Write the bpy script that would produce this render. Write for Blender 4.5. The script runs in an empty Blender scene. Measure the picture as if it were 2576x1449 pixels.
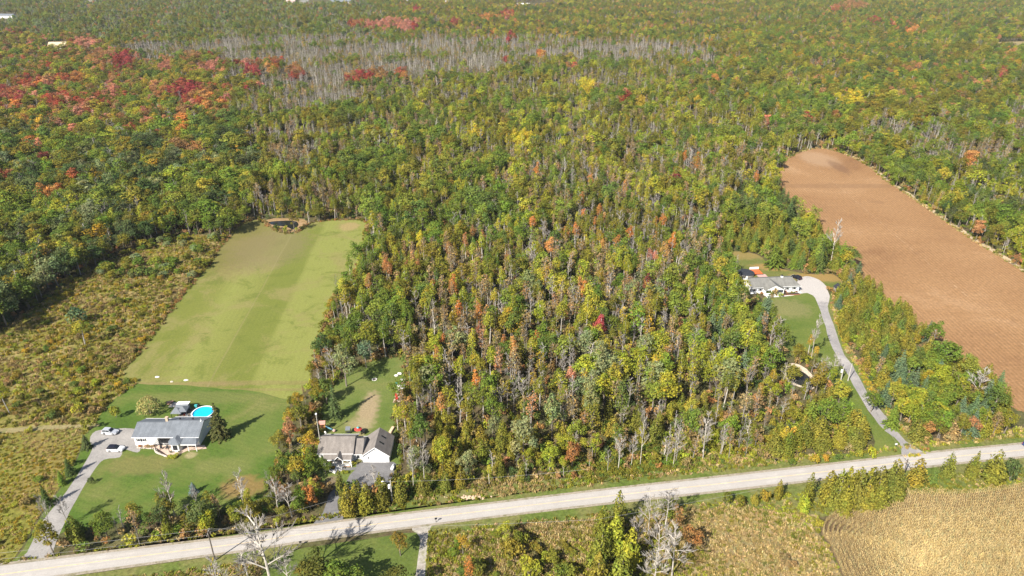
import bpy, bmesh, math, random
import numpy as np
from mathutils import Vector, Matrix

# ------------------------------------------------------------------ camera, sky, sun, exposure
SC = bpy.context.scene
COL = SC.collection
CAM_H, PITCH, FPX = 132.0, 26.0, 1773.0
cam_d = bpy.data.cameras.new('camera')
cam_d.sensor_width = 36.0
cam_d.lens = FPX / 2576 * 36.0
cam_d.clip_start = 1.0
cam_d.clip_end = 20000.0
cam = bpy.data.objects.new('camera', cam_d)
COL.objects.link(cam)
cam.location = (0, 0, CAM_H)
cam.rotation_euler = (math.radians(90 - PITCH), 0, 0)
SC.camera = cam

SUN_EL, SUN_AZ = 40.0, math.radians(51.7)      # shadows run towards this heading (from +X)
world = bpy.data.worlds.new('World')
SC.world = world
world.use_nodes = True
wn = world.node_tree.nodes
wl = world.node_tree.links
wn.clear()
sky = wn.new('ShaderNodeTexSky')
sky.sky_type = 'NISHITA'
sky.sun_disc = False
sky.sun_elevation = math.radians(SUN_EL)
sky.sun_rotation = math.atan2(-math.cos(SUN_AZ), -math.sin(SUN_AZ))
bg = wn.new('ShaderNodeBackground')
bg.inputs['Strength'].default_value = 0.068
wo = wn.new('ShaderNodeOutputWorld')
wl.new(sky.outputs[0], bg.inputs[0])
wl.new(bg.outputs[0], wo.inputs[0])
sun_d = bpy.data.lights.new('sun', 'SUN')
sun_d.energy = 5.0
sun_d.angle = math.radians(0.5)
sun_d.color = (1.0, 0.935, 0.83)
sun = bpy.data.objects.new('sun', sun_d)
COL.objects.link(sun)
_c = math.cos(math.radians(SUN_EL))
sun.rotation_euler = Vector((_c * math.cos(SUN_AZ), _c * math.sin(SUN_AZ), -math.sin(math.radians(SUN_EL)))).to_track_quat('-Z', 'Y').to_euler()
SC.view_settings.view_transform = 'Standard'
SC.view_settings.look = 'None'
SC.view_settings.gamma = 1.0
SC.view_settings.use_curve_mapping = False
SC.view_settings.exposure = 1.08
SC.cycles.max_bounces = 5
SC.cycles.diffuse_bounces = 2
SC.cycles.transmission_bounces = 3
SC.cycles.glossy_bounces = 2

rnd = random.Random(7)
rng = np.random.default_rng(11)
PI = math.pi
_cp, _sp = math.cos(math.radians(PITCH)), math.sin(math.radians(PITCH))


# ------------------------------------------------------------------ survey: photo position -> ground position
def G(x, y, z=0.0):
    u = (x - 1288) / FPX
    v = (y - 724.5) / FPX
    t = (z - CAM_H) / (-_sp - v * _cp)
    return (u * t, (_cp - v * _sp) * t)


def PR(X, Y, Z):
    dz = Z - CAM_H
    dep = Y * _cp - dz * _sp
    up = Y * _sp + dz * _cp
    return 1288 + FPX * X / dep, 724.5 - FPX * up / dep


def inside(px, py, poly):
    px = np.asarray(px, float)
    py = np.asarray(py, float)
    r = np.zeros(px.shape, bool)
    n = len(poly)
    for i in range(n):
        x0, y0 = poly[i]
        x1, y1 = poly[(i + 1) % n]
        if y0 == y1:
            continue
        c = ((y0 > py) != (y1 > py)) & (px < (x1 - x0) * (py - y0) / (y1 - y0) + x0)
        r ^= c
    return r


def smooth(pts, sub=4, closed=True):
    n = len(pts)
    out = []
    for i in range(n if closed else n - 1):
        p = [Vector(pts[(i + k - 1) % n] if closed else pts[min(max(i + k - 1, 0), n - 1)]) for k in range(4)]
        for s in range(sub):
            t = s / sub
            q = 0.5 * (2 * p[1] + (p[2] - p[0]) * t + (2 * p[0] - 5 * p[1] + 4 * p[2] - p[3]) * t * t + (3 * p[1] - p[0] - 3 * p[2] + p[3]) * t ** 3)
            out.append((q.x, q.y))
    if not closed:
        out.append(tuple(pts[-1]))
    return out


# ------------------------------------------------------------------ materials
def new_mat(name):
    m = bpy.data.materials.new(name)
    m.use_nodes = True
    m.node_tree.nodes.clear()
    return m, m.node_tree.nodes, m.node_tree.links


class NT:
    def __init__(s, name):
        s.m, s.n, s.l = new_mat(name)
        s.out = s.n.new('ShaderNodeOutputMaterial')

    def node(s, t, **kw):
        k = s.n.new(t)
        for a, b in kw.items():
            setattr(k, a, b)
        return k

    def link(s, a, b):
        s.l.new(a, b)

    def pos(s):
        return s.node('ShaderNodeNewGeometry').outputs['Position']

    def noise(s, vec, scale, detail=4, rough=0.6, dist=0.0):
        k = s.node('ShaderNodeTexNoise')
        k.inputs['Scale'].default_value = scale
        k.inputs['Detail'].default_value = detail
        k.inputs['Roughness'].default_value = rough
        k.inputs['Distortion'].default_value = dist
        s.link(vec, k.inputs['Vector'])
        return k.outputs['Fac']

    def ramp(s, fac, stops, interp='LINEAR'):
        k = s.node('ShaderNodeValToRGB')
        k.color_ramp.interpolation = interp
        e = k.color_ramp.elements
        while len(e) < len(stops):
            e.new(0.5)
        for a, (p, c) in zip(e, stops):
            a.position = p
            a.color = (*c, 1) if len(c) == 3 else c
        s.link(fac, k.inputs[0])
        return k.outputs[0]

    def mix(s, fac, a, b, mode='MIX'):
        k = s.node('ShaderNodeMix', data_type='RGBA', blend_type=mode)
        if isinstance(fac, (int, float)):
            k.inputs[0].default_value = fac
        else:
            s.link(fac, k.inputs[0])
        for i, v in ((6, a), (7, b)):
            if isinstance(v, tuple):
                k.inputs[i].default_value = (*v, 1)
            else:
                s.link(v, k.inputs[i])
        return k.outputs[2]

    def math(s, op, a, b=None, c=None, clamp=False):
        k = s.node('ShaderNodeMath', operation=op, use_clamp=clamp)
        for i, v in enumerate((a, b, c)):
            if v is None:
                continue
            if isinstance(v, (int, float)):
                k.inputs[i].default_value = v
            else:
                s.link(v, k.inputs[i])
        return k.outputs[0]

    def rangemap(s, v, a, b, c=0.0, d=1.0):
        k = s.node('ShaderNodeMapRange', interpolation_type='SMOOTHSTEP')
        for i, q in enumerate((a, b, c, d)):
            k.inputs[1 + i].default_value = q
        s.link(v, k.inputs[0])
        return k.outputs[0]

    def dot(s, vec, d, off=0.0):
        k = s.node('ShaderNodeVectorMath', operation='DOT_PRODUCT')
        s.link(vec, k.inputs[0])
        k.inputs[1].default_value = d
        return s.math('ADD', k.outputs['Value'], off)

    def gain(s, col, fac, lo, hi):
        k = s.rangemap(fac, 0.3, 0.7, lo, hi)
        v = s.node('ShaderNodeVectorMath', operation='SCALE')
        s.link(col, v.inputs[0])
        s.link(k, v.inputs[3])
        return v.outputs[0]

    def finish(s, col, rough=0.9, spec=0.2, bump=None, bump_d=0.1, metal=0.0):
        b = s.node('ShaderNodeBsdfPrincipled')
        if isinstance(col, tuple):
            b.inputs['Base Color'].default_value = (*col, 1)
        else:
            s.link(col, b.inputs['Base Color'])
        b.inputs['Roughness'].default_value = rough
        b.inputs['Metallic'].default_value = metal
        b.inputs['Specular IOR Level'].default_value = spec
        if bump is not None:
            k = s.node('ShaderNodeBump')
            k.inputs['Distance'].default_value = bump_d
            k.inputs['Strength'].default_value = 1.0
            s.link(bump, k.inputs['Height'])
            s.link(k.outputs[0], b.inputs['Normal'])
        s.link(b.outputs[0], s.out.inputs['Surface'])
        return s.m


def spots(t, pos, col, lst):
    """soft edged natural patches: (X, Y, rx, ry, colour, strength)"""
    for (X, Y, rx, ry, c, k) in lst:
        a = t.node('ShaderNodeVectorMath', operation='SUBTRACT')
        t.link(pos, a.inputs[0])
        a.inputs[1].default_value = (X, Y, 0)
        b = t.node('ShaderNodeVectorMath', operation='MULTIPLY')
        t.link(a.outputs[0], b.inputs[0])
        b.inputs[1].default_value = (1 / rx, 1 / ry, 0)
        ln = t.node('ShaderNodeVectorMath', operation='LENGTH')
        t.link(b.outputs[0], ln.inputs[0])
        nz = t.noise(pos, 0.45, 5, 0.65)
        d = t.math('ADD', ln.outputs['Value'], t.math('MULTIPLY_ADD', nz, 1.3, -0.65))
        f = t.rangemap(d, 1.15, 0.55, 0.0, k)
        col = t.mix(f, col, c)
    return col


def ground_mat(name, cols, scale, var=(0.75, 1.25), sp=(), bump_d=0.08, fine=1.5, stripe=None):
    t = NT(name)
    p = t.pos()
    n = t.noise(p, scale, 8, 0.65, 0.4)
    k = len(cols)
    c = t.ramp(n, [(0.3 + 0.4 * i / (k - 1), q) for i, q in enumerate(cols)])
    c = spots(t, p, c, sp)
    f = t.noise(p, fine, 6, 0.75)
    c = t.gain(c, f, *var)
    if stripe:
        (dx, dy), period, lo, hi = stripe
        w = t.math('SINE', t.math('ADD', t.math('MULTIPLY', t.dot(p, (dx, dy, 0)), 2 * PI / period), t.math('MULTIPLY', t.noise(p, 0.12, 3), 5.0)))
        c = t.gain(c, t.math('MULTIPLY_ADD', w, 0.2, 0.5), lo, hi)
    return t.finish(c, 0.95, 0.1, f, bump_d)


def plain(name, col, rough=0.7, var=0.12, scale=1.5, metal=0.0, spec=0.3):
    t = NT(name)
    tc = t.node('ShaderNodeTexCoord').outputs['Object']
    n = t.noise(tc, scale, 5, 0.65)
    k = t.node('ShaderNodeRGB')
    k.outputs[0].default_value = (*col, 1)
    return t.finish(t.gain(k.outputs[0], n, 1 - var, 1 + var), rough, spec, None, 0.1, metal)


def shingle(name, col):
    t = NT(name)
    tc = t.node('ShaderNodeTexCoord').outputs['Object']
    mp = t.node('ShaderNodeMapping')
    mp.inputs['Scale'].default_value = (1.3, 0.22, 0.22)
    t.link(tc, mp.inputs['Vector'])
    k = t.node('ShaderNodeRGB')
    k.outputs[0].default_value = (*col, 1)
    c = t.gain(k.outputs[0], t.noise(mp.outputs[0], 1.0, 5, 0.7), 0.88, 1.1)
    c = t.gain(c, t.noise(tc, 0.5, 4, 0.6), 0.88, 1.1)
    return t.finish(t.gain(c, t.noise(tc, 5.0, 3, 0.7), 0.86, 1.14), 0.9, 0.15)


def leaf_mat(name, trans=0.3, lo=0.7, hi=1.35, warm=1.3):
    t = NT(name)
    a = t.node('ShaderNodeAttribute', attribute_type='INSTANCER', attribute_name='tint')
    g = t.node('ShaderNodeNewGeometry')
    k = t.rangemap(g.outputs['Random Per Island'], 0.0, 1.0, lo, hi)
    v = t.node('ShaderNodeVectorMath', operation='SCALE')
    t.link(a.outputs['Vector'], v.inputs[0])
    t.link(k, v.inputs[3])
    # some leaves of every crown have turned a little
    r2 = t.math('FRACT', t.math('MULTIPLY', g.outputs['Random Per Island'], 37.7))
    w = t.math('MULTIPLY', t.rangemap(r2, 0.7, 1.0, 0.0, 1.0), 0.35)
    m = t.node('ShaderNodeVectorMath', operation='MULTIPLY')
    t.link(v.outputs[0], m.inputs[0])
    m.inputs[1].default_value = (0.5 + 0.65 * warm, 1.05, 0.8)
    c = t.mix(w, v.outputs[0], m.outputs[0])
    tc = t.node('ShaderNodeTexCoord').outputs['Object']
    oi = t.node('ShaderNodeObjectInfo').outputs['Random']
    sh_ = t.node('ShaderNodeVectorMath', operation='ADD')
    t.link(tc, sh_.inputs[0])
    cmb = t.node('ShaderNodeCombineXYZ')
    for i_k in range(3):
        t.link(t.math('MULTIPLY', oi, (91.7, 53.1, 17.3)[i_k]), cmb.inputs[i_k])
    t.link(cmb.outputs[0], sh_.inputs[1])
    nz = t.noise(sh_.outputs[0], 0.42, 3, 0.6)
    m2 = t.node('ShaderNodeVectorMath', operation='MULTIPLY')
    t.link(c, m2.inputs[0])
    m2.inputs[1].default_value = (warm, 1.04, 0.9)
    m3 = t.node('ShaderNodeVectorMath', operation='MULTIPLY')
    t.link(c, m3.inputs[0])
    m3.inputs[1].default_value = (0.72, 0.9, 0.95)
    c = t.mix(t.rangemap(nz, 0.52, 0.68, 0, 0.9), t.mix(t.rangemap(nz, 0.48, 0.34, 0, 0.9), c, m3.outputs[0]), m2.outputs[0])
    d = t.node('ShaderNodeBsdfDiffuse')
    tr = t.node('ShaderNodeBsdfTranslucent')
    t.link(c, d.inputs[0])
    t.link(c, tr.inputs[0])
    mx = t.node('ShaderNodeMixShader')
    mx.inputs[0].default_value = trans
    t.link(d.outputs[0], mx.inputs[1])
    t.link(tr.outputs[0], mx.inputs[2])
    t.link(mx.outputs[0], t.out.inputs['Surface'])
    return t.m


def bark_mat(name, a, b):
    t = NT(name)
    o = t.node('ShaderNodeObjectInfo').outputs['Random']
    k = t.node('ShaderNodeMix', data_type='RGBA')
    t.link(o, k.inputs[0])
    k.inputs[6].default_value = (*a, 1)
    k.inputs[7].default_value = (*b, 1)
    tc = t.node('ShaderNodeTexCoord').outputs['Object']
    return t.finish(t.gain(k.outputs[2], t.noise(tc, 1.3, 4), 0.75, 1.2), 0.9, 0.1)


M = {}
M['leaf'] = leaf_mat('foliage')
M['blade'] = leaf_mat('grass_blades', 0.25, 0.75, 1.3, 1.05)
M['needle'] = leaf_mat('needles', 0.15, 0.6, 1.35, 1.12)
M['bark'] = bark_mat('bark', (0.13, 0.105, 0.08), (0.24, 0.21, 0.175))
M['pale_bark'] = bark_mat('pale_bark', (0.30, 0.275, 0.24), (0.50, 0.46, 0.40))
M['twig'] = bark_mat('bare_twigs', (0.19, 0.172, 0.155), (0.30, 0.275, 0.25))


M['pale_twig'] = bark_mat('pale_twigs', (0.27, 0.245, 0.22), (0.36, 0.33, 0.30))


# ------------------------------------------------------------------ mesh helpers
class MB:
    def __init__(s):
        s.v, s.f, s.mi = [], [], []

    def add(s, vs, fs, mi=0, mtx=None):
        o = len(s.v)
        for q in vs:
            q = Vector(q)
            if mtx is not None:
                q = mtx @ q
            s.v.append(tuple(q))
        for f in fs:
            s.f.append(tuple(i + o for i in f))
            s.mi.append(mi)
        return s

    def box(s, x0, y0, z0, x1, y1, z1, mi=0, mtx=None):
        vs = [(x0, y0, z0), (x1, y0, z0), (x1, y1, z0), (x0, y1, z0), (x0, y0, z1), (x1, y0, z1), (x1, y1, z1), (x0, y1, z1)]
        return s.add(vs, [(0, 3, 2, 1), (4, 5, 6, 7), (0, 1, 5, 4), (1, 2, 6, 5), (2, 3, 7, 6), (3, 0, 4, 7)], mi, mtx)

    def prism(s, poly, z0, z1, mi=0, mtx=None):
        n = len(poly)
        a = sum(poly[i][0] * poly[(i + 1) % n][1] - poly[(i + 1) % n][0] * poly[i][1] for i in range(n))
        if a < 0:
            poly = poly[::-1]
        vs = [(x, y, z0) for x, y in poly] + [(x, y, z1) for x, y in poly]
        fs = [tuple(range(n))[::-1], tuple(range(n, 2 * n))] + [(i, (i + 1) % n, n + (i + 1) % n, n + i) for i in range(n)]
        return s.add(vs, fs, mi, mtx)

    def tube(s, p0, p1, r0, r1=None, n=6, mi=0, caps=True):
        r1 = r0 if r1 is None else r1
        p0, p1 = Vector(p0), Vector(p1)
        d = (p1 - p0)
        if d.length < 1e-6:
            return s
        q = d.to_track_quat('Z', 'Y').to_matrix()
        vs = []
        for p, r in ((p0, r0), (p1, r1)):
            for i in range(n):
                a = 2 * PI * i / n
                vs.append(p + q @ Vector((math.cos(a) * r, math.sin(a) * r, 0)))
        fs = [(i, (i + 1) % n, n + (i + 1) % n, n + i) for i in range(n)]
        if caps:
            fs += [tuple(range(n))[::-1], tuple(range(n, 2 * n))]
        return s.add(vs, fs, mi)

    def ring(s, c, r0, r1, z0, z1, n=24, mi=0):
        vs = []
        for r, z in ((r0, z0), (r1, z0), (r1, z1), (r0, z1)):
            for i in range(n):
                a = 2 * PI * i / n
                vs.append((c[0] + r * math.cos(a), c[1] + r * math.sin(a), z))
        fs = []
        for k in range(4):
            for i in range(n):
                j = (i + 1) % n
                fs.append((k * n + i, k * n + j, ((k + 1) % 4) * n + j, ((k + 1) % 4) * n + i))
        return s.add(vs, fs, mi)

    def slab(s, a, b, c, d, th, mi=0):
        """four corner sheet with thickness th downwards along its normal"""
        a, b, c, d = map(Vector, (a, b, c, d))
        n = (b - a).cross(d - a)
        if n.length < 1e-9:
            n = (c - b).cross(d - b)
        n.normalize()
        if n.z < 0:
            n = -n
            a, b, c, d = d, c, b, a
        lo = [p - n * th for p in (a, b, c, d)]
        return s.add([a, b, c, d] + lo, [(0, 1, 2, 3), (7, 6, 5, 4), (0, 4, 5, 1), (1, 5, 6, 2), (2, 6, 7, 3), (3, 7, 4, 0)], mi)

    def blob(s, c, rx, ry, rz, seed=0, nu=8, nv=5, amp=0.2, mi=0):
        r_ = random.Random(seed)
        vs = [(c[0], c[1], c[2] - rz)]
        for j in range(1, nv):
            th = PI * j / nv
            for i in range(nu):
                a = 2 * PI * i / nu + (j % 2) * PI / nu
                k = 1 + r_.uniform(-amp, amp)
                vs.append((c[0] + rx * k * math.sin(th) * math.cos(a), c[1] + ry * k * math.sin(th) * math.sin(a), c[2] - rz * k * math.cos(th)))
        vs.append((c[0], c[1], c[2] + rz))
        fs = [(0, 1 + (i + 1) % nu, 1 + i) for i in range(nu)]
        for j in range(nv - 2):
            for i in range(nu):
                a, b = 1 + j * nu + i, 1 + j * nu + (i + 1) % nu
                fs.append((a, b, b + nu, a + nu))
        l = 1 + (nv - 2) * nu
        fs += [(l + i, l + (i + 1) % nu, len(vs) - 1) for i in range(nu)]
        return s.add(vs, fs, mi)

    def mesh(s, name, mats):
        me = bpy.data.meshes.new(name)
        me.from_pydata(s.v, [], s.f)
        for m in mats:
            me.materials.append(m)
        if len(mats) > 1:
            me.polygons.foreach_set('material_index', s.mi)
        me.update()
        return me

    def obj(s, name, mat, parent=None, loc=None, rz=0.0, smooth_=False):
        mats = mat if isinstance(mat, (list, tuple)) else [mat]
        mats = [M[m] if isinstance(m, str) else m for m in mats]
        o = bpy.data.objects.new(name, s.mesh(name, mats))
        COL.objects.link(o)
        if parent:
            o.parent = parent
        if loc:
            o.location = loc
        o.rotation_euler.z = rz
        if smooth_:
            o.data.shade_smooth()
        return o


def tag(o, label=None, cat=None, group=None, kind=None):
    if label:
        o['label'] = label
    if cat:
        o['category'] = cat
    if group:
        o['group'] = group
    if kind:
        o['kind'] = kind
    return o


def thing(name, label, cat, loc=(0, 0, 0), rz=0.0, group=None):
    o = bpy.data.objects.new(name, None)
    COL.objects.link(o)
    o.empty_display_size = 0.5
    o.location = loc
    o.rotation_euler.z = rz
    return tag(o, label, cat, group)


def sheet(name, pts_ground, z, mat, jit=0.0):
    pts = [(x + rnd.uniform(-jit, jit), y + rnd.uniform(-jit, jit)) for x, y in pts_ground]
    n = len(pts)
    a = sum(pts[i][0] * pts[(i + 1) % n][1] - pts[(i + 1) % n][0] * pts[i][1] for i in range(n))
    if a < 0:
        pts = pts[::-1]
    mb = MB()
    mb.add([(x, y, z) for x, y in pts], [tuple(range(n))])
    o = mb.obj(name, mat)
    o['kind'] = 'structure'
    return o


def px_sheet(name, poly, z, mat, sub=5, jit=0.15):
    return sheet(name, smooth([G(*p) for p in poly], sub), z, mat, jit)


def strip(name, a, b, z, mat):
    n = len(a)
    mb = MB()
    mb.add([(x, y, z) for x, y in a] + [(x, y, z) for x, y in b], [(n + i, n + i + 1, i + 1, i) for i in range(n - 1)])
    o = mb.obj(name, mat)
    o['kind'] = 'structure'
    at = o.data.attributes.new('across', 'FLOAT', 'POINT')
    at.data.foreach_set('value', [0.0] * n + [1.0] * n)
    return o


# ------------------------------------------------------------------ outlines of the open land (photo survey)
FIELD = [(310, 940), (355, 880), (400, 820), (440, 768), (483, 713), (530, 660), (548, 628), (567, 606), (597, 570), (633, 555), (660, 556), (687, 576), (720, 588), (753, 582), (777, 563), (827, 555), (880, 554), (920, 556), (921, 590), (912, 625), (900, 670), (880, 715), (846, 735), (832, 775), (816, 820), (802, 860), (792, 905), (780, 945), (768, 985), (722, 1004), (640, 985), (560, 978), (450, 968), (352, 966)]
LAWN1 = [(213, 1095), (236, 1075), (250, 1047), (290, 1003), (345, 964), (450, 966), (560, 976), (660, 986), (726, 1003), (722, 1050), (708, 1090), (698, 1130), (688, 1170), (682, 1200), (672, 1232), (650, 1256), (600, 1272), (480, 1292), (330, 1312), (200, 1330), (150, 1345), (110, 1405), (30, 1420), (60, 1378), (100, 1303), (150, 1232), (195, 1152)]
MEADOW_A = [(-420, 980), (-200, 915), (0, 832), (60, 790), (130, 745), (215, 690), (290, 650), (360, 618), (430, 600), (500, 590), (545, 600), (567, 606), (530, 660), (483, 713), (440, 768), (400, 820), (355, 880), (310, 940), (345, 966), (290, 1003), (250, 1047), (234, 1068), (120, 1070), (0, 1078), (-80, 1082), (-420, 1105)]
MEADOW_B = [(-420, 1118), (-80, 1093), (0, 1090), (120, 1080), (213, 1074), (222, 1082), (205, 1110), (190, 1155), (145, 1232), (97, 1303), (52, 1380), (22, 1418), (-40, 1428), (-120, 1436), (-420, 1478)]
TRACK = [(-420, 1105), (-80, 1082), (0, 1078), (120, 1070), (200, 1067), (240, 1064), (250, 1072), (213, 1076), (120, 1081), (0, 1090), (-80, 1094), (-420, 1119)]
DRIVE1 = [(30, 1424), (68, 1390), (108, 1310), (165, 1240), (207, 1175), (232, 1130), (226, 1106), (240, 1085), (280, 1079), (330, 1078), (350, 1086), (356, 1120), (345, 1139), (312, 1130), (302, 1150), (262, 1156), (238, 1182), (205, 1235), (175, 1290), (142, 1360), (120, 1408)]
YARD2 = [(922, 912), (960, 900), (1012, 900), (1022, 955), (1000, 1010), (994, 1060), (1004, 1100), (1010, 1160), (995, 1195), (975, 1222), (930, 1235), (860, 1240), (800, 1215), (785, 1170), (790, 1110), (800, 1060), (806, 1010), (840, 965), (880, 930)]
DRIVE2 = [(905, 1163), (990, 1162), (992, 1185), (985, 1205), (960, 1222), (915, 1232), (870, 1240), (852, 1252), (850, 1281), (862, 1310), (788, 1324), (812, 1290), (822, 1262), (830, 1240), (850, 1225), (872, 1210), (880, 1195), (895, 1180)]
LAWN3 = [(1918, 750), (1960, 748), (2030, 736), (2056, 748), (2066, 785), (2084, 840), (2107, 895), (2139, 947), (2178, 1025), (2214, 1068), (2264, 1115), (2280, 1143), (2195, 1158), (2200, 1110), (2170, 1062), (2110, 1052), (2050, 1058), (2040, 1035), (2080, 1020), (2118, 1000), (2100, 975), (2065, 940), (2055, 910), (2010, 905), (1975, 880), (1950, 840), (1935, 790)]
BACK3 = [(1780, 652), (1805, 640), (1850, 633), (1905, 640), (1940, 668), (2000, 684), (2050, 690), (2095, 690), (2120, 712), (2100, 728), (2075, 728), (2055, 712), (2030, 705), (2005, 702), (1990, 730), (1900, 735), (1865, 720), (1860, 690), (1820, 680), (1795, 665)]
DRIVE3 = [(2008, 737), (2006, 704), (2020, 696), (2040, 696), (2062, 705), (2080, 724), (2086, 745), (2083, 770), (2097, 818), (2117, 879), (2146, 921), (2166, 960), (2193, 1006), (2242, 1061), (2280, 1110), (2325, 1140), (2290, 1150), (2268, 1150), (2262, 1115), (2212, 1068), (2172, 1012), (2136, 947), (2104, 895), (2081, 840), (2064, 785), (2050, 750), (2030, 737)]
PLOUGH = [(1947, 467), (1944, 450), (1961, 427), (1981, 400), (2011, 383), (2051, 374), (2084, 376), (2124, 388), (2161, 405), (2201, 430), (2231, 457), (2267, 480), (2360, 544), (2447, 604), (2490, 630), (2576, 685), (2680, 755), (2680, 1060), (2600, 1052), (2576, 1038), (2542, 1022), (2516, 990), (2482, 955), (2412, 930), (2370, 895), (2338, 855), (2296, 824), (2276, 795), (2242, 770), (2212, 752), (2180, 724), (2140, 680), (2120, 638), (2062, 582), (1984, 520)]
CORN = [(2067, 1345), (2074, 1316), (2106, 1290), (2164, 1261), (2261, 1244), (2390, 1243), (2487, 1237), (2576, 1223), (2700, 1195), (2760, 1300), (2760, 1540), (2160, 1540), (2119, 1449), (2103, 1410), (2086, 1371)]
SOUTH_LAWN = [(740, 1385), (840, 1368), (1000, 1345), (1050, 1340), (1072, 1350), (1075, 1449), (1085, 1540), (640, 1540), (660, 1449), (700, 1410)]
SOUTH_DRIVE = [(1036, 1328), (1084, 1316), (1077, 1345), (1073, 1400), (1070, 1449), (1076, 1540), (1040, 1540), (1046, 1449), (1053, 1390), (1056, 1352)]
MEADOW_C = [(1078, 1352), (1250, 1330), (1330, 1316), (1500, 1306), (1560, 1310), (1600, 1300), (1700, 1285), (1850, 1275), (2000, 1290), (2060, 1300), (2062, 1345), (2083, 1371), (2100, 1410), (2117, 1449), (2150, 1540), (1070, 1540), (1074, 1449)]
SOUTH_VERGE_W = [(-120, 1470), (160, 1452), (470, 1409), (652, 1384), (756, 1368), (740, 1385), (700, 1410), (660, 1449), (640, 1540), (-200, 1540)]
SOUTH_VERGE_E = [(1080, 1320), (1260, 1298), (1507, 1272), (1811, 1239), (2100, 1205), (2400, 1170), (2700, 1137), (2720, 1195), (2576, 1222), (2487, 1237), (2390, 1243), (2261, 1243), (2164, 1261), (2106, 1290), (2060, 1300), (2000, 1290), (1850, 1275), (1700, 1285), (1600, 1300), (1500, 1306), (1330, 1316), (1250, 1330), (1078, 1352)]
NORTH_VERGE = [(-100, 1436), (30, 1424), (120, 1408), (130, 1403), (300, 1379), (470, 1358), (620, 1337), (720, 1320), (792, 1306), (860, 1292), (1000, 1262), (1135, 1237), (1300, 1214), (1532, 1194), (1690, 1178), (1811, 1166), (1950, 1154), (2120, 1142), (2200, 1136), (2262, 1126), (2320, 1118), (2400, 1110), (2500, 1098), (2576, 1082), (2700, 1064), (2700, 1100), (2576, 1116), (2358, 1137), (2035, 1174), (1744, 1207), (1532, 1231), (1140, 1278), (860, 1311), (626, 1346), (470, 1364), (105, 1407), (-100, 1432)]
FAR_FIELD = [(2455, 112), (2500, 107), (2576, 104), (2700, 103), (2700, 134), (2576, 131), (2530, 126), (2490, 118)]
POND_L = [(673, 560), (690, 557), (720, 555), (744, 557), (751, 564), (746, 573), (736, 577), (726, 573), (716, 570), (700, 568), (684, 565)]
POND_LB = [(662, 559), (676, 552), (700, 549), (740, 549), (766, 553), (772, 560), (764, 570), (752, 578), (732, 584), (712, 583), (692, 576)]
POND_R = [(1978, 934), (1990, 928), (2006, 929), (2026, 940), (2042, 955), (2050, 968), (2040, 976), (2020, 972), (2000, 964), (1982, 954)]
POND_RB = [(1976, 924), (1988, 914), (2009, 917), (2030, 929), (2046, 947), (2060, 964), (2050, 976), (2038, 980), (2016, 975), (1996, 968), (1977, 956)]

road_up = [(-400, 1478), (-100, 1433), (105, 1407), (470, 1363.5), (626, 1345), (860, 1310), (1140, 1276.5), (1532, 1229.5), (1811, 1198), (2035, 1172.5), (2358, 1135.5), (2576, 1114.5), (2800, 1092)]
road_lo = [(-400, 1534), (-100, 1488), (159, 1449), (470, 1405.5), (652, 1381.5), (756, 1364.5), (1140, 1313.6), (1507, 1269.8), (1811, 1236.8), (2100, 1203), (2400, 1167.5), (2576, 1150), (2800, 1124)]
RU = smooth([G(*p) for p in road_up], 5, False)
RL = smooth([G(*p) for p in road_lo], 5, False)


def road_line(f):
    """a line across the road at fraction f from the north edge"""
    out = []
    L = np.array(RL)
    for (x, y) in RU:
        d = np.hypot(L[:, 0] - x, L[:, 1] - y)
        # foot on the polyline
        best = None
        for i in (max(d.argmin() - 1, 0), min(d.argmin(), len(L) - 2)):
            a, b = L[i], L[i + 1]
            t = np.clip(np.dot(np.array((x, y)) - a, b - a) / np.dot(b - a, b - a), 0, 1)
            q = a + t * (b - a)
            e = np.hypot(*(q - (x, y)))
            if best is None or e < best[0]:
                best = (e, q)
        q = best[1]
        out.append((x + (q[0] - x) * f, y + (q[1] - y) * f))
    return out


# ------------------------------------------------------------------ ground
ground = ground_mat('woodland_floor', [(0.05, 0.04, 0.022), (0.10, 0.078, 0.042), (0.075, 0.078, 0.028), (0.14, 0.11, 0.06)], 0.08, (0.6, 1.4), (), 0.2, 0.8)
mb = MB()
mb.add([(-7000, -2500, 0), (7000, -2500, 0), (7000, 9000, 0), (-7000, 9000, 0)], [(0, 1, 2, 3)])
tag(mb.obj('ground', ground), kind='structure')

TAN = (0.27, 0.21, 0.10)
verge = ground_mat('verge_grass', [(0.075, 0.11, 0.02), (0.10, 0.13, 0.028), (0.15, 0.145, 0.05), (0.11, 0.13, 0.03)], 0.09, (0.65, 1.35), (), 0.15, 1.0)
px_sheet('north_verge', NORTH_VERGE, 0.008, verge, 3, 0.1)
px_sheet('south_verge_west', SOUTH_VERGE_W, 0.008, verge, 3, 0.1)
px_sheet('south_verge_east', SOUTH_VERGE_E, 0.008, verge, 3, 0.1)


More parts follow.
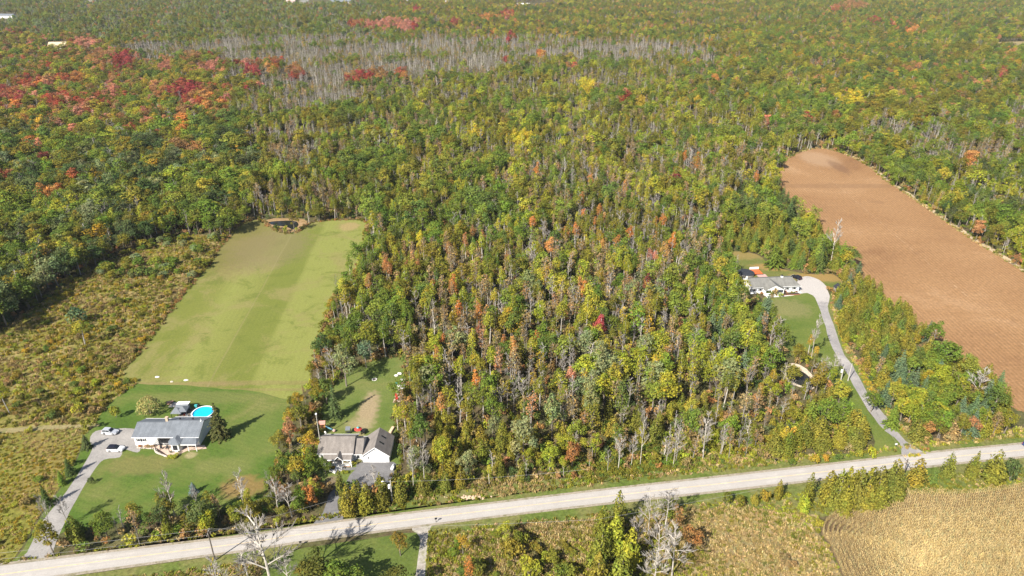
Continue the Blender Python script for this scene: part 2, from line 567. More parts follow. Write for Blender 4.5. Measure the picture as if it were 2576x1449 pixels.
def field_mat():
    t = NT('mown_field_grass')
    p = t.pos()
    a0, a1 = Vector((*G(310, 940), 0)), Vector((*G(600, 562), 0))
    d = (a1 - a0).normalized()
    nrm = Vector((d.y, -d.x, 0))
    if nrm.x < 0:
        nrm = -nrm
    width = (Vector((*G(800, 860), 0)) - a0).dot(nrm)
    wob = t.math('MULTIPLY_ADD', t.noise(p, 0.05, 5), 3.0, -1.5)
    u = t.math('DIVIDE', t.math('ADD', t.dot(p, nrm, -a0.dot(nrm)), wob), width)
    L, Dk, O, Tn = (0.187, 0.2, 0.052), (0.132, 0.15, 0.031), (0.138, 0.152, 0.032), (0.20, 0.178, 0.066)
    c = t.ramp(u, [(0.0, O), (0.13, O), (0.2, (0.148, 0.16, 0.036)), (0.3, L), (0.475, (0.165, 0.176, 0.044)), (0.51, (0.14, 0.153, 0.034)), (0.57, Dk), (0.70, Dk), (0.735, L), (1.0, L)])
    n = t.noise(p, 0.045, 8, 0.7, 0.5)
    c = t.mix(t.rangemap(n, 0.48, 0.62, 0, 0.75), c, Tn)
    n2 = t.noise(p, 0.11, 7, 0.7, 0.6)
    c = t.mix(t.rangemap(n2, 0.5, 0.34, 0, 0.7), c, (0.105, 0.128, 0.024))
    bx, by = G(660, 612)
    cx, cy = G(560, 965)
    ex, ey = G(870, 570)
    c = spots(t, p, c, [(bx - 8, by, 17, 42, (0.14, 0.112, 0.042), 0.6), (bx + 6, by - 6, 20, 30, (0.165, 0.135, 0.066), 0.6), (cx - 14, cy - 0.5, 26, 1.8, (0.21, 0.155, 0.075), 0.5), (cx + 12, cy + 0.5, 30, 1.5, (0.2, 0.15, 0.07), 0.45), (cx + 20, cy - 3.5, 34, 0.9, (0.2, 0.15, 0.07), 0.45), (ex + 2, ey, 6, 7, (0.28, 0.2, 0.1), 0.7)])
    # fine swath lines along the field and a wheel track
    s = t.math('SINE', t.math('MULTIPLY', t.dot(p, nrm), 2 * PI / 1.9))
    sn = t.math('MULTIPLY', s, t.rangemap(t.noise(p, 0.03, 2), 0.4, 0.65, 0.05, 0.5))
    c = t.gain(c, t.math('MULTIPLY_ADD', sn, 0.3, 0.5), 0.972, 1.028)
    tr = t.math('ABSOLUTE', t.math('ADD', t.dot(p, nrm, -a0.dot(nrm)), t.math('MULTIPLY_ADD', t.noise(p, 0.02, 2), 1.6, -0.8 - 0.497 * width)))
    c = t.mix(t.rangemap(tr, 0.5, 0.15, 0, 0.28), c, (0.24, 0.2, 0.10))
    f = t.noise(p, 1.6, 6, 0.75)
    c = t.gain(c, f, 0.84, 1.16)
    return t.finish(c, 0.95, 0.1, f, 0.06)


px_sheet('mown_field', FIELD, 0.03, field_mat(), 4, 0.25)
bx, by = G(610, 1225)
hx, hy = G(430, 1180)
ry_ = G(660, 985)
lawn1 = ground_mat('house_lawn', [(0.048, 0.09, 0.015), (0.072, 0.118, 0.02), (0.105, 0.132, 0.03), (0.155, 0.155, 0.052)], 0.07, (0.78, 1.22),
                   [(bx, by, 7, 5, (0.22, 0.13, 0.055), 0.7), (*G(350, 1170), 11, 5, (0.17, 0.145, 0.055), 0.6), (*G(560, 1170), 10, 4, (0.15, 0.155, 0.05), 0.6), (*G(520, 1000), 26, 4, (0.15, 0.15, 0.05), 0.55), (*G(480, 1145), 2.0, 1.6, (0.3, 0.25, 0.14), 0.7), (*G(640, 1100), 9, 16, (0.11, 0.14, 0.035), 0.5)], 0.05, 1.8, ((0.35, 0.94), 1.7, 0.965, 1.03))
px_sheet('house_lawn', LAWN1, 0.02, lawn1, 3, 0.15)
meadow = ground_mat('rough_meadow', [(0.13, 0.112, 0.028), (0.18, 0.148, 0.035), (0.155, 0.15, 0.028), (0.25, 0.20, 0.08), (0.165, 0.12, 0.042)], 0.06, (0.6, 1.35), (), 0.3, 0.9)
px_sheet('rough_meadow', MEADOW_A, 0.012, meadow, 3, 0.3)
meadow_b = ground_mat('gold_meadow', [(0.135, 0.125, 0.026), (0.20, 0.155, 0.045), (0.16, 0.16, 0.03), (0.25, 0.19, 0.08)], 0.06, (0.65, 1.3), (), 0.3, 0.9)
px_sheet('lower_meadow', MEADOW_B, 0.016, meadow_b, 3, 0.2)
px_sheet('farm_track', TRACK, 0.03, ground_mat('worn_grass', [(0.16, 0.14, 0.06), (0.24, 0.2, 0.10), (0.12, 0.13, 0.035)], 0.3, (0.75, 1.25)), 3, 0.1)
tan_meadow = ground_mat('dry_meadow', [(0.105, 0.11, 0.026), (0.175, 0.145, 0.055), (0.26, 0.2, 0.105), (0.12, 0.125, 0.03), (0.25, 0.19, 0.095)], 0.07, (0.65, 1.3), (), 0.3, 0.9)
px_sheet('dry_meadow', MEADOW_C, 0.014, tan_meadow, 3, 0.3)
px_sheet('south_lawn', SOUTH_LAWN, 0.02, ground_mat('south_lawn', [(0.062, 0.095, 0.02), (0.09, 0.12, 0.026), (0.13, 0.14, 0.04)], 0.08, (0.75, 1.25), (), 0.08, 1.4), 3, 0.2)
px_sheet('back_yard', YARD2, 0.02, ground_mat('yard_grass', [(0.075, 0.115, 0.022), (0.11, 0.14, 0.035), (0.15, 0.155, 0.05)], 0.09, (0.8, 1.2), [(*G(925, 1035), 3.6, 13, (0.27, 0.21, 0.125), 0.95), (*G(905, 1068), 5, 3.5, (0.26, 0.22, 0.12), 0.7), (*G(830, 1222), 2.6, 4.5, (0.17, 0.13, 0.085), 0.95)], 0.05, 1.8), 3, 0.15)
px_sheet('lawn_by_lane', LAWN3, 0.02, ground_mat('lane_lawn', [(0.06, 0.105, 0.017), (0.09, 0.125, 0.025), (0.12, 0.145, 0.033), (0.155, 0.16, 0.05)], 0.06, (0.8, 1.2), [(*G(1985, 775), 10, 10, (0.19, 0.17, 0.075), 0.6), (*G(2090, 1035), 5, 3, (0.17, 0.16, 0.06), 0.7), (*G(2020, 890), 5, 3, (0.26, 0.17, 0.06), 0.6)], 0.05, 1.6), 3, 0.2)
px_sheet('rear_lawn', BACK3, 0.02, ground_mat('rear_lawn', [(0.085, 0.115, 0.024), (0.12, 0.13, 0.035), (0.16, 0.145, 0.05)], 0.06, (0.8, 1.2), [(*G(1850, 640), 18, 7, (0.25, 0.17, 0.065), 0.6), (*G(1965, 672), 16, 5, (0.29, 0.175, 0.065), 0.7), (*G(2070, 697), 16, 6, (0.29, 0.175, 0.065), 0.7)], 0.05, 1.6), 3, 0.3)


def plough_mat():
    t = NT('ploughed_soil')
    p = t.pos()
    d = Vector((*G(2447, 604), 0)) - Vector((*G(2201, 430), 0))
    d.normalize()
    nrm = (d.y, -d.x, 0)
    n = t.noise(p, 0.018, 8, 0.65, 0.5)
    c = t.ramp(n, [(0.3, (0.19, 0.102, 0.050)), (0.45, (0.25, 0.142, 0.068)), (0.58, (0.275, 0.16, 0.078)), (0.7, (0.33, 0.205, 0.11))])
    w = t.math('SINE', t.math('MULTIPLY_ADD', t.noise(p, 0.03, 2), 2.0, t.math('MULTIPLY', t.dot(p, nrm), 2 * PI / 1.5)))
    c = t.gain(c, t.math('MULTIPLY_ADD', w, t.rangemap(t.noise(p, 0.025, 3), 0.35, 0.65, 0.05, 0.22), 0.5), 0.88, 1.1)
    f = t.noise(p, 0.7, 8, 0.8)
    c = t.gain(c, f, 0.75, 1.25)
    c = spots(t, p, c, [(*G(2060, 400), 14, 22, (0.33, 0.225, 0.14), 0.6), (*G(2105, 468), 75, 5, (0.2, 0.115, 0.06), 0.55), (*G(2110, 420), 5, 18, (0.15, 0.085, 0.05), 0.6)])
    c = t.mix(t.rangemap(t.noise(p, 0.05, 6, 0.7, 0.8), 0.58, 0.72, 0, 0.45), c, (0.17, 0.095, 0.05))
    c = t.mix(t.rangemap(t.noise(p, 0.9, 4, 0.7), 0.6, 0.72, 0, 0.5), c, (0.42, 0.31, 0.2))
    # pale crop residue along the edge rows
    e = t.noise(p, 0.35, 6, 0.8)
    k = t.math('ABSOLUTE', t.math('ADD', t.dot(p, nrm, -Vector((*G(2380, 700), 0)).dot(Vector(nrm))), 0.0))
    c = t.mix(t.math('MULTIPLY', t.rangemap(k, 0.8, 0.2, 0, 1), t.rangemap(e, 0.5, 0.62, 0, 0.4)), c, (0.42, 0.31, 0.2))
    return t.finish(c, 0.97, 0.05, f, 0.12)


px_sheet('ploughed_field', PLOUGH, 0.03, plough_mat(), 4, 0.4)
# pale stubble margin along the far side of the ploughed field
marg = [(2124, 388), (2161, 405), (2201, 430), (2231, 457), (2267, 480), (2360, 544), (2447, 604), (2490, 630), (2576, 685), (2680, 755)]
mg = smooth([G(*p) for p in marg], 4, False)
strip('field_margin', [(x + 3.2, y + 2.6) for x, y in mg], mg, 0.06, ground_mat('stubble_margin', [(0.30, 0.22, 0.12), (0.45, 0.36, 0.24), (0.25, 0.2, 0.09)], 0.2, (0.7, 1.25)))
px_sheet('far_field', FAR_FIELD, 0.05, ground_mat('far_field', [(0.20, 0.17, 0.07), (0.27, 0.21, 0.11)], 0.02), 2, 0.5)
px_sheet('corn_ground', CORN, 0.02, ground_mat('corn_soil', [(0.10, 0.07, 0.038), (0.15, 0.105, 0.06)], 0.3), 4, 0.1)

gravel = ground_mat('gravel', [(0.21, 0.195, 0.185), (0.27, 0.255, 0.24), (0.32, 0.30, 0.28)], 0.25, (0.82, 1.15), (), 0.04, 2.5)
px_sheet('west_driveway', DRIVE1, 0.035, gravel, 3, 0.08)
px_sheet('south_driveway', SOUTH_DRIVE, 0.035, ground_mat('gravel_track', [(0.25, 0.22, 0.18), (0.36, 0.33, 0.29), (0.17, 0.17, 0.07)], 0.3, (0.75, 1.2)), 3, 0.08)
asph = ground_mat('driveway_asphalt', [(0.115, 0.112, 0.115), (0.15, 0.147, 0.15), (0.185, 0.18, 0.18)], 0.25, (0.85, 1.15), (), 0.02, 2.5)
px_sheet('centre_driveway', DRIVE2, 0.035, asph, 3, 0.05)
lane = ground_mat('lane_gravel', [(0.21, 0.20, 0.20), (0.27, 0.255, 0.25), (0.37, 0.35, 0.33)], 0.12, (0.82, 1.15), [(*G(2045, 725), 12, 16, (0.42, 0.39, 0.365), 0.85)], 0.04, 2.0)
px_sheet('lane_verge', [(x + 20, y - 5) for x, y in DRIVE3[5:18]] + [(2240, 1062), (2160, 1000), (2120, 935), (2085, 860), (2070, 800)], 0.01, verge, 3, 0.3)
px_sheet('long_lane', DRIVE3, 0.035, lane, 3, 0.28)


def road_mat():
    t = NT('old_asphalt')
    p = t.pos()
    n = t.noise(p, 0.16, 8, 0.7, 0.3)
    c = t.ramp(n, [(0.3, (0.345, 0.322, 0.30)), (0.55, (0.395, 0.37, 0.345)), (0.72, (0.45, 0.42, 0.39))])
    cr = t.noise(p, 0.5, 10, 0.8, 3.0)
    c = t.mix(t.rangemap(t.math('ABSOLUTE', t.math('SUBTRACT', cr, 0.5)), 0.012, 0.0, 0, 0.4), c, (0.2, 0.18, 0.165))
    wn_ = t.noise(p, 0.045, 3)
    c = t.mix(t.rangemap(wn_, 0.62, 0.75, 0, 0.5), c, (0.33, 0.305, 0.285))
    ac = t.node('ShaderNodeAttribute', attribute_type='GEOMETRY', attribute_name='across').outputs['Fac']
    wv = t.math('COSINE', t.math('MULTIPLY', ac, 8 * PI))
    c = t.mix(t.math('MULTIPLY', t.rangemap(wv, -0.2, -1.0, 0, 1), t.rangemap(t.noise(p, 0.08, 4), 0.35, 0.6, 0.12, 0.4)), c, (0.31, 0.285, 0.265))
    eg = t.math('ABSOLUTE', t.math('SUBTRACT', ac, 0.5))
    c = t.mix(t.rangemap(t.math('ADD', eg, t.math('MULTIPLY_ADD', t.noise(p, 0.7, 5, 0.7), 0.12, -0.06)), 0.43, 0.5, 0, 0.7), c, (0.26, 0.235, 0.19))
    f = t.noise(p, 4.0, 5, 0.7)
    return t.finish(t.gain(c, f, 0.9, 1.08), 0.85, 0.2, f, 0.01)


sh = ground_mat('gravel_shoulder', [(0.20, 0.17, 0.11), (0.30, 0.26, 0.21), (0.13, 0.125, 0.05)], 0.35, (0.75, 1.2), (), 0.03, 2.0)
o_ = road_line(-0.06)
i_ = road_line(1.06)
strip('road_shoulder', o_, i_, 0.04, sh)
r0, r1 = road_line(0.07), road_line(0.93)
strip('road', r0, r1, 0.055, road_mat())
M['yellow_paint'] = plain('road_paint', (0.62, 0.45, 0.22), 0.7, 0.2, 0.6)
c0, c1 = road_line(0.485), road_line(0.512)
strip('centre_line', c0, c1, 0.062, M['yellow_paint'])


def water_mat(name, col):
    t = NT(name)
    n = t.noise(t.pos(), 1.2, 4)
    return t.finish(col, 0.12, 0.5, n, 0.01)


px_sheet('pond_bank_field', POND_LB, 0.045, ground_mat('reed_bank', [(0.16, 0.105, 0.04), (0.27, 0.18, 0.09), (0.33, 0.22, 0.13)], 0.3, (0.7, 1.3)), 3, 0.3)
px_sheet('field_pond', POND_L, 0.06, water_mat('pond_water', (0.012, 0.014, 0.015)), 3, 0.1)
px_sheet('pond_bank_lane', POND_RB, 0.045, ground_mat('sand_bank', [(0.38, 0.31, 0.22), (0.55, 0.47, 0.37), (0.30, 0.2, 0.11)], 0.5, (0.75, 1.2)), 3, 0.1)
px_sheet('lane_pond', POND_R, 0.06, water_mat('lane_pond_water', (0.022, 0.021, 0.014)), 3, 0.1)

# ------------------------------------------------------------------ plant forms (built once, shared by every copy)
def quads_mesh(name, C, N, size, mat, r_, asp=0.8, bend=0.25):
    """leaf sprays: one bent quad per centre, facing roughly along its normal"""
    n = len(C)
    N = N / np.maximum(np.linalg.norm(N, axis=1, keepdims=True), 1e-6)
    R = r_.normal(size=(n, 3))
    T = np.cross(N, R)
    T /= np.maximum(np.linalg.norm(T, axis=1, keepdims=True), 1e-6)
    B = np.cross(N, T)
    s = (np.asarray(size) * r_.uniform(0.6, 1.3, n))[:, None]
    h = s * 0.5
    w = h * asp
    V = np.empty((n, 4, 3))
    j = lambda: r_.uniform(0.7, 1.25, (n, 1))
    V[:, 0] = C - T * h * j() - N * s * bend * 0.5
    V[:, 1] = C - B * w * j() + N * s * bend * 0.3
    V[:, 2] = C + T * h * j() - N * s * bend * 0.5
    V[:, 3] = C + B * w * j() + N * s * bend * 0.3
    return V.reshape(-1, 3), np.arange(n * 4).reshape(n, 4)


class Form:
    """crown and trunk meshes of one plant form, nominal height and width"""

    def __init__(s, kind, h, w):
        s.kind, s.h, s.w = kind, h, w
        s.crown = s.trunk = s.whole = None


def to_mesh(name, V, F, mats, mi=None):
    me = bpy.data.meshes.new(name)
    me.from_pydata([tuple(v) for v in V], [], [tuple(int(i) for i in f) for f in F])
    for m in mats:
        me.materials.append(m)
    if mi is not None:
        me.polygons.foreach_set('material_index', mi)
    me.update()
    return me


FORMS = {}


def finish_form(f, cv, cf, tb, leafm, barkm):
    f.crown = to_mesh(f.kind + '_crown', cv, cf, [leafm]) if len(cv) else None
    f.trunk = to_mesh(f.kind + '_trunk', tb.v, tb.f, [barkm]) if tb.v else None
    V = list(map(tuple, cv)) + tb.v
    F = [tuple(map(int, q)) for q in cf] + [tuple(i + len(cv) for i in q) for q in tb.f]
    f.whole = to_mesh(f.kind, V, F, [leafm, barkm], [0] * len(cf) + [1] * len(tb.f))
    FORMS.setdefault(f.kind, []).append(f)


def lobes_points(lobes, n, r_, shell=(0.72, 1.05)):
    A = np.array([(a[3] * a[4] + a[3] * a[5] + a[4] * a[5]) for a in lobes])
    cnt = np.maximum((n * A / A.sum()).astype(int), 4)
    C, N = [], []
    for (cx, cy, cz, rx, ry, rz), k in zip(lobes, cnt):
        d = r_.normal(size=(k, 3))
        d /= np.linalg.norm(d, axis=1, keepdims=True)
        d[:, 2] = np.where(d[:, 2] < -0.55, -d[:, 2], d[:, 2])
        rr = r_.uniform(*shell, (k, 1))
        p = d * rr * (rx, ry, rz) + (cx, cy, cz)
        nn = d / (rx, ry, rz)
        keep = np.ones(k, bool)
        for q in lobes:
            if q[:3] != (cx, cy, cz):
                e = (p - q[:3]) / q[3:]
                keep &= (e ** 2).sum(1) > 0.5
        C.append(p[keep])
        nn = nn / np.linalg.norm(nn, axis=1, keepdims=True)
        N.append(nn[keep] + r_.normal(scale=0.45, size=(keep.sum(), 3)) + (0, 0, 0.25))
    return np.vstack(C), np.vstack(N)


def trunk_to(tb, h, r, lobes, r_, lean=0.3):
    top = Vector((r_.normal() * lean, r_.normal() * lean, h))
    mid = Vector((top.x * 0.4 + r_.normal() * 0.12, top.y * 0.4 + r_.normal() * 0.12, h * 0.5))
    tb.tube((0, 0, -0.3), mid, r, r * 0.7, 6, 0, False)
    tb.tube(mid, top, r * 0.7, r * 0.25, 5, 0, False)
    for l in lobes:
        p = Vector(l[:3])
        z = min(h * 0.95, max(h * 0.3, p.z - l[5] * 0.8 - 0.5))
        b = mid.lerp(top, (z - h * 0.5) / (h * 0.5)) if z > h * 0.5 else Vector((0, 0, 0)).lerp(mid, z / (h * 0.5))
        if (p - b).length > 0.8:
            tb.tube(b, p, r * 0.4, r * 0.12, 4, 0, False)


def make_broadleaf(seed, dens=1.0):
    r_ = np.random.default_rng(seed)
    h, w = 13.0, 7.0
    tall = r_.uniform(0.8, 1.25)
    lobes = [(0, 0, 8.4, 2.0, 2.0, 2.4 * tall)]
    m = int(r_.integers(8, 12))
    for i in range(m):
        a = i * 2.4 + r_.uniform(-0.5, 0.5)
        z = r_.uniform(4.6, 11.8)
        d = r_.uniform(0.9, 2.6) * (1.0 if z < 9.5 else 0.55) * (1.0 if z > 6 else 0.8)
        s = r_.uniform(0.7, 1.75) * (0.8 if z > 10 else 1)
        lobes.append((d * math.cos(a), d * math.sin(a), z, s, s * r_.uniform(0.8, 1.2), s * r_.uniform(0.75, 1.3)))
    C, N = lobes_points(lobes, int(1250 * dens), r_, (0.5, 1.14))
    cv, cf = quads_mesh('c', C, N, 0.5, None, r_)
    tb = MB()
    trunk_to(tb, 9.5, 0.22, lobes, r_)
    f = Form('broadleaf_tree', h, w)
    finish_form(f, cv, cf, tb, M['leaf'], M['bark'])


def make_poplar(seed):
    r_ = np.random.default_rng(seed)
    h, w = 16.0, 3.8
    lobes = []
    z0 = r_.uniform(7.0, 9.8)
    n = 6
    for i in range(n):
        t = i / (n - 1)
        z = z0 + (15.0 - z0) * t
        s = (1.45 - 0.75 * t * t) * r_.uniform(0.75, 1.15)
        a = r_.uniform(0, 2 * PI)
        d = r_.uniform(0.2, 0.9) * (1 - 0.5 * t)
        lobes.append((d * math.cos(a), d * math.sin(a), z, s, s, s * r_.uniform(1.0, 1.4)))
    C, N = lobes_points(lobes, 720, r_, (0.5, 1.2))
    cv, cf = quads_mesh('c', C, N, 0.44, None, r_)
    tb = MB()
    trunk_to(tb, 14.0, 0.2, lobes, r_, 0.35)
    f = Form('poplar_tree', h, w)
    finish_form(f, cv, cf, tb, M['leaf'], M['pale_bark'])


def make_cedar(seed):
    r_ = np.random.default_rng(seed)
    h, w = 9.0, 4.4
    CC, NN = [], []
    spires = [(0, 0, h, 1.75)]
    for _ in range(int(r_.integers(1, 4))):
        a, d = r_.uniform(0, 2 * PI), r_.uniform(0.5, 1.1)
        spires.append((d * math.cos(a), d * math.sin(a), h * r_.uniform(0.55, 0.92), r_.uniform(0.9, 1.5)))
    for (ox, oy, hh, rad) in spires:
        n = int(560 * rad * hh / h / 1.35)
        z = hh * (1 - np.sqrt(r_.uniform(0.002, 1, n)) * 0.97)
        a = r_.uniform(0, 2 * PI, n)
        p1, p2, p3 = r_.uniform(0, 6, 3)
        prof = np.clip(1 - (z / hh) ** r_.uniform(1.7, 3.2), 0.04, 1) * np.clip(0.5 + z / hh * 2.4, 0, 1)
        rr = rad * prof * (1 + 0.2 * np.sin(3 * a + p1 + z * 0.7) + 0.16 * np.sin(5 * a + p2 - z * 1.3) + 0.12 * np.sin(z * 3.2 + p3 + 2 * a)) * r_.uniform(0.6, 1.15, n)
        CC.append(np.stack([rr * np.cos(a) + ox, rr * np.sin(a) + oy, z + 0.15], 1))
        NN.append(np.stack([np.cos(a), np.sin(a), np.full(n, 0.55)], 1) + r_.normal(scale=0.4, size=(n, 3)))
    cv, cf = quads_mesh('c', np.vstack(CC), np.vstack(NN), 0.46, None, r_)
    tb = MB()
    tb.tube((0, 0, -0.2), (r_.normal() * 0.1, r_.normal() * 0.1, h * 0.8), 0.17, 0.05, 5, 0, False)
    f = Form('cedar_tree', h, w)
    finish_form(f, cv, cf, tb, M['needle'], M['bark'])


def make_spruce(seed, kind='spruce_tree', h=12.0, w=6.4, open_=0.0):
    r_ = np.random.default_rng(seed)
    tb = MB()
    tb.tube((0, 0, -0.2), (0, 0, h * 0.97), 0.22, 0.03, 6, 0, False)
    C, N, S = [], [], []
    tiers = 13
    for k in range(tiers):
        t = k / (tiers - 1)
        z = 0.9 + open_ + (h - 1.2 - open_) * t
        L = (w / 2) * (1 - t) ** 0.85 * r_.uniform(0.8, 1.12) + 0.25
        nb = max(5, int(12 - 6 * t))
        a0 = r_.uniform(0, 6)
        for i in range(nb):
            a = a0 + 2 * PI * i / nb + r_.uniform(-0.25, 0.25)
            l = L * r_.uniform(0.72, 1.15)
            d = np.array([math.cos(a), math.sin(a), 0])
            sd = np.array([-d[1], d[0], 0])
            m = max(3, int(l * 4.6))
            for q in range(m):
                u = (q + 0.6) / m
                zz = z - 0.28 * l * u * u + 0.1
                for side in (-1, 1):
                    c = d * l * u + sd * side * r_.uniform(0.02, 0.34) * (1.25 - u) * l * 0.5 + np.array([0, 0, zz + r_.normal() * 0.08])
                    C.append(c)
                    N.append(np.array([0, 0, 1.0]) + d * 0.35 + r_.normal(scale=0.33, size=3))
                    S.append(0.62 - 0.15 * u)
            if i % 2 == 0:
                tb.tube((0, 0, z), tuple(d * l * 0.85 + np.array([0, 0, z - 0.2 * l])), 0.05, 0.02, 3, 0, False)
    cv, cf = quads_mesh('c', np.array(C), np.array(N), np.array(S), None, r_, 0.75)
    f = Form(kind, h, w)
    finish_form(f, cv, cf, tb, M['needle'], M['bark'])


def branches(tb, p, d, l, r, depth, r_, tips, spread, mi_twig=1, min_r=0.03, more=0):
    q = p + d * l
    tb.tube(p, q, r, max(r * 0.6, min_r * 0.6), 5 if r > 0.1 else 3, 0 if depth > 1 else mi_twig, False)
    if depth == 0:
        tips.append(q)
        return
    k = (4 if depth > 1 else 5) + more
    for i in range(k):
        a = r_.uniform(0, 2 * PI)
        s = r_.uniform(0.45, 1.0) * spread
        t = r_.uniform(0.35, 1.0)
        up = d + Vector((math.cos(a) * s, math.sin(a) * s, r_.uniform(-0.05, 0.45)))
        branches(tb, p + d * l * t, up.normalized(), l * r_.uniform(0.45, 0.75), max(r * 0.45, min_r), depth - 1, r_, tips, spread, mi_twig, min_r, more)


def make_bare(seed, kind='bare_tree', h=12.0, w=5.0, leaves=0, upright=False, more=0):
    r_ = np.random.default_rng(seed)
    tb = MB()
    tips = []
    top = Vector((r_.normal() * 0.35, r_.normal() * 0.35, h * 0.86))
    mid = Vector((top.x * 0.4 + r_.normal() * 0.15, top.y * 0.4 + r_.normal() * 0.15, h * 0.45))
    tb.tube((0, 0, -0.3), mid, 0.16, 0.11, 6, 0, False)
    tb.tube(mid, top, 0.11, 0.035, 5, 0, False)
    n = 11
    for i in range(n):
        t = i / (n - 1)
        z = h * (0.34 + 0.52 * t)
        b = mid.lerp(top, (z - h * 0.45) / (h * 0.41)) if z > h * 0.45 else Vector((0, 0, 0)).lerp(mid, z / (h * 0.45))
        a = i * 2.4 + r_.uniform(-0.5, 0.5)
        s = 0.55 if upright else r_.uniform(0.7, 1.3)
        d = Vector((math.cos(a) * s, math.sin(a) * s, r_.uniform(0.6, 1.1))).normalized()
        branches(tb, b, d, (w * 0.36) * (1.1 - 0.55 * t) * r_.uniform(0.7, 1.2), 0.075, 2, r_, tips, 0.55 if upright else 0.85, 1, 0.03, more)
    # crown = twigs (material slot 1), trunk = slot 0
    f = Form(kind, h, w)
    tw, tr = MB(), MB()
    for dst, k in ((tr, 0), (tw, 1)):
        used = {}
        for q, m in zip(tb.f, tb.mi):
            if m == k:
                for i in q:
                    if i not in used:
                        used[i] = len(dst.v)
                        dst.v.append(tb.v[i])
                dst.f.append(tuple(used[i] for i in q))
    cv = np.array(tw.v).reshape(-1, 3)
    cf = [tuple(q) for q in tw.f]
    if leaves:
        idx = r_.integers(0, len(tips), leaves)
        C = np.array([tips[i] for i in idx]) + r_.normal(scale=0.35, size=(leaves, 3))
        N = r_.normal(size=(leaves, 3)) + (0, 0, 0.5)
        lv, lf = quads_mesh('c', C, N, 0.5, None, r_)
        tw2 = MB()
        tw2.v = list(map(tuple, cv)) + tr.v
        tw2.f = cf + [tuple(i + len(cv) for i in q) for q in tr.f]
        finish_form(f, lv, lf, tw2, M['leaf'], M['twig'])
    else:
        finish_form(f, cv, np.array(cf, dtype=object), tr, M['pale_twig'] if more else M['twig'], M['pale_bark'] if seed % 2 or more else M['twig'])


def make_shrub(seed):
    r_ = np.random.default_rng(seed)
    lobes = []
    for i in range(6):
        a = r_.uniform(0, 2 * PI)
        d = r_.uniform(0.2, 0.95)
        s = r_.uniform(0.55, 0.9)
        lobes.append((d * math.cos(a), d * math.sin(a), r_.uniform(0.7, 1.5), s, s, s * 0.95))
    C, N = lobes_points(lobes, 420, r_)
    C[:, 2] = np.maximum(C[:, 2], 0.08)
    cv, cf = quads_mesh('c', C, N, 0.36, None, r_)
    tb = MB()
    for l in lobes[:4]:
        tb.tube((0, 0, -0.1), l[:3], 0.05, 0.02, 3, 0, False)
    f = Form('shrub', 2.3, 3.0)
    finish_form(f, cv, cf, tb, M['leaf'], M['bark'])


def make_weed(seed):
    r_ = np.random.default_rng(seed)
    V, F = [], []
    for i in range(26):
        a, d = r_.uniform(0, 2 * PI), r_.uniform(0, 0.75)
        b = np.array([d * math.cos(a), d * math.sin(a), -0.05])
        hgt = r_.uniform(0.45, 1.05)
        a2 = r_.uniform(0, 2 * PI)
        l = np.array([math.cos(a2), math.sin(a2), 0])
        tip = b + np.array([0, 0, hgt]) + l * hgt * r_.uniform(0.1, 0.45)
        s = np.array([-l[1], l[0], 0]) * r_.uniform(0.05, 0.12)
        m = (b + tip) / 2 + np.array([0, 0, 0.1])
        o = len(V)
        V += [b - s * 0.5, b + s * 0.5, m + s * 1.4, tip, m - s * 1.4]
        F.append((o, o + 1, o + 2, o + 3, o + 4))
    f = Form('weed', 1.0, 1.5)
    f.whole = to_mesh('weed', V, F, [M['blade']])
    FORMS.setdefault('weed', []).append(f)


def make_brush(seed):
    r_ = np.random.default_rng(seed)
    lobes = [(r_.normal() * 0.5, r_.normal() * 0.5, r_.uniform(0.6, 1.8), 0.8, 0.8, 0.9) for _ in range(4)]
    C, N = lobes_points(lobes, 110, r_, (0.5, 1.1))
    cv, cf = quads_mesh('c', C, N, 0.6, None, r_)
    f = Form('brush', 2.4, 2.6)
    f.whole = to_mesh('brush', cv, cf, [M['blade']])
    FORMS.setdefault('brush', []).append(f)


def make_corn(seed):
    r_ = np.random.default_rng(seed)
    mb_ = MB()
    for k in range(3):
        x = (k - 1) * 0.22 + r_.uniform(-0.05, 0.05)
        y = r_.uniform(-0.07, 0.07)
        h = r_.uniform(1.7, 2.2)
        mb_.tube((x, y, 0), (x + r_.normal() * 0.08, y + r_.normal() * 0.08, h), 0.02, 0.012, 3, 0, False)
        for i in range(6):
            z = 0.35 + i * 0.28 + r_.uniform(-0.1, 0.1)
            a = r_.uniform(0, 2 * PI)
            d = Vector((math.cos(a), math.sin(a), 0))
            s = Vector((-d.y, d.x, 0)) * 0.06
            L = r_.uniform(0.35, 0.6)
            p = Vector((x, y, z))
            q = p + d * L * 0.55 + Vector((0, 0, 0.22))
            e = p + d * L + Vector((0, 0, r_.uniform(-0.35, 0.0)))
            mb_.add([p - s * 0.5, p + s * 0.5, q + s, q - s, e], [(0, 1, 2, 3), (3, 2, 4)])
    f = Form('corn', 2.2, 0.8)
    f.whole = to_mesh('corn', mb_.v, mb_.f, [M['blade']])
    FORMS.setdefault('corn', []).append(f)


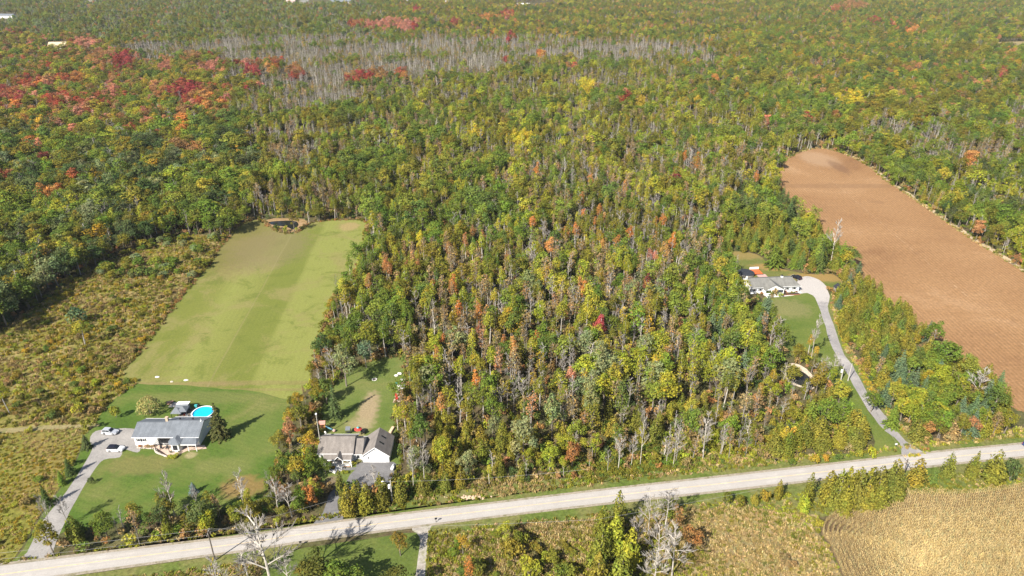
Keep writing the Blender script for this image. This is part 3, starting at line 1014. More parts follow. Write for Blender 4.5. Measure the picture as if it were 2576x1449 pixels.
for i in range(6):
    make_broadleaf(100 + i)
for i in range(2):
    make_broadleaf(150 + i, 0.55)
for i in range(7):
    make_poplar(200 + i)
for i in range(7):
    make_cedar(300 + i)
for i in range(4):
    make_spruce(400 + i)
for i in range(3):
    make_spruce(420 + i, 'pine_tree', 13.0, 8.0, 0.2)
for i in range(3):
    make_bare(500 + i)
for i in range(3):
    make_bare(520 + i, 'bare_tree', 14.0, 3.4, 0, True)
for i in range(4):
    make_bare(560 + i, 'grey_tree', 12.0, 6.0, 0, False, 2)
for i in range(4):
    make_bare(540 + i, 'thin_tree', 13.0, 4.0, 210, True)
for i in range(6):
    make_shrub(600 + i)
def make_round_bush(seed):
    r_ = np.random.default_rng(seed)
    lobes = [(0, 0, 1.25, 1.1, 1.1, 1.05)]
    for i in range(12):
        a = i * 2.4
        d = r_.uniform(0.5, 1.0)
        lobes.append((d * math.cos(a), d * math.sin(a), r_.uniform(0.7, 1.8) - 0.15 * d, 0.55, 0.55, 0.55))
    C, N = lobes_points(lobes, 1500, r_, (0.75, 1.08))
    C[:, 2] = np.maximum(C[:, 2], 0.05)
    cv, cf = quads_mesh('c', C, N, 0.2, None, r_)
    tb = MB()
    for l in lobes[:6]:
        tb.tube((0, 0, -0.1), l[:3], 0.05, 0.02, 3, 0, False)
    f = Form('round_bush', 2.4, 3.1)
    finish_form(f, cv, cf, tb, M['leaf'], M['bark'])


make_round_bush(700)
for i in range(3):
    make_weed(620 + i)
for i in range(3):
    make_brush(640 + i)
for i in range(4):
    make_corn(660 + i)
for k in ('maple_tree',):
    FORMS[k] = FORMS['broadleaf_tree']

# ------------------------------------------------------------------ instanced masses (forest, undergrowth, weeds, corn)
proto_col = bpy.data.collections.new('plant_forms')
PROTO = []
for k in ('broadleaf_tree', 'poplar_tree', 'cedar_tree', 'spruce_tree', 'pine_tree', 'bare_tree', 'thin_tree', 'shrub', 'weed', 'brush', 'corn'):
    for i, f in enumerate(FORMS[k]):
        o = bpy.data.objects.new('plant_form_%03d' % len(PROTO), f.whole)
        proto_col.objects.link(o)
        PROTO.append((k, i))
PIDX = {p: i for i, p in enumerate(PROTO)}
PIDX.update({('maple_tree', i): PIDX[('broadleaf_tree', i)] for i in range(len(FORMS['broadleaf_tree']))})

ng = bpy.data.node_groups.new('scatter', 'GeometryNodeTree')
ng.interface.new_socket('Geometry', in_out='INPUT', socket_type='NodeSocketGeometry')
ng.interface.new_socket('Geometry', in_out='OUTPUT', socket_type='NodeSocketGeometry')
gi = ng.nodes.new('NodeGroupInput')
go = ng.nodes.new('NodeGroupOutput')
ci = ng.nodes.new('GeometryNodeCollectionInfo')
ci.inputs['Collection'].default_value = proto_col
ci.inputs['Separate Children'].default_value = True
ci.inputs['Reset Children'].default_value = True
iop = ng.nodes.new('GeometryNodeInstanceOnPoints')
iop.inputs['Pick Instance'].default_value = True


def named(attr, typ):
    k = ng.nodes.new('GeometryNodeInputNamedAttribute')
    k.data_type = typ
    k.inputs['Name'].default_value = attr
    return k.outputs[0]


ng.links.new(gi.outputs[0], iop.inputs['Points'])
ng.links.new(ci.outputs[0], iop.inputs['Instance'])
ng.links.new(named('form', 'INT'), iop.inputs['Instance Index'])
e2r = ng.nodes.new('FunctionNodeEulerToRotation')
ng.links.new(named('turn', 'FLOAT_VECTOR'), e2r.inputs[0])
ng.links.new(e2r.outputs[0], iop.inputs['Rotation'])
ng.links.new(named('size', 'FLOAT_VECTOR'), iop.inputs['Scale'])
ng.links.new(iop.outputs[0], go.inputs[0])


def scatter(name, rows, label=None):
    """rows: (x, y, z, form, rotation z, scale xy, scale z, tint)"""
    n = len(rows)
    me = bpy.data.meshes.new(name)
    me.vertices.add(n)
    me.vertices.foreach_set('co', np.array([r[0:3] for r in rows], np.float32).ravel())
    a = me.attributes.new('form', 'INT', 'POINT')
    a.data.foreach_set('value', np.array([r[3] for r in rows], np.int32))
    a = me.attributes.new('turn', 'FLOAT_VECTOR', 'POINT')
    a.data.foreach_set('vector', np.array([(0, 0, r[4]) for r in rows], np.float32).ravel())
    a = me.attributes.new('size', 'FLOAT_VECTOR', 'POINT')
    a.data.foreach_set('vector', np.array([(r[5], r[5], r[6]) for r in rows], np.float32).ravel())
    a = me.attributes.new('tint', 'FLOAT_VECTOR', 'POINT')
    a.data.foreach_set('vector', np.array([r[7] for r in rows], np.float32).ravel())
    o = bpy.data.objects.new(name, me)
    COL.objects.link(o)
    md = o.modifiers.new('scatter', 'NODES')
    md.node_group = ng
    o['kind'] = 'stuff'
    if label:
        o['label'] = label
    return o


# ------------------------------------------------------------------ colours of the wood (albedo)
GREEN = [(0.085, 0.128, 0.022), (0.105, 0.155, 0.024), (0.075, 0.115, 0.028), (0.13, 0.165, 0.028)]
PALEG = [(0.155, 0.185, 0.085), (0.135, 0.17, 0.085)]
YGREEN = [(0.20, 0.215, 0.026), (0.225, 0.225, 0.032), (0.175, 0.20, 0.024)]
OLIVE = [(0.134, 0.133, 0.021), (0.112, 0.12, 0.020), (0.155, 0.14, 0.023), (0.10, 0.108, 0.021)]
GOLD = [(0.235, 0.18, 0.024), (0.27, 0.195, 0.028), (0.21, 0.165, 0.028)]
ORANGE = [(0.33, 0.15, 0.045), (0.30, 0.13, 0.04), (0.33, 0.18, 0.065)]
RUST = [(0.235, 0.125, 0.05), (0.27, 0.15, 0.075), (0.21, 0.125, 0.055)]
RED = [(0.25, 0.056, 0.034), (0.215, 0.046, 0.036), (0.27, 0.085, 0.048), (0.2, 0.07, 0.042)]
CRIMSON = [(0.20, 0.032, 0.04), (0.24, 0.045, 0.055), (0.16, 0.035, 0.038)]
PINK = [(0.37, 0.175, 0.135), (0.33, 0.15, 0.105)]
GREY = [(0.2, 0.18, 0.16)]
BROWN = [(0.19, 0.14, 0.065), (0.23, 0.17, 0.085)]
DARK = [(0.048, 0.078, 0.026), (0.06, 0.085, 0.035)]
BLUEG = [(0.07, 0.115, 0.062), (0.085, 0.13, 0.08)]
LEMON = [(0.33, 0.29, 0.03), (0.29, 0.265, 0.035)]
PAL = dict(green=GREEN, pale=PALEG, ygreen=YGREEN, olive=OLIVE, gold=GOLD, orange=ORANGE, rust=RUST, red=RED, crimson=CRIMSON, pink=PINK, grey=GREY, brown=BROWN, dark=DARK, blue=BLUEG, lemon=LEMON)
WORDS = dict(green='green', pale='pale grey-green', ygreen='yellow-green', olive='olive', gold='golden yellow', orange='orange', rust='rusty brown', red='bright red', crimson='dark crimson', pink='salmon pink', grey='leafless grey', brown='tan brown', dark='dark green', blue='blue-green', lemon='lemon yellow')


def tint_of(c, k=0.14):
    b = rnd.choice(PAL[c])
    b = (b[0] * 1.36 + 0.012, b[1] * 1.31 + 0.011, b[2] * 1.2 + 0.004)
    g = rnd.uniform(1 - k, 1 + k)
    return tuple(max(0.004, v * g * rnd.uniform(0.93, 1.07)) for v in b)


# zones: polygon in the photo, mix of (kind, colour, weight), height range, width factor, phrase
def Z(poly, mix, h, phrase, wf=1.0, dens=1.0):
    return dict(poly=poly, mix=mix, h=h, phrase=phrase, wf=wf, dens=dens)


ZONES = [
    Z([(280, 128), (700, 95), (1280, 108), (1780, 112), (1800, 160), (1500, 168), (1200, 185), (1070, 225), (900, 262), (760, 300), (640, 300), (590, 270), (650, 215), (560, 190), (600, 165), (330, 160)],
      [('bare_tree', 'grey', 66), ('thin_tree', 'brown', 13), ('poplar_tree', 'olive', 8), ('broadleaf_tree', 'green', 8), ('thin_tree', 'gold', 5)], (11, 15), 'in the pale bare belt'),
    Z([(0, 85), (330, 110), (600, 165), (1010, 160), (1010, 205), (600, 300), (560, 335), (0, 345)],
      [('broadleaf_tree', 'olive', 30), ('maple_tree', 'rust', 12), ('maple_tree', 'red', 6), ('broadleaf_tree', 'green', 18), ('broadleaf_tree', 'ygreen', 10), ('bare_tree', 'grey', 14), ('maple_tree', 'gold', 6), ('maple_tree', 'pink', 4)], (9, 14), 'among the far red maples', 1.2),
    Z([(-400, -60), (900, -60), (1000, 100), (700, 100), (330, 120), (-400, 90)],
      [('broadleaf_tree', 'olive', 26), ('broadleaf_tree', 'green', 24), ('broadleaf_tree', 'pale', 12), ('bare_tree', 'grey', 18), ('poplar_tree', 'ygreen', 8), ('cedar_tree', 'olive', 8), ('maple_tree', 'rust', 3), ('broadleaf_tree', 'dark', 4)], (9, 13), 'in the farthest wood'),
    Z([(820, -60), (1900, -60), (1900, 108), (820, 108)],
      [('broadleaf_tree', 'olive', 34), ('broadleaf_tree', 'green', 22), ('broadleaf_tree', 'ygreen', 12), ('maple_tree', 'gold', 7), ('maple_tree', 'rust', 6), ('bare_tree', 'grey', 13), ('broadleaf_tree', 'dark', 4)], (9, 13), 'in the farthest wood'),
    Z([(1700, -60), (3000, -60), (3000, 270), (2100, 330), (1700, 300)],
      [('broadleaf_tree', 'olive', 26), ('broadleaf_tree', 'green', 34), ('broadleaf_tree', 'ygreen', 10), ('broadleaf_tree', 'dark', 6), ('thin_tree', 'brown', 7), ('maple_tree', 'rust', 4), ('bare_tree', 'grey', 8), ('maple_tree', 'gold', 5)], (10, 14), 'beyond the ploughed field'),
    Z([(2080, 300), (2600, 280), (2700, 420), (2600, 470), (2250, 400), (2120, 360)],
      [('bare_tree', 'grey', 34), ('broadleaf_tree', 'green', 24), ('broadleaf_tree', 'olive', 16), ('thin_tree', 'brown', 16), ('broadleaf_tree', 'ygreen', 8)], (10, 14), 'behind the ploughed field'),
    Z([(2120, 370), (2700, 420), (2800, 800), (2576, 690), (2400, 570)],
      [('broadleaf_tree', 'green', 36), ('broadleaf_tree', 'dark', 10), ('cedar_tree', 'olive', 26), ('bare_tree', 'grey', 12), ('broadleaf_tree', 'ygreen', 12)], (9, 13), 'along the field margin'),
    # left, beside the mown field
    Z([(-200, 330), (560, 300), (660, 400), (640, 555), (560, 600), (300, 660), (100, 780), (-200, 900)],
      [('broadleaf_tree', 'green', 34), ('broadleaf_tree', 'dark', 22), ('broadleaf_tree', 'olive', 17), ('poplar_tree', 'ygreen', 6), ('bare_tree', 'grey', 9), ('broadleaf_tree', 'pale', 6), ('maple_tree', 'gold', 4), ('broadleaf_tree', 'ygreen', 5), ('spruce_tree', 'dark', 2)], (9.5, 15), 'west of the mown field', 1.22),
    Z([(520, 300), (1010, 260), (1010, 560), (620, 560)],
      [('broadleaf_tree', 'green', 26), ('broadleaf_tree', 'olive', 24), ('poplar_tree', 'ygreen', 14), ('thin_tree', 'brown', 14), ('bare_tree', 'grey', 16), ('poplar_tree', 'pale', 6)], (10, 15), 'behind the mown field'),
    # hedge strip between mown field and backyard 2, down to the road
    Z([(890, 545), (930, 545), (900, 740), (840, 900), (800, 1060), (800, 1180), (780, 1250), (640, 1260), (700, 1080), (740, 985), (780, 900), (820, 760)],
      [('broadleaf_tree', 'green', 24), ('broadleaf_tree', 'olive', 26), ('shrub', 'olive', 10), ('thin_tree', 'brown', 14), ('bare_tree', 'grey', 12), ('broadleaf_tree', 'rust', 6), ('broadleaf_tree', 'gold', 8)], (5.5, 9), 'in the field hedgerow', 0.9),
    # roadside hedge of house 1
    Z([(105, 1412), (150, 1330), (330, 1300), (480, 1280), (600, 1262), (640, 1225), (790, 1235), (810, 1310), (470, 1366)],
      [('broadleaf_tree', 'olive', 28), ('broadleaf_tree', 'green', 18), ('cedar_tree', 'olive', 18), ('shrub', 'olive', 8), ('thin_tree', 'brown', 4), ('bare_tree', 'grey', 8), ('broadleaf_tree', 'ygreen', 8), ('broadleaf_tree', 'gold', 3)], (5.5, 9.0), 'in the bungalow hedge', 1.0, 1.9),
    # cedar belt along the road, centre
    Z([(845, 1310), (850, 1240), (990, 1200), (1060, 1060), (1250, 1060), (1400, 1090), (1480, 1140), (1480, 1215), (1140, 1260)],
      [('cedar_tree', 'olive', 62), ('broadleaf_tree', 'pale', 10), ('broadleaf_tree', 'ygreen', 10), ('poplar_tree', 'ygreen', 6), ('bare_tree', 'grey', 6), ('thin_tree', 'brown', 4), ('broadleaf_tree', 'rust', 2)], (7, 11), 'in the roadside cedar belt', 0.95, 1.1),
    Z([(1480, 1215), (1480, 1060), (1900, 1030), (1900, 1170)],
      [('bare_tree', 'grey', 36), ('cedar_tree', 'olive', 26), ('thin_tree', 'brown', 20), ('broadleaf_tree', 'green', 8), ('shrub', 'olive', 10)], (7, 12), 'at the thin road edge'),
    # cedar hedge block beside the lane mouth
    Z([(1870, 1175), (1890, 1090), (2180, 1072), (2212, 1110), (2205, 1145), (2100, 1152), (1950, 1167)],
      [('cedar_tree', 'olive', 80), ('cedar_tree', 'gold', 6), ('thin_tree', 'brown', 6), ('shrub', 'gold', 8)], (7, 9.5), 'in the lane mouth block', 1.35, 2.1),
    # cedar and pine belt between lane and ploughed field
    Z([(2085, 720), (2130, 660), (2300, 800), (2500, 960), (2530, 1010), (2530, 1120), (2300, 1130), (2240, 1040), (2150, 920), (2090, 790)],
      [('cedar_tree', 'olive', 54), ('cedar_tree', 'green', 6), ('spruce_tree', 'blue', 12), ('broadleaf_tree', 'green', 20), ('broadleaf_tree', 'ygreen', 6), ('thin_tree', 'brown', 4)], (7, 10.5), 'in the lane belt', 1.15, 1.35),
    # behind house 3: pines and cedars
    Z([(1750, 640), (1800, 520), (2000, 490), (2140, 600), (2140, 680), (2090, 690), (1950, 660), (1850, 630)],
      [('cedar_tree', 'olive', 46), ('broadleaf_tree', 'green', 18), ('pine_tree', 'dark', 14), ('pine_tree', 'green', 12), ('broadleaf_tree', 'ygreen', 10)], (9, 13), 'behind the white house', 1.15),
    # around house 3, south side
    Z([(1760, 640), (1960, 720), (1960, 900), (1900, 960), (1760, 960)],
      [('broadleaf_tree', 'green', 34), ('poplar_tree', 'green', 16), ('bare_tree', 'grey', 14), ('thin_tree', 'brown', 10), ('broadleaf_tree', 'ygreen', 14), ('pine_tree', 'blue', 8), ('cedar_tree', 'olive', 6)], (10, 15), 'beside the white house'),
    # around lane pond
    Z([(1880, 900), (2070, 900), (2120, 1000), (2060, 1060), (1880, 1090)],
      [('broadleaf_tree', 'olive', 22), ('bare_tree', 'grey', 26), ('thin_tree', 'brown', 18), ('cedar_tree', 'olive', 18), ('poplar_tree', 'gold', 6), ('broadleaf_tree', 'ygreen', 10)], (6, 9), 'around the lane pond'),
    # central wood, lower part: ash and poplar with bare stems
    Z([(1020, 760), (1900, 760), (1900, 1090), (1480, 1110), (1020, 1110)],
      [('poplar_tree', 'ygreen', 14), ('poplar_tree', 'olive', 13), ('thin_tree', 'brown', 22), ('bare_tree', 'grey', 24), ('thin_tree', 'ygreen', 6), ('broadleaf_tree', 'green', 10), ('broadleaf_tree', 'ygreen', 7), ('broadleaf_tree', 'pale', 4), ('cedar_tree', 'olive', 5), ('poplar_tree', 'orange', 3), ('thin_tree', 'rust', 4), ('thin_tree', 'gold', 4)], (11, 16), 'in the open ash wood'),
    Z([(860, 480), (1300, 480), (1300, 1000), (860, 1000)],
      [('broadleaf_tree', 'green', 24), ('poplar_tree', 'green', 18), ('poplar_tree', 'ygreen', 16), ('broadleaf_tree', 'olive', 14), ('thin_tree', 'brown', 9), ('bare_tree', 'grey', 10), ('cedar_tree', 'olive', 5), ('poplar_tree', 'rust', 3)], (10, 15), 'east of the mown field'),
    Z([(1300, 440), (2000, 380), (2000, 780), (1300, 780)],
      [('poplar_tree', 'ygreen', 12), ('poplar_tree', 'olive', 14), ('broadleaf_tree', 'green', 14), ('thin_tree', 'brown', 26), ('bare_tree', 'grey', 26), ('thin_tree', 'ygreen', 5), ('broadleaf_tree', 'olive', 8), ('poplar_tree', 'orange', 3), ('broadleaf_tree', 'ygreen', 5)], (11, 16), 'in the thin stemmed wood'),
    Z([(900, 170), (2150, 170), (2150, 480), (860, 500)],
      [('broadleaf_tree', 'green', 24), ('poplar_tree', 'olive', 18), ('poplar_tree', 'ygreen', 14), ('bare_tree', 'grey', 17), ('thin_tree', 'brown', 16), ('broadleaf_tree', 'olive', 10), ('broadleaf_tree', 'ygreen', 8)], (11, 15), 'in the upper wood'),
]
DEFAULT = Z(None, [('broadleaf_tree', 'green', 28), ('broadleaf_tree', 'olive', 26), ('poplar_tree', 'ygreen', 12), ('bare_tree', 'grey', 15), ('thin_tree', 'brown', 11), ('broadleaf_tree', 'dark', 4), ('maple_tree', 'rust', 4)], (9, 13), 'in the outer wood')

# patches of autumn colour that stand out: x, y, rx, ry, colour
BLOBS = [(83, 208, 40, 15, 'red'), (147, 197, 22, 11, 'red'), (198, 195, 18, 16, 'orange'), (20, 235, 30, 18, 'crimson'), (30, 255, 34, 16, 'red'), (150, 253, 45, 20, 'red'), (203, 273, 30, 20, 'red'), (283, 205, 14, 10, 'red'), (283, 230, 18, 10, 'pink'), (247, 250, 13, 12, 'red'), (397, 223, 20, 16, 'rust'), (467, 223, 38, 18, 'crimson'), (477, 260, 27, 20, 'red'), (530, 258, 26, 22, 'orange'), (527, 230, 22, 12, 'rust'), (313, 150, 24, 22, 'crimson'), (250, 145, 33, 16, 'rust'), (210, 107, 27, 10, 'pink'), (480, 140, 22, 11, 'rust'), (417, 167, 18, 10, 'pink'), (523, 173, 20, 14, 'pink'), (627, 173, 22, 16, 'crimson'), (667, 157, 50, 9, 'red'), (743, 180, 20, 16, 'red'), (693, 169, 15, 8, 'orange'), (617, 223, 8, 12, 'crimson'), (80, 363, 20, 18, 'red'), (13, 437, 22, 13, 'red'), (133, 473, 33, 16, 'orange'), (107, 403, 10, 10, 'crimson'), (180, 447, 9, 9, 'red'), (460, 307, 12, 20, 'orange'), (560, 285, 20, 12, 'rust'), (470, 365, 40, 14, 'rust'),
         (892, 57, 22, 9, 'red'), (929, 64, 13, 8, 'crimson'), (992, 60, 60, 13, 'pink'), (1042, 67, 9, 10, 'crimson'), (1145, 55, 13, 8, 'crimson'), (1275, 35, 17, 11, 'red'), (1229, 43, 22, 8, 'orange'), (1239, 80, 9, 9, 'orange'), (1282, 90, 8, 12, 'crimson'), (899, 193, 27, 12, 'crimson'), (952, 183, 23, 12, 'rust'), (1009, 182, 13, 9, 'red'), (1272, 148, 8, 10, 'crimson'), (1359, 133, 13, 7, 'orange'), (1435, 160, 12, 8, 'red'), (1575, 245, 17, 15, 'red'), (1605, 257, 15, 16, 'gold'), (1649, 407, 7, 16, 'pink'), (1692, 443, 6, 12, 'crimson'), (1119, 270, 7, 8, 'orange'), (1475, 217, 14, 13, 'lemon'), (1305, 350, 40, 14, 'lemon'), (1192, 327, 18, 9, 'lemon'), (1045, 22, 8, 8, 'crimson'),
         (2144, 247, 33, 17, 'lemon'), (2294, 75, 14, 7, 'orange'), (2244, 62, 9, 6, 'red'), (2204, 50, 17, 8, 'crimson'), (2520, 182, 11, 10, 'crimson'), (2147, 13, 33, 11, 'rust'), (2100, 22, 12, 8, 'red'), (2027, 300, 9, 12, 'crimson'), (1930, 313, 9, 11, 'pink'), (2444, 395, 8, 13, 'orange'), (2547, 127, 12, 8, 'orange'), (2240, 187, 9, 8, 'red'), (1797, 203, 7, 11, 'orange'),
         (1202, 813, 11, 18, 'red'), (1559, 733, 9, 15, 'orange'), (1382, 740, 9, 18, 'pink'), (1422, 736, 9, 14, 'orange'), (1459, 723, 11, 17, 'orange'), (1512, 820, 8, 18, 'crimson'), (1540, 886, 7, 18, 'crimson'), (1405, 906, 8, 18, 'crimson'), (1272, 825, 24, 20, 'gold'), (1272, 943, 12, 18, 'orange'), (1439, 936, 9, 15, 'pink'), (1625, 946, 8, 18, 'crimson'), (1482, 946, 8, 10, 'orange'), (1622, 710, 7, 22, 'crimson'), (1389, 816, 20, 22, 'green'), (1059, 600, 12, 24, 'lemon'), (1509, 583, 10, 17, 'gold'), (1482, 773, 22, 26, 'ygreen'), (543, 506, 12, 14, 'gold'), (537, 590, 7, 7, 'red'), (540, 640, 8, 6, 'green'), (1650, 880, 10, 18, 'pink'), (1560, 600, 10, 14, 'orange'), (1640, 640, 10, 14, 'pink'), (1480, 990, 10, 14, 'gold'), (1330, 860, 9, 13, 'orange'), (1100, 950, 12, 14, 'orange'), (1140, 800, 12, 16, 'gold')]

OPEN = [FIELD, LAWN1, MEADOW_A, MEADOW_B, TRACK, DRIVE1, YARD2, DRIVE2, LAWN3, BACK3, DRIVE3, PLOUGH, CORN, SOUTH_LAWN, SOUTH_DRIVE, MEADOW_C, SOUTH_VERGE_W, SOUTH_VERGE_E, NORTH_VERGE, FAR_FIELD, POND_LB, POND_RB,
        [(-400, 1478), (105, 1404), (470, 1360), (860, 1308), (1532, 1228), (2035, 1171), (2358, 1134), (2800, 1088), (2800, 1600), (-400, 1600)],
        [(115, 112), (175, 112), (172, 131), (118, 131)], [(208, 0), (244, 0), (244, 7), (208, 7)], [(718, 0), (885, 0), (885, 13), (718, 13)], [(1016, 0), (1150, 0), (1150, 8), (1016, 8)], [(1296, 8), (1400, 6), (1400, 19), (1296, 19)], [(-20, 36), (45, 36), (45, 54), (-20, 54)], [(2140, 1120), (2230, 1090), (2280, 1140)], [(2093, 700), (2125, 700), (2125, 740), (2093, 740)],
        [(2526, 990), (2700, 1000), (2700, 1090), (2560, 1086), (2532, 1055)], [(x + 15, y - 3) for x, y in DRIVE3[6:17]] + DRIVE3[17:],
        [(1855, 675), (2020, 675), (2020, 742), (1855, 742)], [(985, 945), (1028, 945), (1018, 1012), (985, 1012)]]


def open_land(px, py):
    r = np.zeros(np.shape(px), bool)
    for p in OPEN:
        r |= inside(px, py, p)
    return r


# candidate trees
cand = []
Y = 108.0
while Y < 2150:
    s = 4.2 if Y < 300 else 4.7 if Y < 450 else 6.0 if Y < 700 else 7.4 if Y < 1200 else 8.8
    hw = 0.775 * Y + 95
    n = int(2 * hw / s)
    xs = -hw + (np.arange(n) + rng.uniform(0, 1, n)) * s
    ys = Y + rng.uniform(-0.5, 0.5, n) * s
    cand.append(np.stack([xs, ys], 1))
    Y += s
cand = np.vstack(cand)
cpx, cpy = PR(cand[:, 0], cand[:, 1], 0.0)
keep = ~open_land(cpx, cpy)
cand, cpx, cpy = cand[keep], cpx[keep], cpy[keep]
zi = np.full(len(cand), -1)
wx = cpx + 16 * np.sin(cand[:, 1] * 0.05 + 1) + 12 * np.sin(cand[:, 0] * 0.09 + 2.2) + rng.normal(0, 9, len(cand))
wy = cpy + np.clip((cpy + 60) * 0.04, 3, 14) * (np.sin(cand[:, 0] * 0.045) + np.sin(cand[:, 0] * 0.017 + cand[:, 1] * 0.03) + rng.normal(0, 0.6, len(cand)))
for i, z in enumerate(ZONES):
    zi[(zi < 0) & inside(wx, wy, z['poly'])] = i
EDGE_KEEP = []
TREES = []          # rows
_n = sum(np.sin(cand[:, 0] * fx + cand[:, 1] * fy + ph) * am for fx, fy, ph, am in ((0.061, 0.022, 0.4, 1.0), (-0.035, 0.071, 2.1, 1.0), (0.13, -0.09, 4.0, 0.6), (0.02, -0.031, 1.0, 1.1), (0.16, 0.17, 5.2, 0.45)))
_n = (_n - _n.min()) / (_n.max() - _n.min()) + rng.normal(0, 0.17, len(cand))
UU = np.zeros(len(cand))
for i in range(-1, len(ZONES)):
    ix = np.nonzero(zi == i)[0]
    if len(ix):
        UU[ix[np.argsort(_n[ix])]] = (np.arange(len(ix)) + 0.5) / len(ix)


def pick(mix, u):
    tot = sum(m[2] for m in mix)
    acc = 0.0
    for m in mix:
        acc += m[2] / tot
        if u <= acc:
            return m
    return mix[-1]


for z in ZONES + [DEFAULT]:
    rnd.shuffle(z['mix'])
for (x, y), ux, uy, k, uu in zip(cand, cpx, cpy, zi, UU):
    z = ZONES[k] if k >= 0 else DEFAULT
    if rnd.random() > 0.9 * z['dens']:
        continue
    reps = 2 if z['dens'] > 1.2 and rnd.random() < (z['dens'] - 1) * 0.8 else 1
    for q in range(reps):
        kind, colr, _ = pick(z['mix'], uu)
        h = rnd.uniform(*z['h'])
        if kind == 'cedar_tree':
            h = min(h, rnd.uniform(6, 10))
        if kind == 'shrub':
            h = rnd.uniform(2.2, 3.5)
        if rnd.random() < 0.18:
            h *= rnd.uniform(0.6, 0.85)
        xx, yy = x + (rnd.uniform(-2, 2) if q else 0), y + (rnd.uniform(-2, 2) if q else 0)
        # nothing tall stands before the white house, the garage or the brown roofed house
        p0 = PR(xx, yy, 0)
        p1 = PR(xx, yy, h)
        if 1872 < p0[0] < 2030 and 728 < p0[1] < 860 and p1[1] < 748:
            continue
        pm = PR(xx, yy, h * 0.9)
        pq = PR(xx, yy, h * 0.5)
        if pm[0] > 1990 and 680 < pm[1] < 1160 and inside([pm[0], pq[0]], [pm[1], pq[1]], DRIVE3).any():
            continue
        if 795 < p0[0] < 1005 and 1150 < p0[1] < 1260 and p1[1] < 1180:
            continue
        TREES.append([kind, colr, xx, yy, h, z, None])
tx = np.array([t[2] for t in TREES])
ty = np.array([t[3] for t in TREES])
th = np.array([t[4] for t in TREES])
mx_, my_ = PR(tx, ty, th * 0.68)
for (bx, by, rx, ry, c) in BLOBS:
    hit = ((mx_ - bx) / rx) ** 2 + ((my_ - by) / ry) ** 2 < rng.uniform(0.5, 1.7, len(mx_))
    small = by > 550 and rx < 16
    for i in np.nonzero(hit)[0][:2 if small else 9999]:
        if rnd.random() < 0.82 or small:
            t = TREES[i]
            t[1] = c if c not in ('red', 'crimson') or small else rnd.choice([c, c, c, c, 'rust', 'pink', 'rust', 'orange'] if c == 'red' else [c, c, c, 'red', 'rust'])
            if t[0] not in ('poplar_tree',) or rnd.random() < 0.4:
                t[0] = 'maple_tree' if c not in ('green', 'ygreen') else 'broadleaf_tree'
            t[4] *= 1.06
            t[6] = 'patch'
            if small:
                t[0] = 'poplar_tree'
                t[4] *= 0.85


# ------------------------------------------------------------------ single trees
N_OF = {}


def plant(kind, x, y, h, w, tint, label, group=None, cat=None, parts=True, form=None, rz=None, name=None):
    fs = FORMS[kind]
    f = fs[form % len(fs)] if form is not None else rnd.choice(fs)
    rz = rnd.uniform(0, 2 * PI) if rz is None else rz
    sc = (w / f.w, w / f.w, h / f.h)
    nm = name or {'grey_tree': 'bare_tree'}.get(kind, kind)
    cat = cat or {'shrub': 'shrub'}.get(nm, 'tree')
    if parts and f.crown and f.trunk:
        o = thing(nm, label, cat, (x, y, 0), rz, group)
        o.scale = sc
        for pn, me in (('trunk', f.trunk), ('crown', f.crown)):
            c = bpy.data.objects.new(pn, me)
            COL.objects.link(c)
            c.parent = o
            c['tint'] = tint
    else:
        o = bpy.data.objects.new(nm, f.whole)
        COL.objects.link(o)
        o.location = (x, y, 0)
        o.rotation_euler.z = rz
        o.scale = sc
        o['tint'] = tint
        tag(o, label, cat, group)
    return o


NOUN = dict(broadleaf_tree='broadleaf tree', poplar_tree='narrow poplar', cedar_tree='cedar', spruce_tree='spruce', pine_tree='layered pine', bare_tree='leafless tree', thin_tree='sparse tree', maple_tree='autumn maple', shrub='low bush')
WID = dict(broadleaf_tree=(0.55, 0.78), maple_tree=(0.6, 0.8), poplar_tree=(0.24, 0.34), cedar_tree=(0.42, 0.6), spruce_tree=(0.45, 0.58), pine_tree=(0.5, 0.62), bare_tree=(0.26, 0.46), thin_tree=(0.24, 0.38), shrub=(1.0, 1.4))
CAP = dict(broadleaf_tree=270, poplar_tree=235, cedar_tree=235, bare_tree=190, thin_tree=150, maple_tree=150, spruce_tree=45, pine_tree=35, shrub=20)
FULL = dict(broadleaf_tree=270, poplar_tree=110, cedar_tree=110, bare_tree=70, thin_tree=30, maple_tree=150, spruce_tree=45, pine_tree=35, shrub=0)
ORD = 'nearest,second nearest,third nearest,fourth nearest,fifth nearest,sixth nearest,seventh nearest,eighth nearest,ninth nearest,tenth nearest,eleventh nearest,twelfth nearest,thirteenth nearest,fourteenth nearest,fifteenth nearest,sixteenth nearest,seventeenth nearest,eighteenth nearest,nineteenth nearest,twentieth nearest'.split(',')
ORD += [o + ' nearest' for o in 'twenty-first,twenty-second,twenty-third,twenty-fourth,twenty-fifth,twenty-sixth,twenty-seventh,twenty-eighth,twenty-ninth,thirtieth'.split(',')]
MARKS = {'field pond': (730, 565), 'lane pond': (2015, 950), 'transformer pole': (987, 1262), 'white garage': (945, 1160), 'white house': (1940, 735), 'lane mouth': (2285, 1145), 'black shed': (2108, 728), 'fire ring': (942, 955), 'blue pool': (512, 1050), 'tan barn': (145, 124), 'lemon tree': (2144, 258), 'ploughed field': (2050, 376), 'mown field': (880, 640), 'bungalow': (430, 1120)}
MARKS = {k: G(*v) for k, v in MARKS.items()}


def lum(c):
    return 0.3 * c[0] + 0.6 * c[1] + 0.1 * c[2]


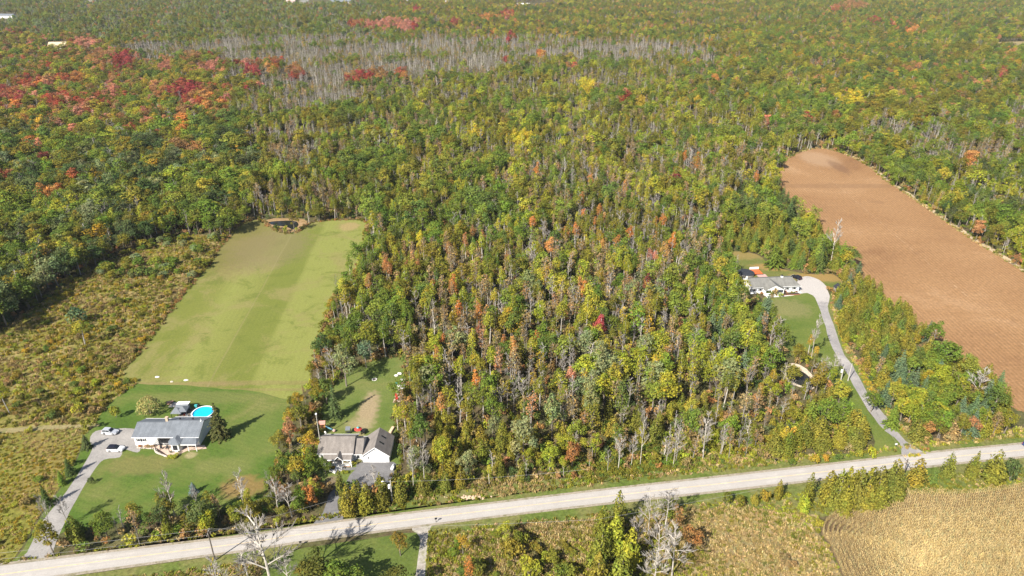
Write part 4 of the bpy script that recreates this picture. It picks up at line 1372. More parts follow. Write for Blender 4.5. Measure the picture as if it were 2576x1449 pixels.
def label_all(rows):
    """rows: dict(x, y, h, tint, colr, noun, phrase, hr) -> label that counts from a landmark"""
    by = {}
    for r in rows:
        lo, hi = r['hr']
        f = (r['h'] - lo) / max(hi - lo, 0.1)
        size = 'tall ' if f > 0.66 else 'short ' if f < 0.3 else ''
        m = sum(lum(c) for c in PAL[r['colr']]) / len(PAL[r['colr']])
        q = lum(r['tint']) / m
        shade = '' if r['colr'] in ('grey', 'dark', 'pale') else 'deep ' if q < 0.9 else 'bright ' if q > 1.1 and r['colr'] != 'red' else ''
        col = '' if r['noun'] == 'leafless tree' else WORDS[r['colr']].replace('bright red', 'red') + ' '
        r['base'] = (size + shade + col + r['noun']).replace('deep dark', 'dark') + ' ' + r['phrase']
        r['grp'] = (col + r['noun'] + ' ' + r['phrase']).strip()
        by.setdefault(r['base'], []).append(r)
    for b, v in by.items():
        if len(v) == 1:
            v[0]['label'] = b
            continue
        cx = sum(r['x'] for r in v) / len(v)
        cy = sum(r['y'] for r in v) / len(v)
        mk = min(MARKS, key=lambda k: math.hypot(MARKS[k][0] - cx, MARKS[k][1] - cy))
        v.sort(key=lambda r: math.hypot(r['x'] - MARKS[mk][0], r['y'] - MARKS[mk][1]))
        for i, r in enumerate(v):
            r['label'] = b + ', ' + ((ORD[i] if i < len(ORD) else 'far from') + ' the ' + mk).replace('nearest the', 'nearest to the' if False else 'nearest the').replace('from the the', 'from the')
            w = r['label'].split()
            if len(w) > 16:
                r['label'] = r['label'].replace('in the middle of the ', 'in the ').replace(' with ', ' ')


def height_from_top(px, py, top):
    X, Y = G(px, py)
    q = (724.5 - top) / FPX
    return CAM_H + Y * (q * _cp - _sp) / (_cp + q * _sp)


def width_at(px, py, wpx):
    X, Y = G(px, py)
    return wpx / FPX * (Y * _cp + CAM_H * _sp)


dist = np.hypot(tx, ty)
order = sorted(range(len(TREES)), key=lambda i: -TREES[i][4] * (1.5 if TREES[i][6] and TREES[i][0] == 'maple_tree' else 1.0) / math.hypot(dist[i], CAM_H))
mass = []
cnt = {}
rows = []
for i in order:
    kind, colr, x, y, h, z, flag = TREES[i]
    w = h * rnd.uniform(*WID[kind]) * z['wf']
    if kind in ('broadleaf_tree', 'maple_tree', 'bare_tree', 'thin_tree') and y > 450:
        w *= 1.12
    if y > 330 and kind == 'broadleaf_tree' and rnd.random() < 0.22:
        h *= 1.2
        w *= rnd.uniform(1.25, 1.6)
    tint = tint_of(colr, 0.14 if y < 330 else 0.27)
    ux, uy = PR(x, y, h * 0.6)
    vis = -10 < ux < 2586 and -6 < uy < 1460
    k = cnt.get(kind, 0)
    if vis and k < CAP[kind]:
        cnt[kind] = k + 1
        rows.append(dict(kind=kind, x=x, y=y, h=h, w=w, tint=tint, colr=colr, noun=NOUN[kind], phrase=z['phrase'], hr=z['h'], parts=k < FULL[kind]))
    else:
        fi = rnd.randrange(len(FORMS[kind]))
        f = FORMS[kind][fi]
        mass.append((x, y, 0.0, PIDX[(kind, fi)], rnd.uniform(0, 6.28), w / f.w, h / f.h, tint))
label_all(rows)
for r in rows:
    plant(r['kind'], r['x'], r['y'], r['h'], r['w'], r['tint'], r['label'], r['grp'], None, r['parts'])
scatter('forest', mass, 'mixed autumn forest of countless green, olive, red and bare grey trees')

# undergrowth below the trees
und = []
gx = rng.uniform(-1, 1, 22000)
gy = rng.uniform(0, 1, 22000) ** 0.75 * 420 + 112
gx = gx * (0.775 * gy + 20)
ux, uy = PR(gx, gy, 0)
ok = ~open_land(ux, uy)
for x, y in zip(gx[ok], gy[ok]):
    fi = rnd.randrange(3)
    s = rnd.uniform(0.5, 1.3)
    und.append((x, y, 0, PIDX[('brush', fi)], rnd.uniform(0, 6.28), s, s * rnd.uniform(0.7, 1.2), tint_of(rnd.choice(['olive', 'olive', 'green', 'brown', 'brown', 'dark', 'ygreen', 'rust']))))
scatter('undergrowth', und, 'olive and brown undergrowth on the woodland floor')

# ------------------------------------------------------------------ single trees and shrubs surveyed one by one
def special(kind, bx, by, top, wpx, colr, label, form=None, name=None, parts=True, cat=None, group=None, tint=None):
    x, y = G(bx, by)
    return plant(kind, x, y, max(0.6, height_from_top(bx, by, top)), width_at(bx, by, wpx), tint or tint_of(colr, 0.05), label, group, cat, parts, form, None, name)


special('spruce_tree', 555, 1102, 1014, 56, 'olive', 'big olive spruce standing beside the pool end of the grey roofed bungalow', 0, None, True, None, None, (0.095, 0.098, 0.034))
special('round_bush', 378, 1042, 998, 64, 'pale', 'large round pale yellow bush on the lawn behind the bungalow', 0, None, True, 'bush', None, (0.33, 0.30, 0.11))
special('spruce_tree', 488, 1240, 1214, 26, 'blue', 'small blue spruce alone on the front lawn', 1, None, True, None, None, (0.15, 0.21, 0.22))
special('spruce_tree', 178, 1194, 1152, 32, 'dark', 'dark spruce beside the west driveway, upper of the pair', 2)
special('spruce_tree', 158, 1219, 1184, 27, 'green', 'green spruce beside the west driveway, lower of the pair', 3)
special('spruce_tree', 220, 1128, 1093, 30, 'dark', 'dark spruce at the corner of the gravel parking pad', 1)
special('spruce_tree', 121, 1272, 1222, 34, 'dark', 'dark spruce where the west driveway bends', 2)
special('grey_tree', 134, 1342, 1238, 34, 'grey', 'leafless tree leaning beside the foot of the west driveway', 0)
special('grey_tree', 172, 1318, 1244, 36, 'grey', 'leafless tree at the end of the roadside hedge', 1)
special('shrub', 231, 1216, 1200, 18, 'dark', 'small dark bush on the lawn edge of the west driveway', 2)
special('grey_tree', 441, 1302, 1184, 50, 'grey', 'tall leafless tree in the roadside hedge before the bungalow lawn', 2)
special('grey_tree', 500, 1290, 1215, 30, 'grey', 'slim leafless tree in the hedge below the small blue spruce', 4)
special('grey_tree', 618, 1292, 1186, 52, 'grey', 'leafless grey tree where the lawn meets the hedgerow', 0)
special('grey_tree', 690, 1500, 1284, 150, 'grey', 'biggest bare tree rising from the south verge across the road', 0)
for k, (a, b, c, d) in enumerate([(628, 1470, 1385, 80), (560, 1500, 1400, 80), (735, 1490, 1380, 70)]):
    special('grey_tree', a, b, c, d, 'grey', 'grey leafless thicket tree ' + ('west of', 'farthest west of', 'just east of')[k] + ' the biggest bare tree', k + 1, None, True, None, 'bare thicket beside the south verge')
special('broadleaf_tree', 1008, 1398, 1330, 54, 'gold', 'round orange and green tree beside the south driveway', 2, None, True, None, None, (0.2, 0.15, 0.03))
special('broadleaf_tree', 800, 1500, 1395, 120, 'olive', 'broad olive tree on the south lawn nearest the bare thicket', 3, None, True, None, None, (0.105, 0.11, 0.025))
special('broadleaf_tree', 865, 1510, 1408, 100, 'green', 'broad green tree on the south lawn, second from the thicket', 1)
special('broadleaf_tree', 1000, 1520, 1422, 80, 'olive', 'olive tree at the south edge beside the gravel drive', 4, None, True, None, None, (0.1, 0.105, 0.025))
# roadside cedars before the centre driveway
for k, (a, b, c, d) in enumerate([(880, 1300, 1212, 46), (925, 1290, 1215, 44), (962, 1275, 1222, 42), (905, 1262, 1205, 26), (1010, 1262, 1196, 40), (858, 1240, 1178, 30)]):
    special('cedar_tree', a, b, c, d, 'olive', 'olive cedar ' + ('first east of the centre driveway mouth', 'second east of the centre driveway mouth', 'third east of the driveway, beside the transformer pole', 'slim, between the driveway pad and the roadside cedars', 'just past the transformer pole', 'on the inner bend of the centre driveway')[k], k)
special('broadleaf_tree', 782, 1283, 1222, 50, 'orange', 'orange leafed tree at the centre driveway mouth', 3)
special('broadleaf_tree', 752, 1215, 1140, 60, 'gold', 'golden brown tree in the hedgerow before the brown roofed house', 5)
special('broadleaf_tree', 785, 1150, 1080, 54, 'gold', 'yellow leafed tree in the hedgerow beside the antenna mast', 0)
special('broadleaf_tree', 820, 1195, 1150, 36, 'green', 'bright green tree at the corner of the brown roofed house', 1)
special('grey_tree', 735, 1300, 1215, 60, 'grey', 'leafless tree west of the centre driveway mouth', 3)
special('grey_tree', 700, 1290, 1200, 56, 'grey', 'leafless tree in the hedge corner by the lawn end', 5)
special('grey_tree', 945, 1235, 1172, 44, 'grey', 'small leafless tree on the asphalt pad edge before the garage', 2)
special('broadleaf_tree', 872, 972, 866, 66, 'pale', 'silvery willow at the head of the back yard', 1)
special('broadleaf_tree', 922, 925, 850, 50, 'blue', 'smaller grey-green willow behind the back yard lawn', 4)
special('broadleaf_tree', 815, 910, 828, 56, 'dark', 'dark green tree at the edge of the mown field by the willow', 2)
special('grey_tree', 842, 965, 870, 44, 'grey', 'leafless tree beside the silvery willow', 0)
special('broadleaf_tree', 822, 1015, 948, 52, 'green', 'green tree on the west side of the back yard', 0)
special('spruce_tree', 845, 1052, 960, 40, 'dark', 'dark spruce shading the back yard patch', 0)
special('broadleaf_tree', 760, 1085, 1000, 50, 'olive', 'olive tree in the hedgerow level with the pool', 5)
special('broadleaf_tree', 735, 1130, 1050, 46, 'rust', 'brownish tree in the hedgerow below the mown field', 3)
# big poplars of the centre belt
for k, (a, b, c, d, e) in enumerate([(1318, 1165, 1040, 78, 'pale'), (1388, 1110, 985, 62, 'pale'), (1425, 1150, 1082, 58, 'ygreen'), (1496, 1160, 1082, 40, 'ygreen'), (1115, 1190, 1090, 60, 'ygreen'), (1060, 1150, 1030, 56, 'green'), (1478, 1085, 940, 56, 'pale'), (1560, 1080, 950, 58, 'green'), (1735, 1060, 990, 52, 'ygreen'), (1240, 1090, 985, 52, 'green'), (1870, 905, 800, 72, 'ygreen'), (1100, 930, 840, 46, 'ygreen')]):
    special('broadleaf_tree', a, b, c, d, e, ('big pale poplar crown standing above the roadside cedars', 'pale poplar behind the biggest pale poplar', 'yellow-green tree low in front of the pale poplars', 'narrow yellow-green tree at the east end of the cedars', 'yellow-green tree above the white garage', 'green tree overhanging the white garage roof', 'tall pale tree deep behind the cedar belt', 'tall green tree over the bare roadside stems', 'yellow-green round tree behind the bare roadside stems', 'green tree behind the west end of the cedar belt', 'large yellow-green tree beside the lane lawn', 'yellow-green tree north of the back yard patio')[k], k)
for k, (a, b, c, d) in enumerate([(1555, 1183, 1085, 46), (1587, 1178, 1090, 30), (1610, 1173, 1020, 34), (1676, 1172, 1110, 30), (1700, 1168, 1068, 36), (1768, 1160, 1040, 56), (1810, 1150, 1060, 30), (1040, 1225, 1120, 36), (1068, 1215, 1110, 40)]):
    special('grey_tree', a, b, c, d, 'grey', ('forked bare tree at the thin wood edge by the road', 'small bare tree beside the forked one at the road edge', 'tallest bare stem at the thin wood edge by the road', 'short bare tree mid way along the thin road edge', 'bare tree leaning at the thin road edge', 'wide pale bare tree west of the cedar block', 'grey bare tree against the cedar block', 'pale bare trunk just east of the garage', 'second pale bare trunk east of the garage')[k], k)
# cedars across the road
CED = [(2030, 1262, 1185, 30, 'olive', 'tall cedar standing alone west of the big cedar hedge'), (2020, 1285, 1240, 34, 'ygreen', 'bright green bush at the foot of the lone cedar'), (1955, 1255, 1205, 26, 'olive', 'olive cedar among bushes on the south verge'), (1925, 1262, 1222, 28, 'gold', 'golden bush on the south verge'), (1820, 1268, 1232, 34, 'olive', 'rounded olive bush west on the south verge'), (1862, 1275, 1245, 28, 'olive', 'small olive bush below the south verge'), (1898, 1268, 1238, 24, 'olive', 'little olive cedar on the south verge'),
       (2300, 1222, 1150, 52, 'olive', 'broad olive cedar beside the dark pole'), (2378, 1200, 1135, 34, 'olive', 'tall olive cedar overlapping the road'), (2440, 1205, 1132, 30, 'olive', 'cedar with a bare stem beside it near the road bend'), (2490, 1212, 1128, 56, 'olive', 'broad olive cedar at the east end of the verge'), (2540, 1210, 1150, 40, 'dark', 'dark bush at the east end of the verge'), (2345, 1215, 1178, 26, 'green', 'green bush between the broad cedar and tall cedar')]
for k, (a, b, c, d, e, l) in enumerate(CED):
    if 'bush' in l and 'cedar' not in l:
        special('shrub', a, b, c, d, e, l, k)
    else:
        special('cedar_tree', a, b, c, d, e, l, k)
HED = [(2075, 1270, 1180), (2098, 1285, 1178), (2122, 1262, 1172), (2120, 1290, 1205), (2148, 1280, 1176), (2172, 1262, 1172), (2172, 1282, 1205), (2198, 1268, 1168), (2205, 1278, 1200), (2228, 1258, 1160), (2238, 1240, 1150), (2250, 1258, 1180), (2088, 1255, 1190), (2150, 1250, 1172), (2185, 1244, 1172)]
for k, (a, b, c) in enumerate(HED):
    special('cedar_tree', a, b, c, 52, 'olive', 'olive cedar of the big hedge by the corn, ' + ('west end', 'west end, nearer the corn', 'front, third from the west', 'low, on the corn side', 'middle', 'road side, past the middle', 'low, middle of the corn side', 'road side, near the east end', 'corn side, near the east end', 'tall, east end', 'tallest, by the dark pole', 'east end, below the tallest', 'road side, west end', 'road side, middle', 'road side, fourth from the east')[k], k, None, True, None, 'cedars of the hedge by the corn')
# thicket in the middle of the south side
for k, (a, b, c, d, e, kd) in enumerate([(1552, 1335, 1230, 48, 'olive', 'cedar_tree'), (1516, 1350, 1268, 48, 'olive', 'cedar_tree'), (1545, 1395, 1290, 66, 'ygreen', 'cedar_tree'), (1508, 1430, 1320, 66, 'olive', 'cedar_tree'), (1582, 1425, 1322, 62, 'ygreen', 'cedar_tree'), (1500, 1500, 1380, 76, 'olive', 'cedar_tree'), (1560, 1495, 1385, 80, 'green', 'cedar_tree'), (1700, 1340, 1275, 46, 'rust', 'broadleaf_tree'), (1690, 1300, 1255, 40, 'olive', 'cedar_tree'), (1730, 1390, 1320, 60, 'rust', 'broadleaf_tree')]):
    special(kd, a, b, c, d, e, WORDS[e] + ' ' + NOUN[kd] + ' of the south thicket, ' + ('tallest, overlapping the road', 'next to the tallest', 'bright, below the tallest', 'on the west flank', 'next to the bare stems', 'lowest on the west side', 'lowest in the middle', 'behind the bare stems', 'on the road side east', 'on the east flank')[k], k, None, True, None, 'south thicket')
for k, (a, b, c, d) in enumerate([(1630, 1345, 1232, 60), (1672, 1330, 1225, 66), (1655, 1420, 1290, 80), (1600, 1400, 1290, 50), (1690, 1450, 1330, 90), (1640, 1500, 1370, 90)]):
    special('grey_tree', a, b, c, d, 'grey', 'grey leafless tree of the south thicket, ' + ('against the road, west', 'against the road, east', 'in the middle', 'beside the bright cedars', 'on the east flank', 'lowest')[k], k, None, True, None, 'south thicket bare trees')
for k, (a, b, c, d, e) in enumerate([(1272, 1362, 1308, 46, 'ygreen'), (1310, 1378, 1335, 46, 'olive'), (1290, 1410, 1362, 60, 'olive'), (1345, 1392, 1360, 36, 'olive'), (1200, 1440, 1395, 60, 'olive'), (1330, 1450, 1402, 60, 'ygreen'), (1165, 1395, 1345, 40, 'gold'), (1180, 1462, 1405, 44, 'orange'), (1390, 1420, 1385, 44, 'olive'), (1420, 1460, 1410, 60, 'olive')]):
    special('broadleaf_tree' if k in (0, 6, 7) else 'shrub', a, b, c, d, e, WORDS[e] + ' bush in the dry meadow, ' + ('largest, by the road verge', 'behind the largest bush', 'wide, in the middle', 'small, by the tan grass', 'low, near the gravel drive', 'low, in front of the middle', 'golden, beside the drive', 'orange leafed, at the lower edge', 'beside the south thicket', 'lower, beside the thicket')[k], k, None, True, 'bush' if k not in (0, 6, 7) else 'tree')
# lane side
for k, (a, b, c, d, kd, e, l) in enumerate([(1985, 640, 600, 60, 'pine_tree', 'dark', 'dark layered pine behind the white house'), (1945, 672, 610, 60, 'pine_tree', 'green', 'green layered pine with wide boughs behind the white house'), (2062, 668, 608, 58, 'pine_tree', 'dark', 'dark layered pine above the gravel turning place'), (2090, 660, 545, 34, 'grey_tree', 'grey', 'leafless tree at the corner of the ploughed field'),
                                           (1942, 930, 850, 30, 'grey_tree', 'grey', 'tall bare stem on the lane lawn'), (2040, 905, 790, 30, 'grey_tree', 'grey', 'bare larch on the lawn beside the lane'), (2032, 895, 840, 20, 'poplar_tree', 'gold', 'slim yellow tree on the lawn beside the lane'), (2090, 960, 885, 40, 'grey_tree', 'grey', 'bare tree between the lane pond and the lane'), (2060, 955, 895, 40, 'grey_tree', 'grey', 'bare tree on the rim of the lane pond'),
                                           (1925, 800, 740, 50, 'spruce_tree', 'blue', 'blue-green spruce at the corner of the white house lawn'), (2110, 1012, 955, 62, 'broadleaf_tree', 'ygreen', 'rounded yellow-green tree on an island bed beside the lane'), (2085, 1010, 968, 30, 'cedar_tree', 'olive', 'olive cedar beside the island bed tree'), (2030, 1080, 1005, 70, 'pine_tree', 'green', 'spreading pine in front of the small lane lawn'),
                                           (2365, 935, 855, 90, 'broadleaf_tree', 'green', 'large round green tree at the edge of the ploughed field'), (2255, 960, 880, 44, 'spruce_tree', 'blue', 'blue-green spruce in the belt beside the lane'), (2290, 1000, 925, 42, 'spruce_tree', 'blue', 'tall blue-green spruce in the middle of the belt'), (2220, 1020, 960, 46, 'spruce_tree', 'blue', 'blue-green spruce nearest the lane bend'), (2240, 1075, 1020, 46, 'spruce_tree', 'green', 'green spruce nearest the lane mouth'), (2450, 1010, 925, 66, 'grey_tree', 'grey', 'dead pale tree with thick limbs in the belt'), (2330, 975, 930, 40, 'broadleaf_tree', 'gold', 'golden tree in the belt below the large green tree'), (2490, 1050, 965, 60, 'broadleaf_tree', 'green', 'green tree at the end of the belt by the soil')]):
    special(kd, a, b, c, d, e, l, k)
for k in range(9):
    a = 2300 + k * 28
    special('broadleaf_tree' if k % 3 else 'cedar_tree', a, 1108 - k * 2, 1052 - k * 3 + (k % 2) * 8, 46, ('olive', 'rust', 'olive', 'brown')[k % 4], ('first', 'second', 'third', 'fourth', 'fifth', 'sixth', 'seventh', 'eighth', 'ninth')[k] + ' brownish tree along the road east of the lane mouth', k, None, False, None, 'roadside trees east of the lane mouth')
for k, (a, b, c, e) in enumerate([(2190, 1150, 22, 'lemon'), (2075, 1160, 16, 'gold'), (2050, 1165, 20, 'gold'), (2110, 1158, 18, 'green'), (2165, 1152, 18, 'ygreen'), (1990, 1170, 16, 'green')]):
    special('shrub', a, b, b - c, c * 1.3, e, WORDS[e] + ' low bush at the foot of the cedar block, ' + ('at its east corner', 'at its middle', 'west of its middle', 'east of its middle', 'second from the east corner', 'farthest west')[k], k)

# ------------------------------------------------------------------ meadow shrubs, weeds and corn
srows, brush = [], []
tries = 0
while len(srows) < 215 and tries < 20000:
    tries += 1
    ux, uy = rnd.uniform(-20, 590), rnd.uniform(600, 1420)
    if rnd.random() > (0.25 + 0.75 * max(0, min(1, (ux - 60) / 420))) and uy < 1080:
        continue
    A = bool(inside([ux], [uy], MEADOW_A)[0])
    B = bool(inside([ux], [uy], MEADOW_B)[0])
    if not (A or B) or (B and rnd.random() < 0.9):
        continue
    x, y = G(ux, uy)
    if any((x - r['x']) ** 2 + (y - r['y']) ** 2 < 2.2 for r in srows):
        continue
    wil = A and uy < 700 and ux < 545
    h = rnd.uniform(3.0, 5.0) if wil else rnd.choice((1, 1, 1.5)) * rnd.uniform(1.1, 2.1)
    col = rnd.choice(['green', 'olive', 'green', 'pale']) if wil else rnd.choice(['olive', 'olive', 'gold', 'brown', 'olive', 'ygreen', 'green'])
    t = tint_of(col)
    srows.append(dict(kind='shrub', x=x, y=y, h=h, w=h * rnd.uniform(1.15, 1.6), tint=t, colr=col, noun='willow bush' if wil else 'meadow bush', phrase='in the north rough meadow' if wil else ('in the rough meadow' if A else 'in the lower gold meadow'), hr=(3.0, 5.0) if wil else (1.1, 3.1)))
nb = 0
while nb < 40:
    ux, uy = rnd.uniform(1085, 2060), rnd.uniform(1318, 1500)
    if not inside([ux], [uy], MEADOW_C)[0] or (1340 < ux < 1500 and uy < 1370) or (ux > 1500 and rnd.random() < 0.75):
        continue
    nb += 1
    x, y = G(ux, uy)
    h = rnd.uniform(1.0, 2.4)
    col = rnd.choice(['olive', 'olive', 'green', 'brown', 'ygreen'])
    srows.append(dict(kind='shrub', x=x, y=y, h=h, w=h * rnd.uniform(1.2, 1.9), tint=tint_of(col), colr=col, noun='meadow bush', phrase='in the dry meadow', hr=(1.0, 2.4)))
label_all(srows)
for r in srows:
    plant('shrub', r['x'], r['y'], r['h'], r['w'], r['tint'], r['label'], r['grp'], 'shrub', False)
special('poplar_tree', 215, 868, 805, 36, 'ygreen', 'lone yellow-green young tree in the rough meadow', 1)
special('shrub', 195, 815, 772, 50, 'blue', 'largest dark willow bush in the middle of the rough meadow', 2)
special('poplar_tree', 25, 1040, 960, 34, 'ygreen', 'yellow-green young tree at the west edge of the rough meadow', 3)
special('shrub', 292, 1050, 1015, 28, 'ygreen', 'yellow-green bush where the rough meadow meets the lawn', 4)
special('shrub', 205, 1040, 1010, 44, 'ygreen', 'bright low bush near the farm track', 0)
for k, (a, b, c, d, e, l) in enumerate([(20, 800, 690, 80, 'pale', 'pale broad tree at the west corner of the rough meadow'), (75, 775, 690, 70, 'green', 'green broad tree at the west edge of the rough meadow'), (-10, 850, 720, 80, 'green', 'green tree cut by the photo edge above the rough meadow')]):
    special('broadleaf_tree', a, b, c, d, e, l, k)

wrows = []


def weeds(poly, n, cols, s0, s1, tall=1.0, brush_share=0.12):
    xs = [p[0] for p in poly]
    ys = [p[1] for p in poly]
    P = [G(*p) for p in poly]
    gx0, gx1 = min(p[0] for p in P), max(p[0] for p in P)
    gy0, gy1 = min(p[1] for p in P), max(p[1] for p in P)
    x = rng.uniform(gx0, gx1, n)
    y = rng.uniform(gy0, gy1, n)
    ux, uy = PR(x, y, 0)
    ok = inside(ux, uy, poly) & (ux > -60) & (ux < 2640) & (uy < 1500)
    for a, b in zip(x[ok], y[ok]):
        s = rnd.uniform(s0, s1)
        brushy = rnd.random() < brush_share
        k = 'brush' if brushy else 'weed'
        fi = rnd.randrange(3)
        if brushy:
            s *= 0.45
        # colour drifts in broad patches
        q = math.sin(a * 0.11 + 1.3) + math.sin(b * 0.14 + a * 0.05) + rnd.gauss(0, 0.7)
        c = cols[int(max(0, min(len(cols) - 1, (q + 2) / 4 * len(cols))))]
        wrows.append((a, b, 0, PIDX[(k, fi)], rnd.uniform(0, 6.28), s, s * rnd.uniform(0.7, 1.2) * tall, tint_of(c, 0.2)))


PAL['straw'] = [(0.28, 0.215, 0.105), (0.33, 0.255, 0.135), (0.23, 0.18, 0.075)]
WORDS['straw'] = 'straw'
weeds(MEADOW_A, 12000, ['brown', 'olive', 'straw', 'olive', 'gold', 'straw', 'ygreen', 'brown'], 0.5, 1.15)
weeds(MEADOW_B, 7000, ['straw', 'olive', 'gold', 'ygreen', 'straw'], 0.35, 0.75, 0.7, 0.0)
weeds(MEADOW_C, 10000, ['olive', 'ygreen', 'straw', 'olive', 'straw', 'straw'], 0.4, 0.95, 0.8, 0.05)
def back_of(poly, dy):
    return [(x, y - dy) for x, y in poly]


NV_BACK = [(-100, 1427), (130, 1397), (470, 1352), (720, 1313), (792, 1299), (860, 1286), (1000, 1255), (1135, 1230), (1300, 1207), (1532, 1187), (1811, 1159), (2200, 1130), (2320, 1112), (2576, 1076), (2700, 1060), (2700, 1085), (2576, 1101), (2358, 1123), (2035, 1160), (1744, 1193), (1532, 1217), (1140, 1264), (860, 1301), (470, 1358), (-100, 1430)]
weeds(NV_BACK, 26000, ['olive', 'straw', 'ygreen', 'olive', 'straw'], 0.4, 0.9)
weeds([(1480, 1205), (1480, 1120), (1700, 1090), (1900, 1080), (1900, 1162), (1690, 1180)], 5000, ['olive', 'green', 'olive', 'straw', 'ygreen'], 0.6, 1.3, 1.0, 0.5)
weeds([(860, 1290), (1000, 1200), (1250, 1150), (1480, 1140), (1480, 1195), (1140, 1236)], 3000, ['olive', 'green', 'olive', 'straw'], 0.5, 1.1, 1.0, 0.4)
LANE_BACK = [(x + 20, y - 5) for x, y in DRIVE3[6:18]] + [(x + 7, y) for x, y in DRIVE3[6:18]][::-1]
weeds(LANE_BACK, 5000, ['olive', 'rust', 'straw', 'ygreen', 'gold'], 0.4, 0.9)
SV_BACK = [(1080, 1338), (1260, 1318), (1507, 1292), (1811, 1260), (2100, 1228), (2400, 1190), (2700, 1158), (2720, 1195), (2576, 1222), (2390, 1243), (2261, 1243), (2106, 1290), (2060, 1300), (1850, 1275), (1600, 1300), (1330, 1316), (1078, 1352)]
weeds(SV_BACK, 7000, ['olive', 'ygreen', 'straw', 'olive'], 0.4, 0.9, 0.8)
weeds([(-120, 1500), (160, 1475), (470, 1432), (660, 1410), (660, 1449), (640, 1540), (-200, 1540)], 4000, ['olive', 'straw', 'ygreen', 'straw'], 0.35, 0.8, 0.7)

# weeds standing along the edges of mown ground
for poly, dens, cols in ((FIELD, 1.0, ['brown', 'olive', 'rust']), (PLOUGH, 0.7, ['straw', 'olive', 'brown']), (YARD2, 0.8, ['olive', 'brown'])):
    pts = smooth([G(*p) for p in poly], 6)
    for (a, b), (c, d) in zip(pts, pts[1:] + pts[:1]):
        L = math.hypot(c - a, d - b)
        ux, uy = PR(a, b, 0)
        if poly is FIELD and uy > 930:
            continue
        for _ in range(int(L * dens * 1.6)):
            t = rnd.random()
            s = rnd.uniform(0.6, 1.3)
            x, y = a + (c - a) * t + rnd.gauss(0, 0.5), b + (d - b) * t + rnd.gauss(0, 0.5)
            wrows.append((x, y, 0, PIDX[('weed', rnd.randrange(3))], rnd.uniform(0, 6.28), s, s, tint_of(rnd.choice(cols))))
scatter('meadow_weeds', wrows, 'brown and straw coloured weeds and tall grass')

# corn: rows follow the rounded field corner, then run straight
crows = []
cpts = smooth([G(*p) for p in CORN], 6)
cc = G(2330, 1400)


def corn_plant(x, y, ang, k=1.0):
    ux, uy = PR(x, y, 0)
    if not (ux < 2680 and uy < 1535 and ux > 2050):
        return
    if not inside([ux], [uy], CORN)[0]:
        return
    fi = rnd.randrange(4)
    s = rnd.uniform(0.85, 1.15)
    c = rnd.choice([(0.50, 0.385, 0.185), (0.56, 0.43, 0.215), (0.47, 0.36, 0.17), (0.53, 0.41, 0.205), (0.43, 0.32, 0.15)])
    g_ = rnd.uniform(0.88, 1.1)
    crows.append((x, y, 0, PIDX[('corn', fi)], ang + rnd.uniform(-0.3, 0.3), s * k, s * rnd.uniform(0.88, 1.05), tuple(v * g_ for v in c)))


lo = [G(*p) for p in [(2119, 1449), (2103, 1410), (2086, 1371), (2067, 1345), (2074, 1316), (2106, 1290), (2164, 1261), (2261, 1244), (2390, 1243), (2487, 1237), (2576, 1223), (2700, 1195)]]
lo = [G(2160, 1540)] + lo
path = smooth(lo, 8, False)
edge = np.array(path)
for r in range(17):
    d = 0.35 + r * 1.05
    off = []
    for i in range(len(path) - 1):
        a, b = Vector(path[i]), Vector(path[i + 1])
        t = (b - a).normalized()
        off.append(((a + b) / 2 + Vector((t.y, -t.x)) * d, math.atan2(t.y, t.x)))
    acc = 0
    for (p, an), (q, an2) in zip(off, off[1:]):
        L = (q - p).length
        if (q - p).dot(Vector((math.cos(an), math.sin(an)))) <= 0:
            continue
        k = acc
        while k < L:
            w = p + (q - p) * (k / L)
            dm = np.hypot(edge[:, 0] - w.x, edge[:, 1] - w.y).min()
            if dm > d * 0.9 - 0.3:
                corn_plant(w.x, w.y, an, min(1.0, 0.6 + max(0, r - 4) * 0.045))
            k += 0.62
        acc = k - L
D_IN = 0.35 + 17 * 1.05
a0 = G(2261, 1244)
a1 = G(2576, 1223)
dirv = Vector((a1[0] - a0[0], a1[1] - a0[1])).normalized()
for r in range(14, 110):
    base = Vector(a0) + Vector((dirv.y, -dirv.x)) * (0.35 + r * 0.84)
    for q in range(-130, 170):
        w = base + dirv * (q * 0.6 + rnd.uniform(-0.15, 0.15))
        dm = np.hypot(edge[:, 0] - w.x, edge[:, 1] - w.y).min()
        if dm > D_IN - 0.6:
            corn_plant(w.x, w.y, math.atan2(dirv.y, dirv.x))
scatter('corn_crop', crows, 'ripe tan corn crop in curved rows')

# ------------------------------------------------------------------ building materials
M['white_siding'] = plain('white_siding', (0.72, 0.72, 0.72), 0.6, 0.05)
M['cream_siding'] = plain('cream_siding', (0.60, 0.60, 0.57), 0.6, 0.05)
M['grey_shingle'] = shingle('grey_shingle', (0.145, 0.16, 0.18))
M['brown_shingle'] = shingle('brown_shingle', (0.19, 0.17, 0.155))
M['old_shingle'] = shingle('weathered_shingle', (0.175, 0.172, 0.158))
M['white_trim'] = plain('white_trim', (0.78, 0.78, 0.78), 0.5, 0.03)
M['black_metal'] = plain('black_metal', (0.018, 0.018, 0.02), 0.45, 0.1)
M['glass'] = plain('window_glass', (0.02, 0.024, 0.03), 0.08, 0.1, 1, 0, 0.6)
M['shutter'] = plain('dark_shutter', (0.03, 0.032, 0.04), 0.6, 0.1)
M['brick'] = plain('brick_red', (0.30, 0.13, 0.075), 0.9, 0.3, 6)
M['tan_brick'] = plain('tan_brick', (0.48, 0.36, 0.25), 0.9, 0.25, 6)
M['paving'] = plain('pink_paving', (0.46, 0.35, 0.28), 0.9, 0.12, 2)
M['concrete'] = plain('pale_concrete', (0.62, 0.60, 0.57), 0.85, 0.08, 2)
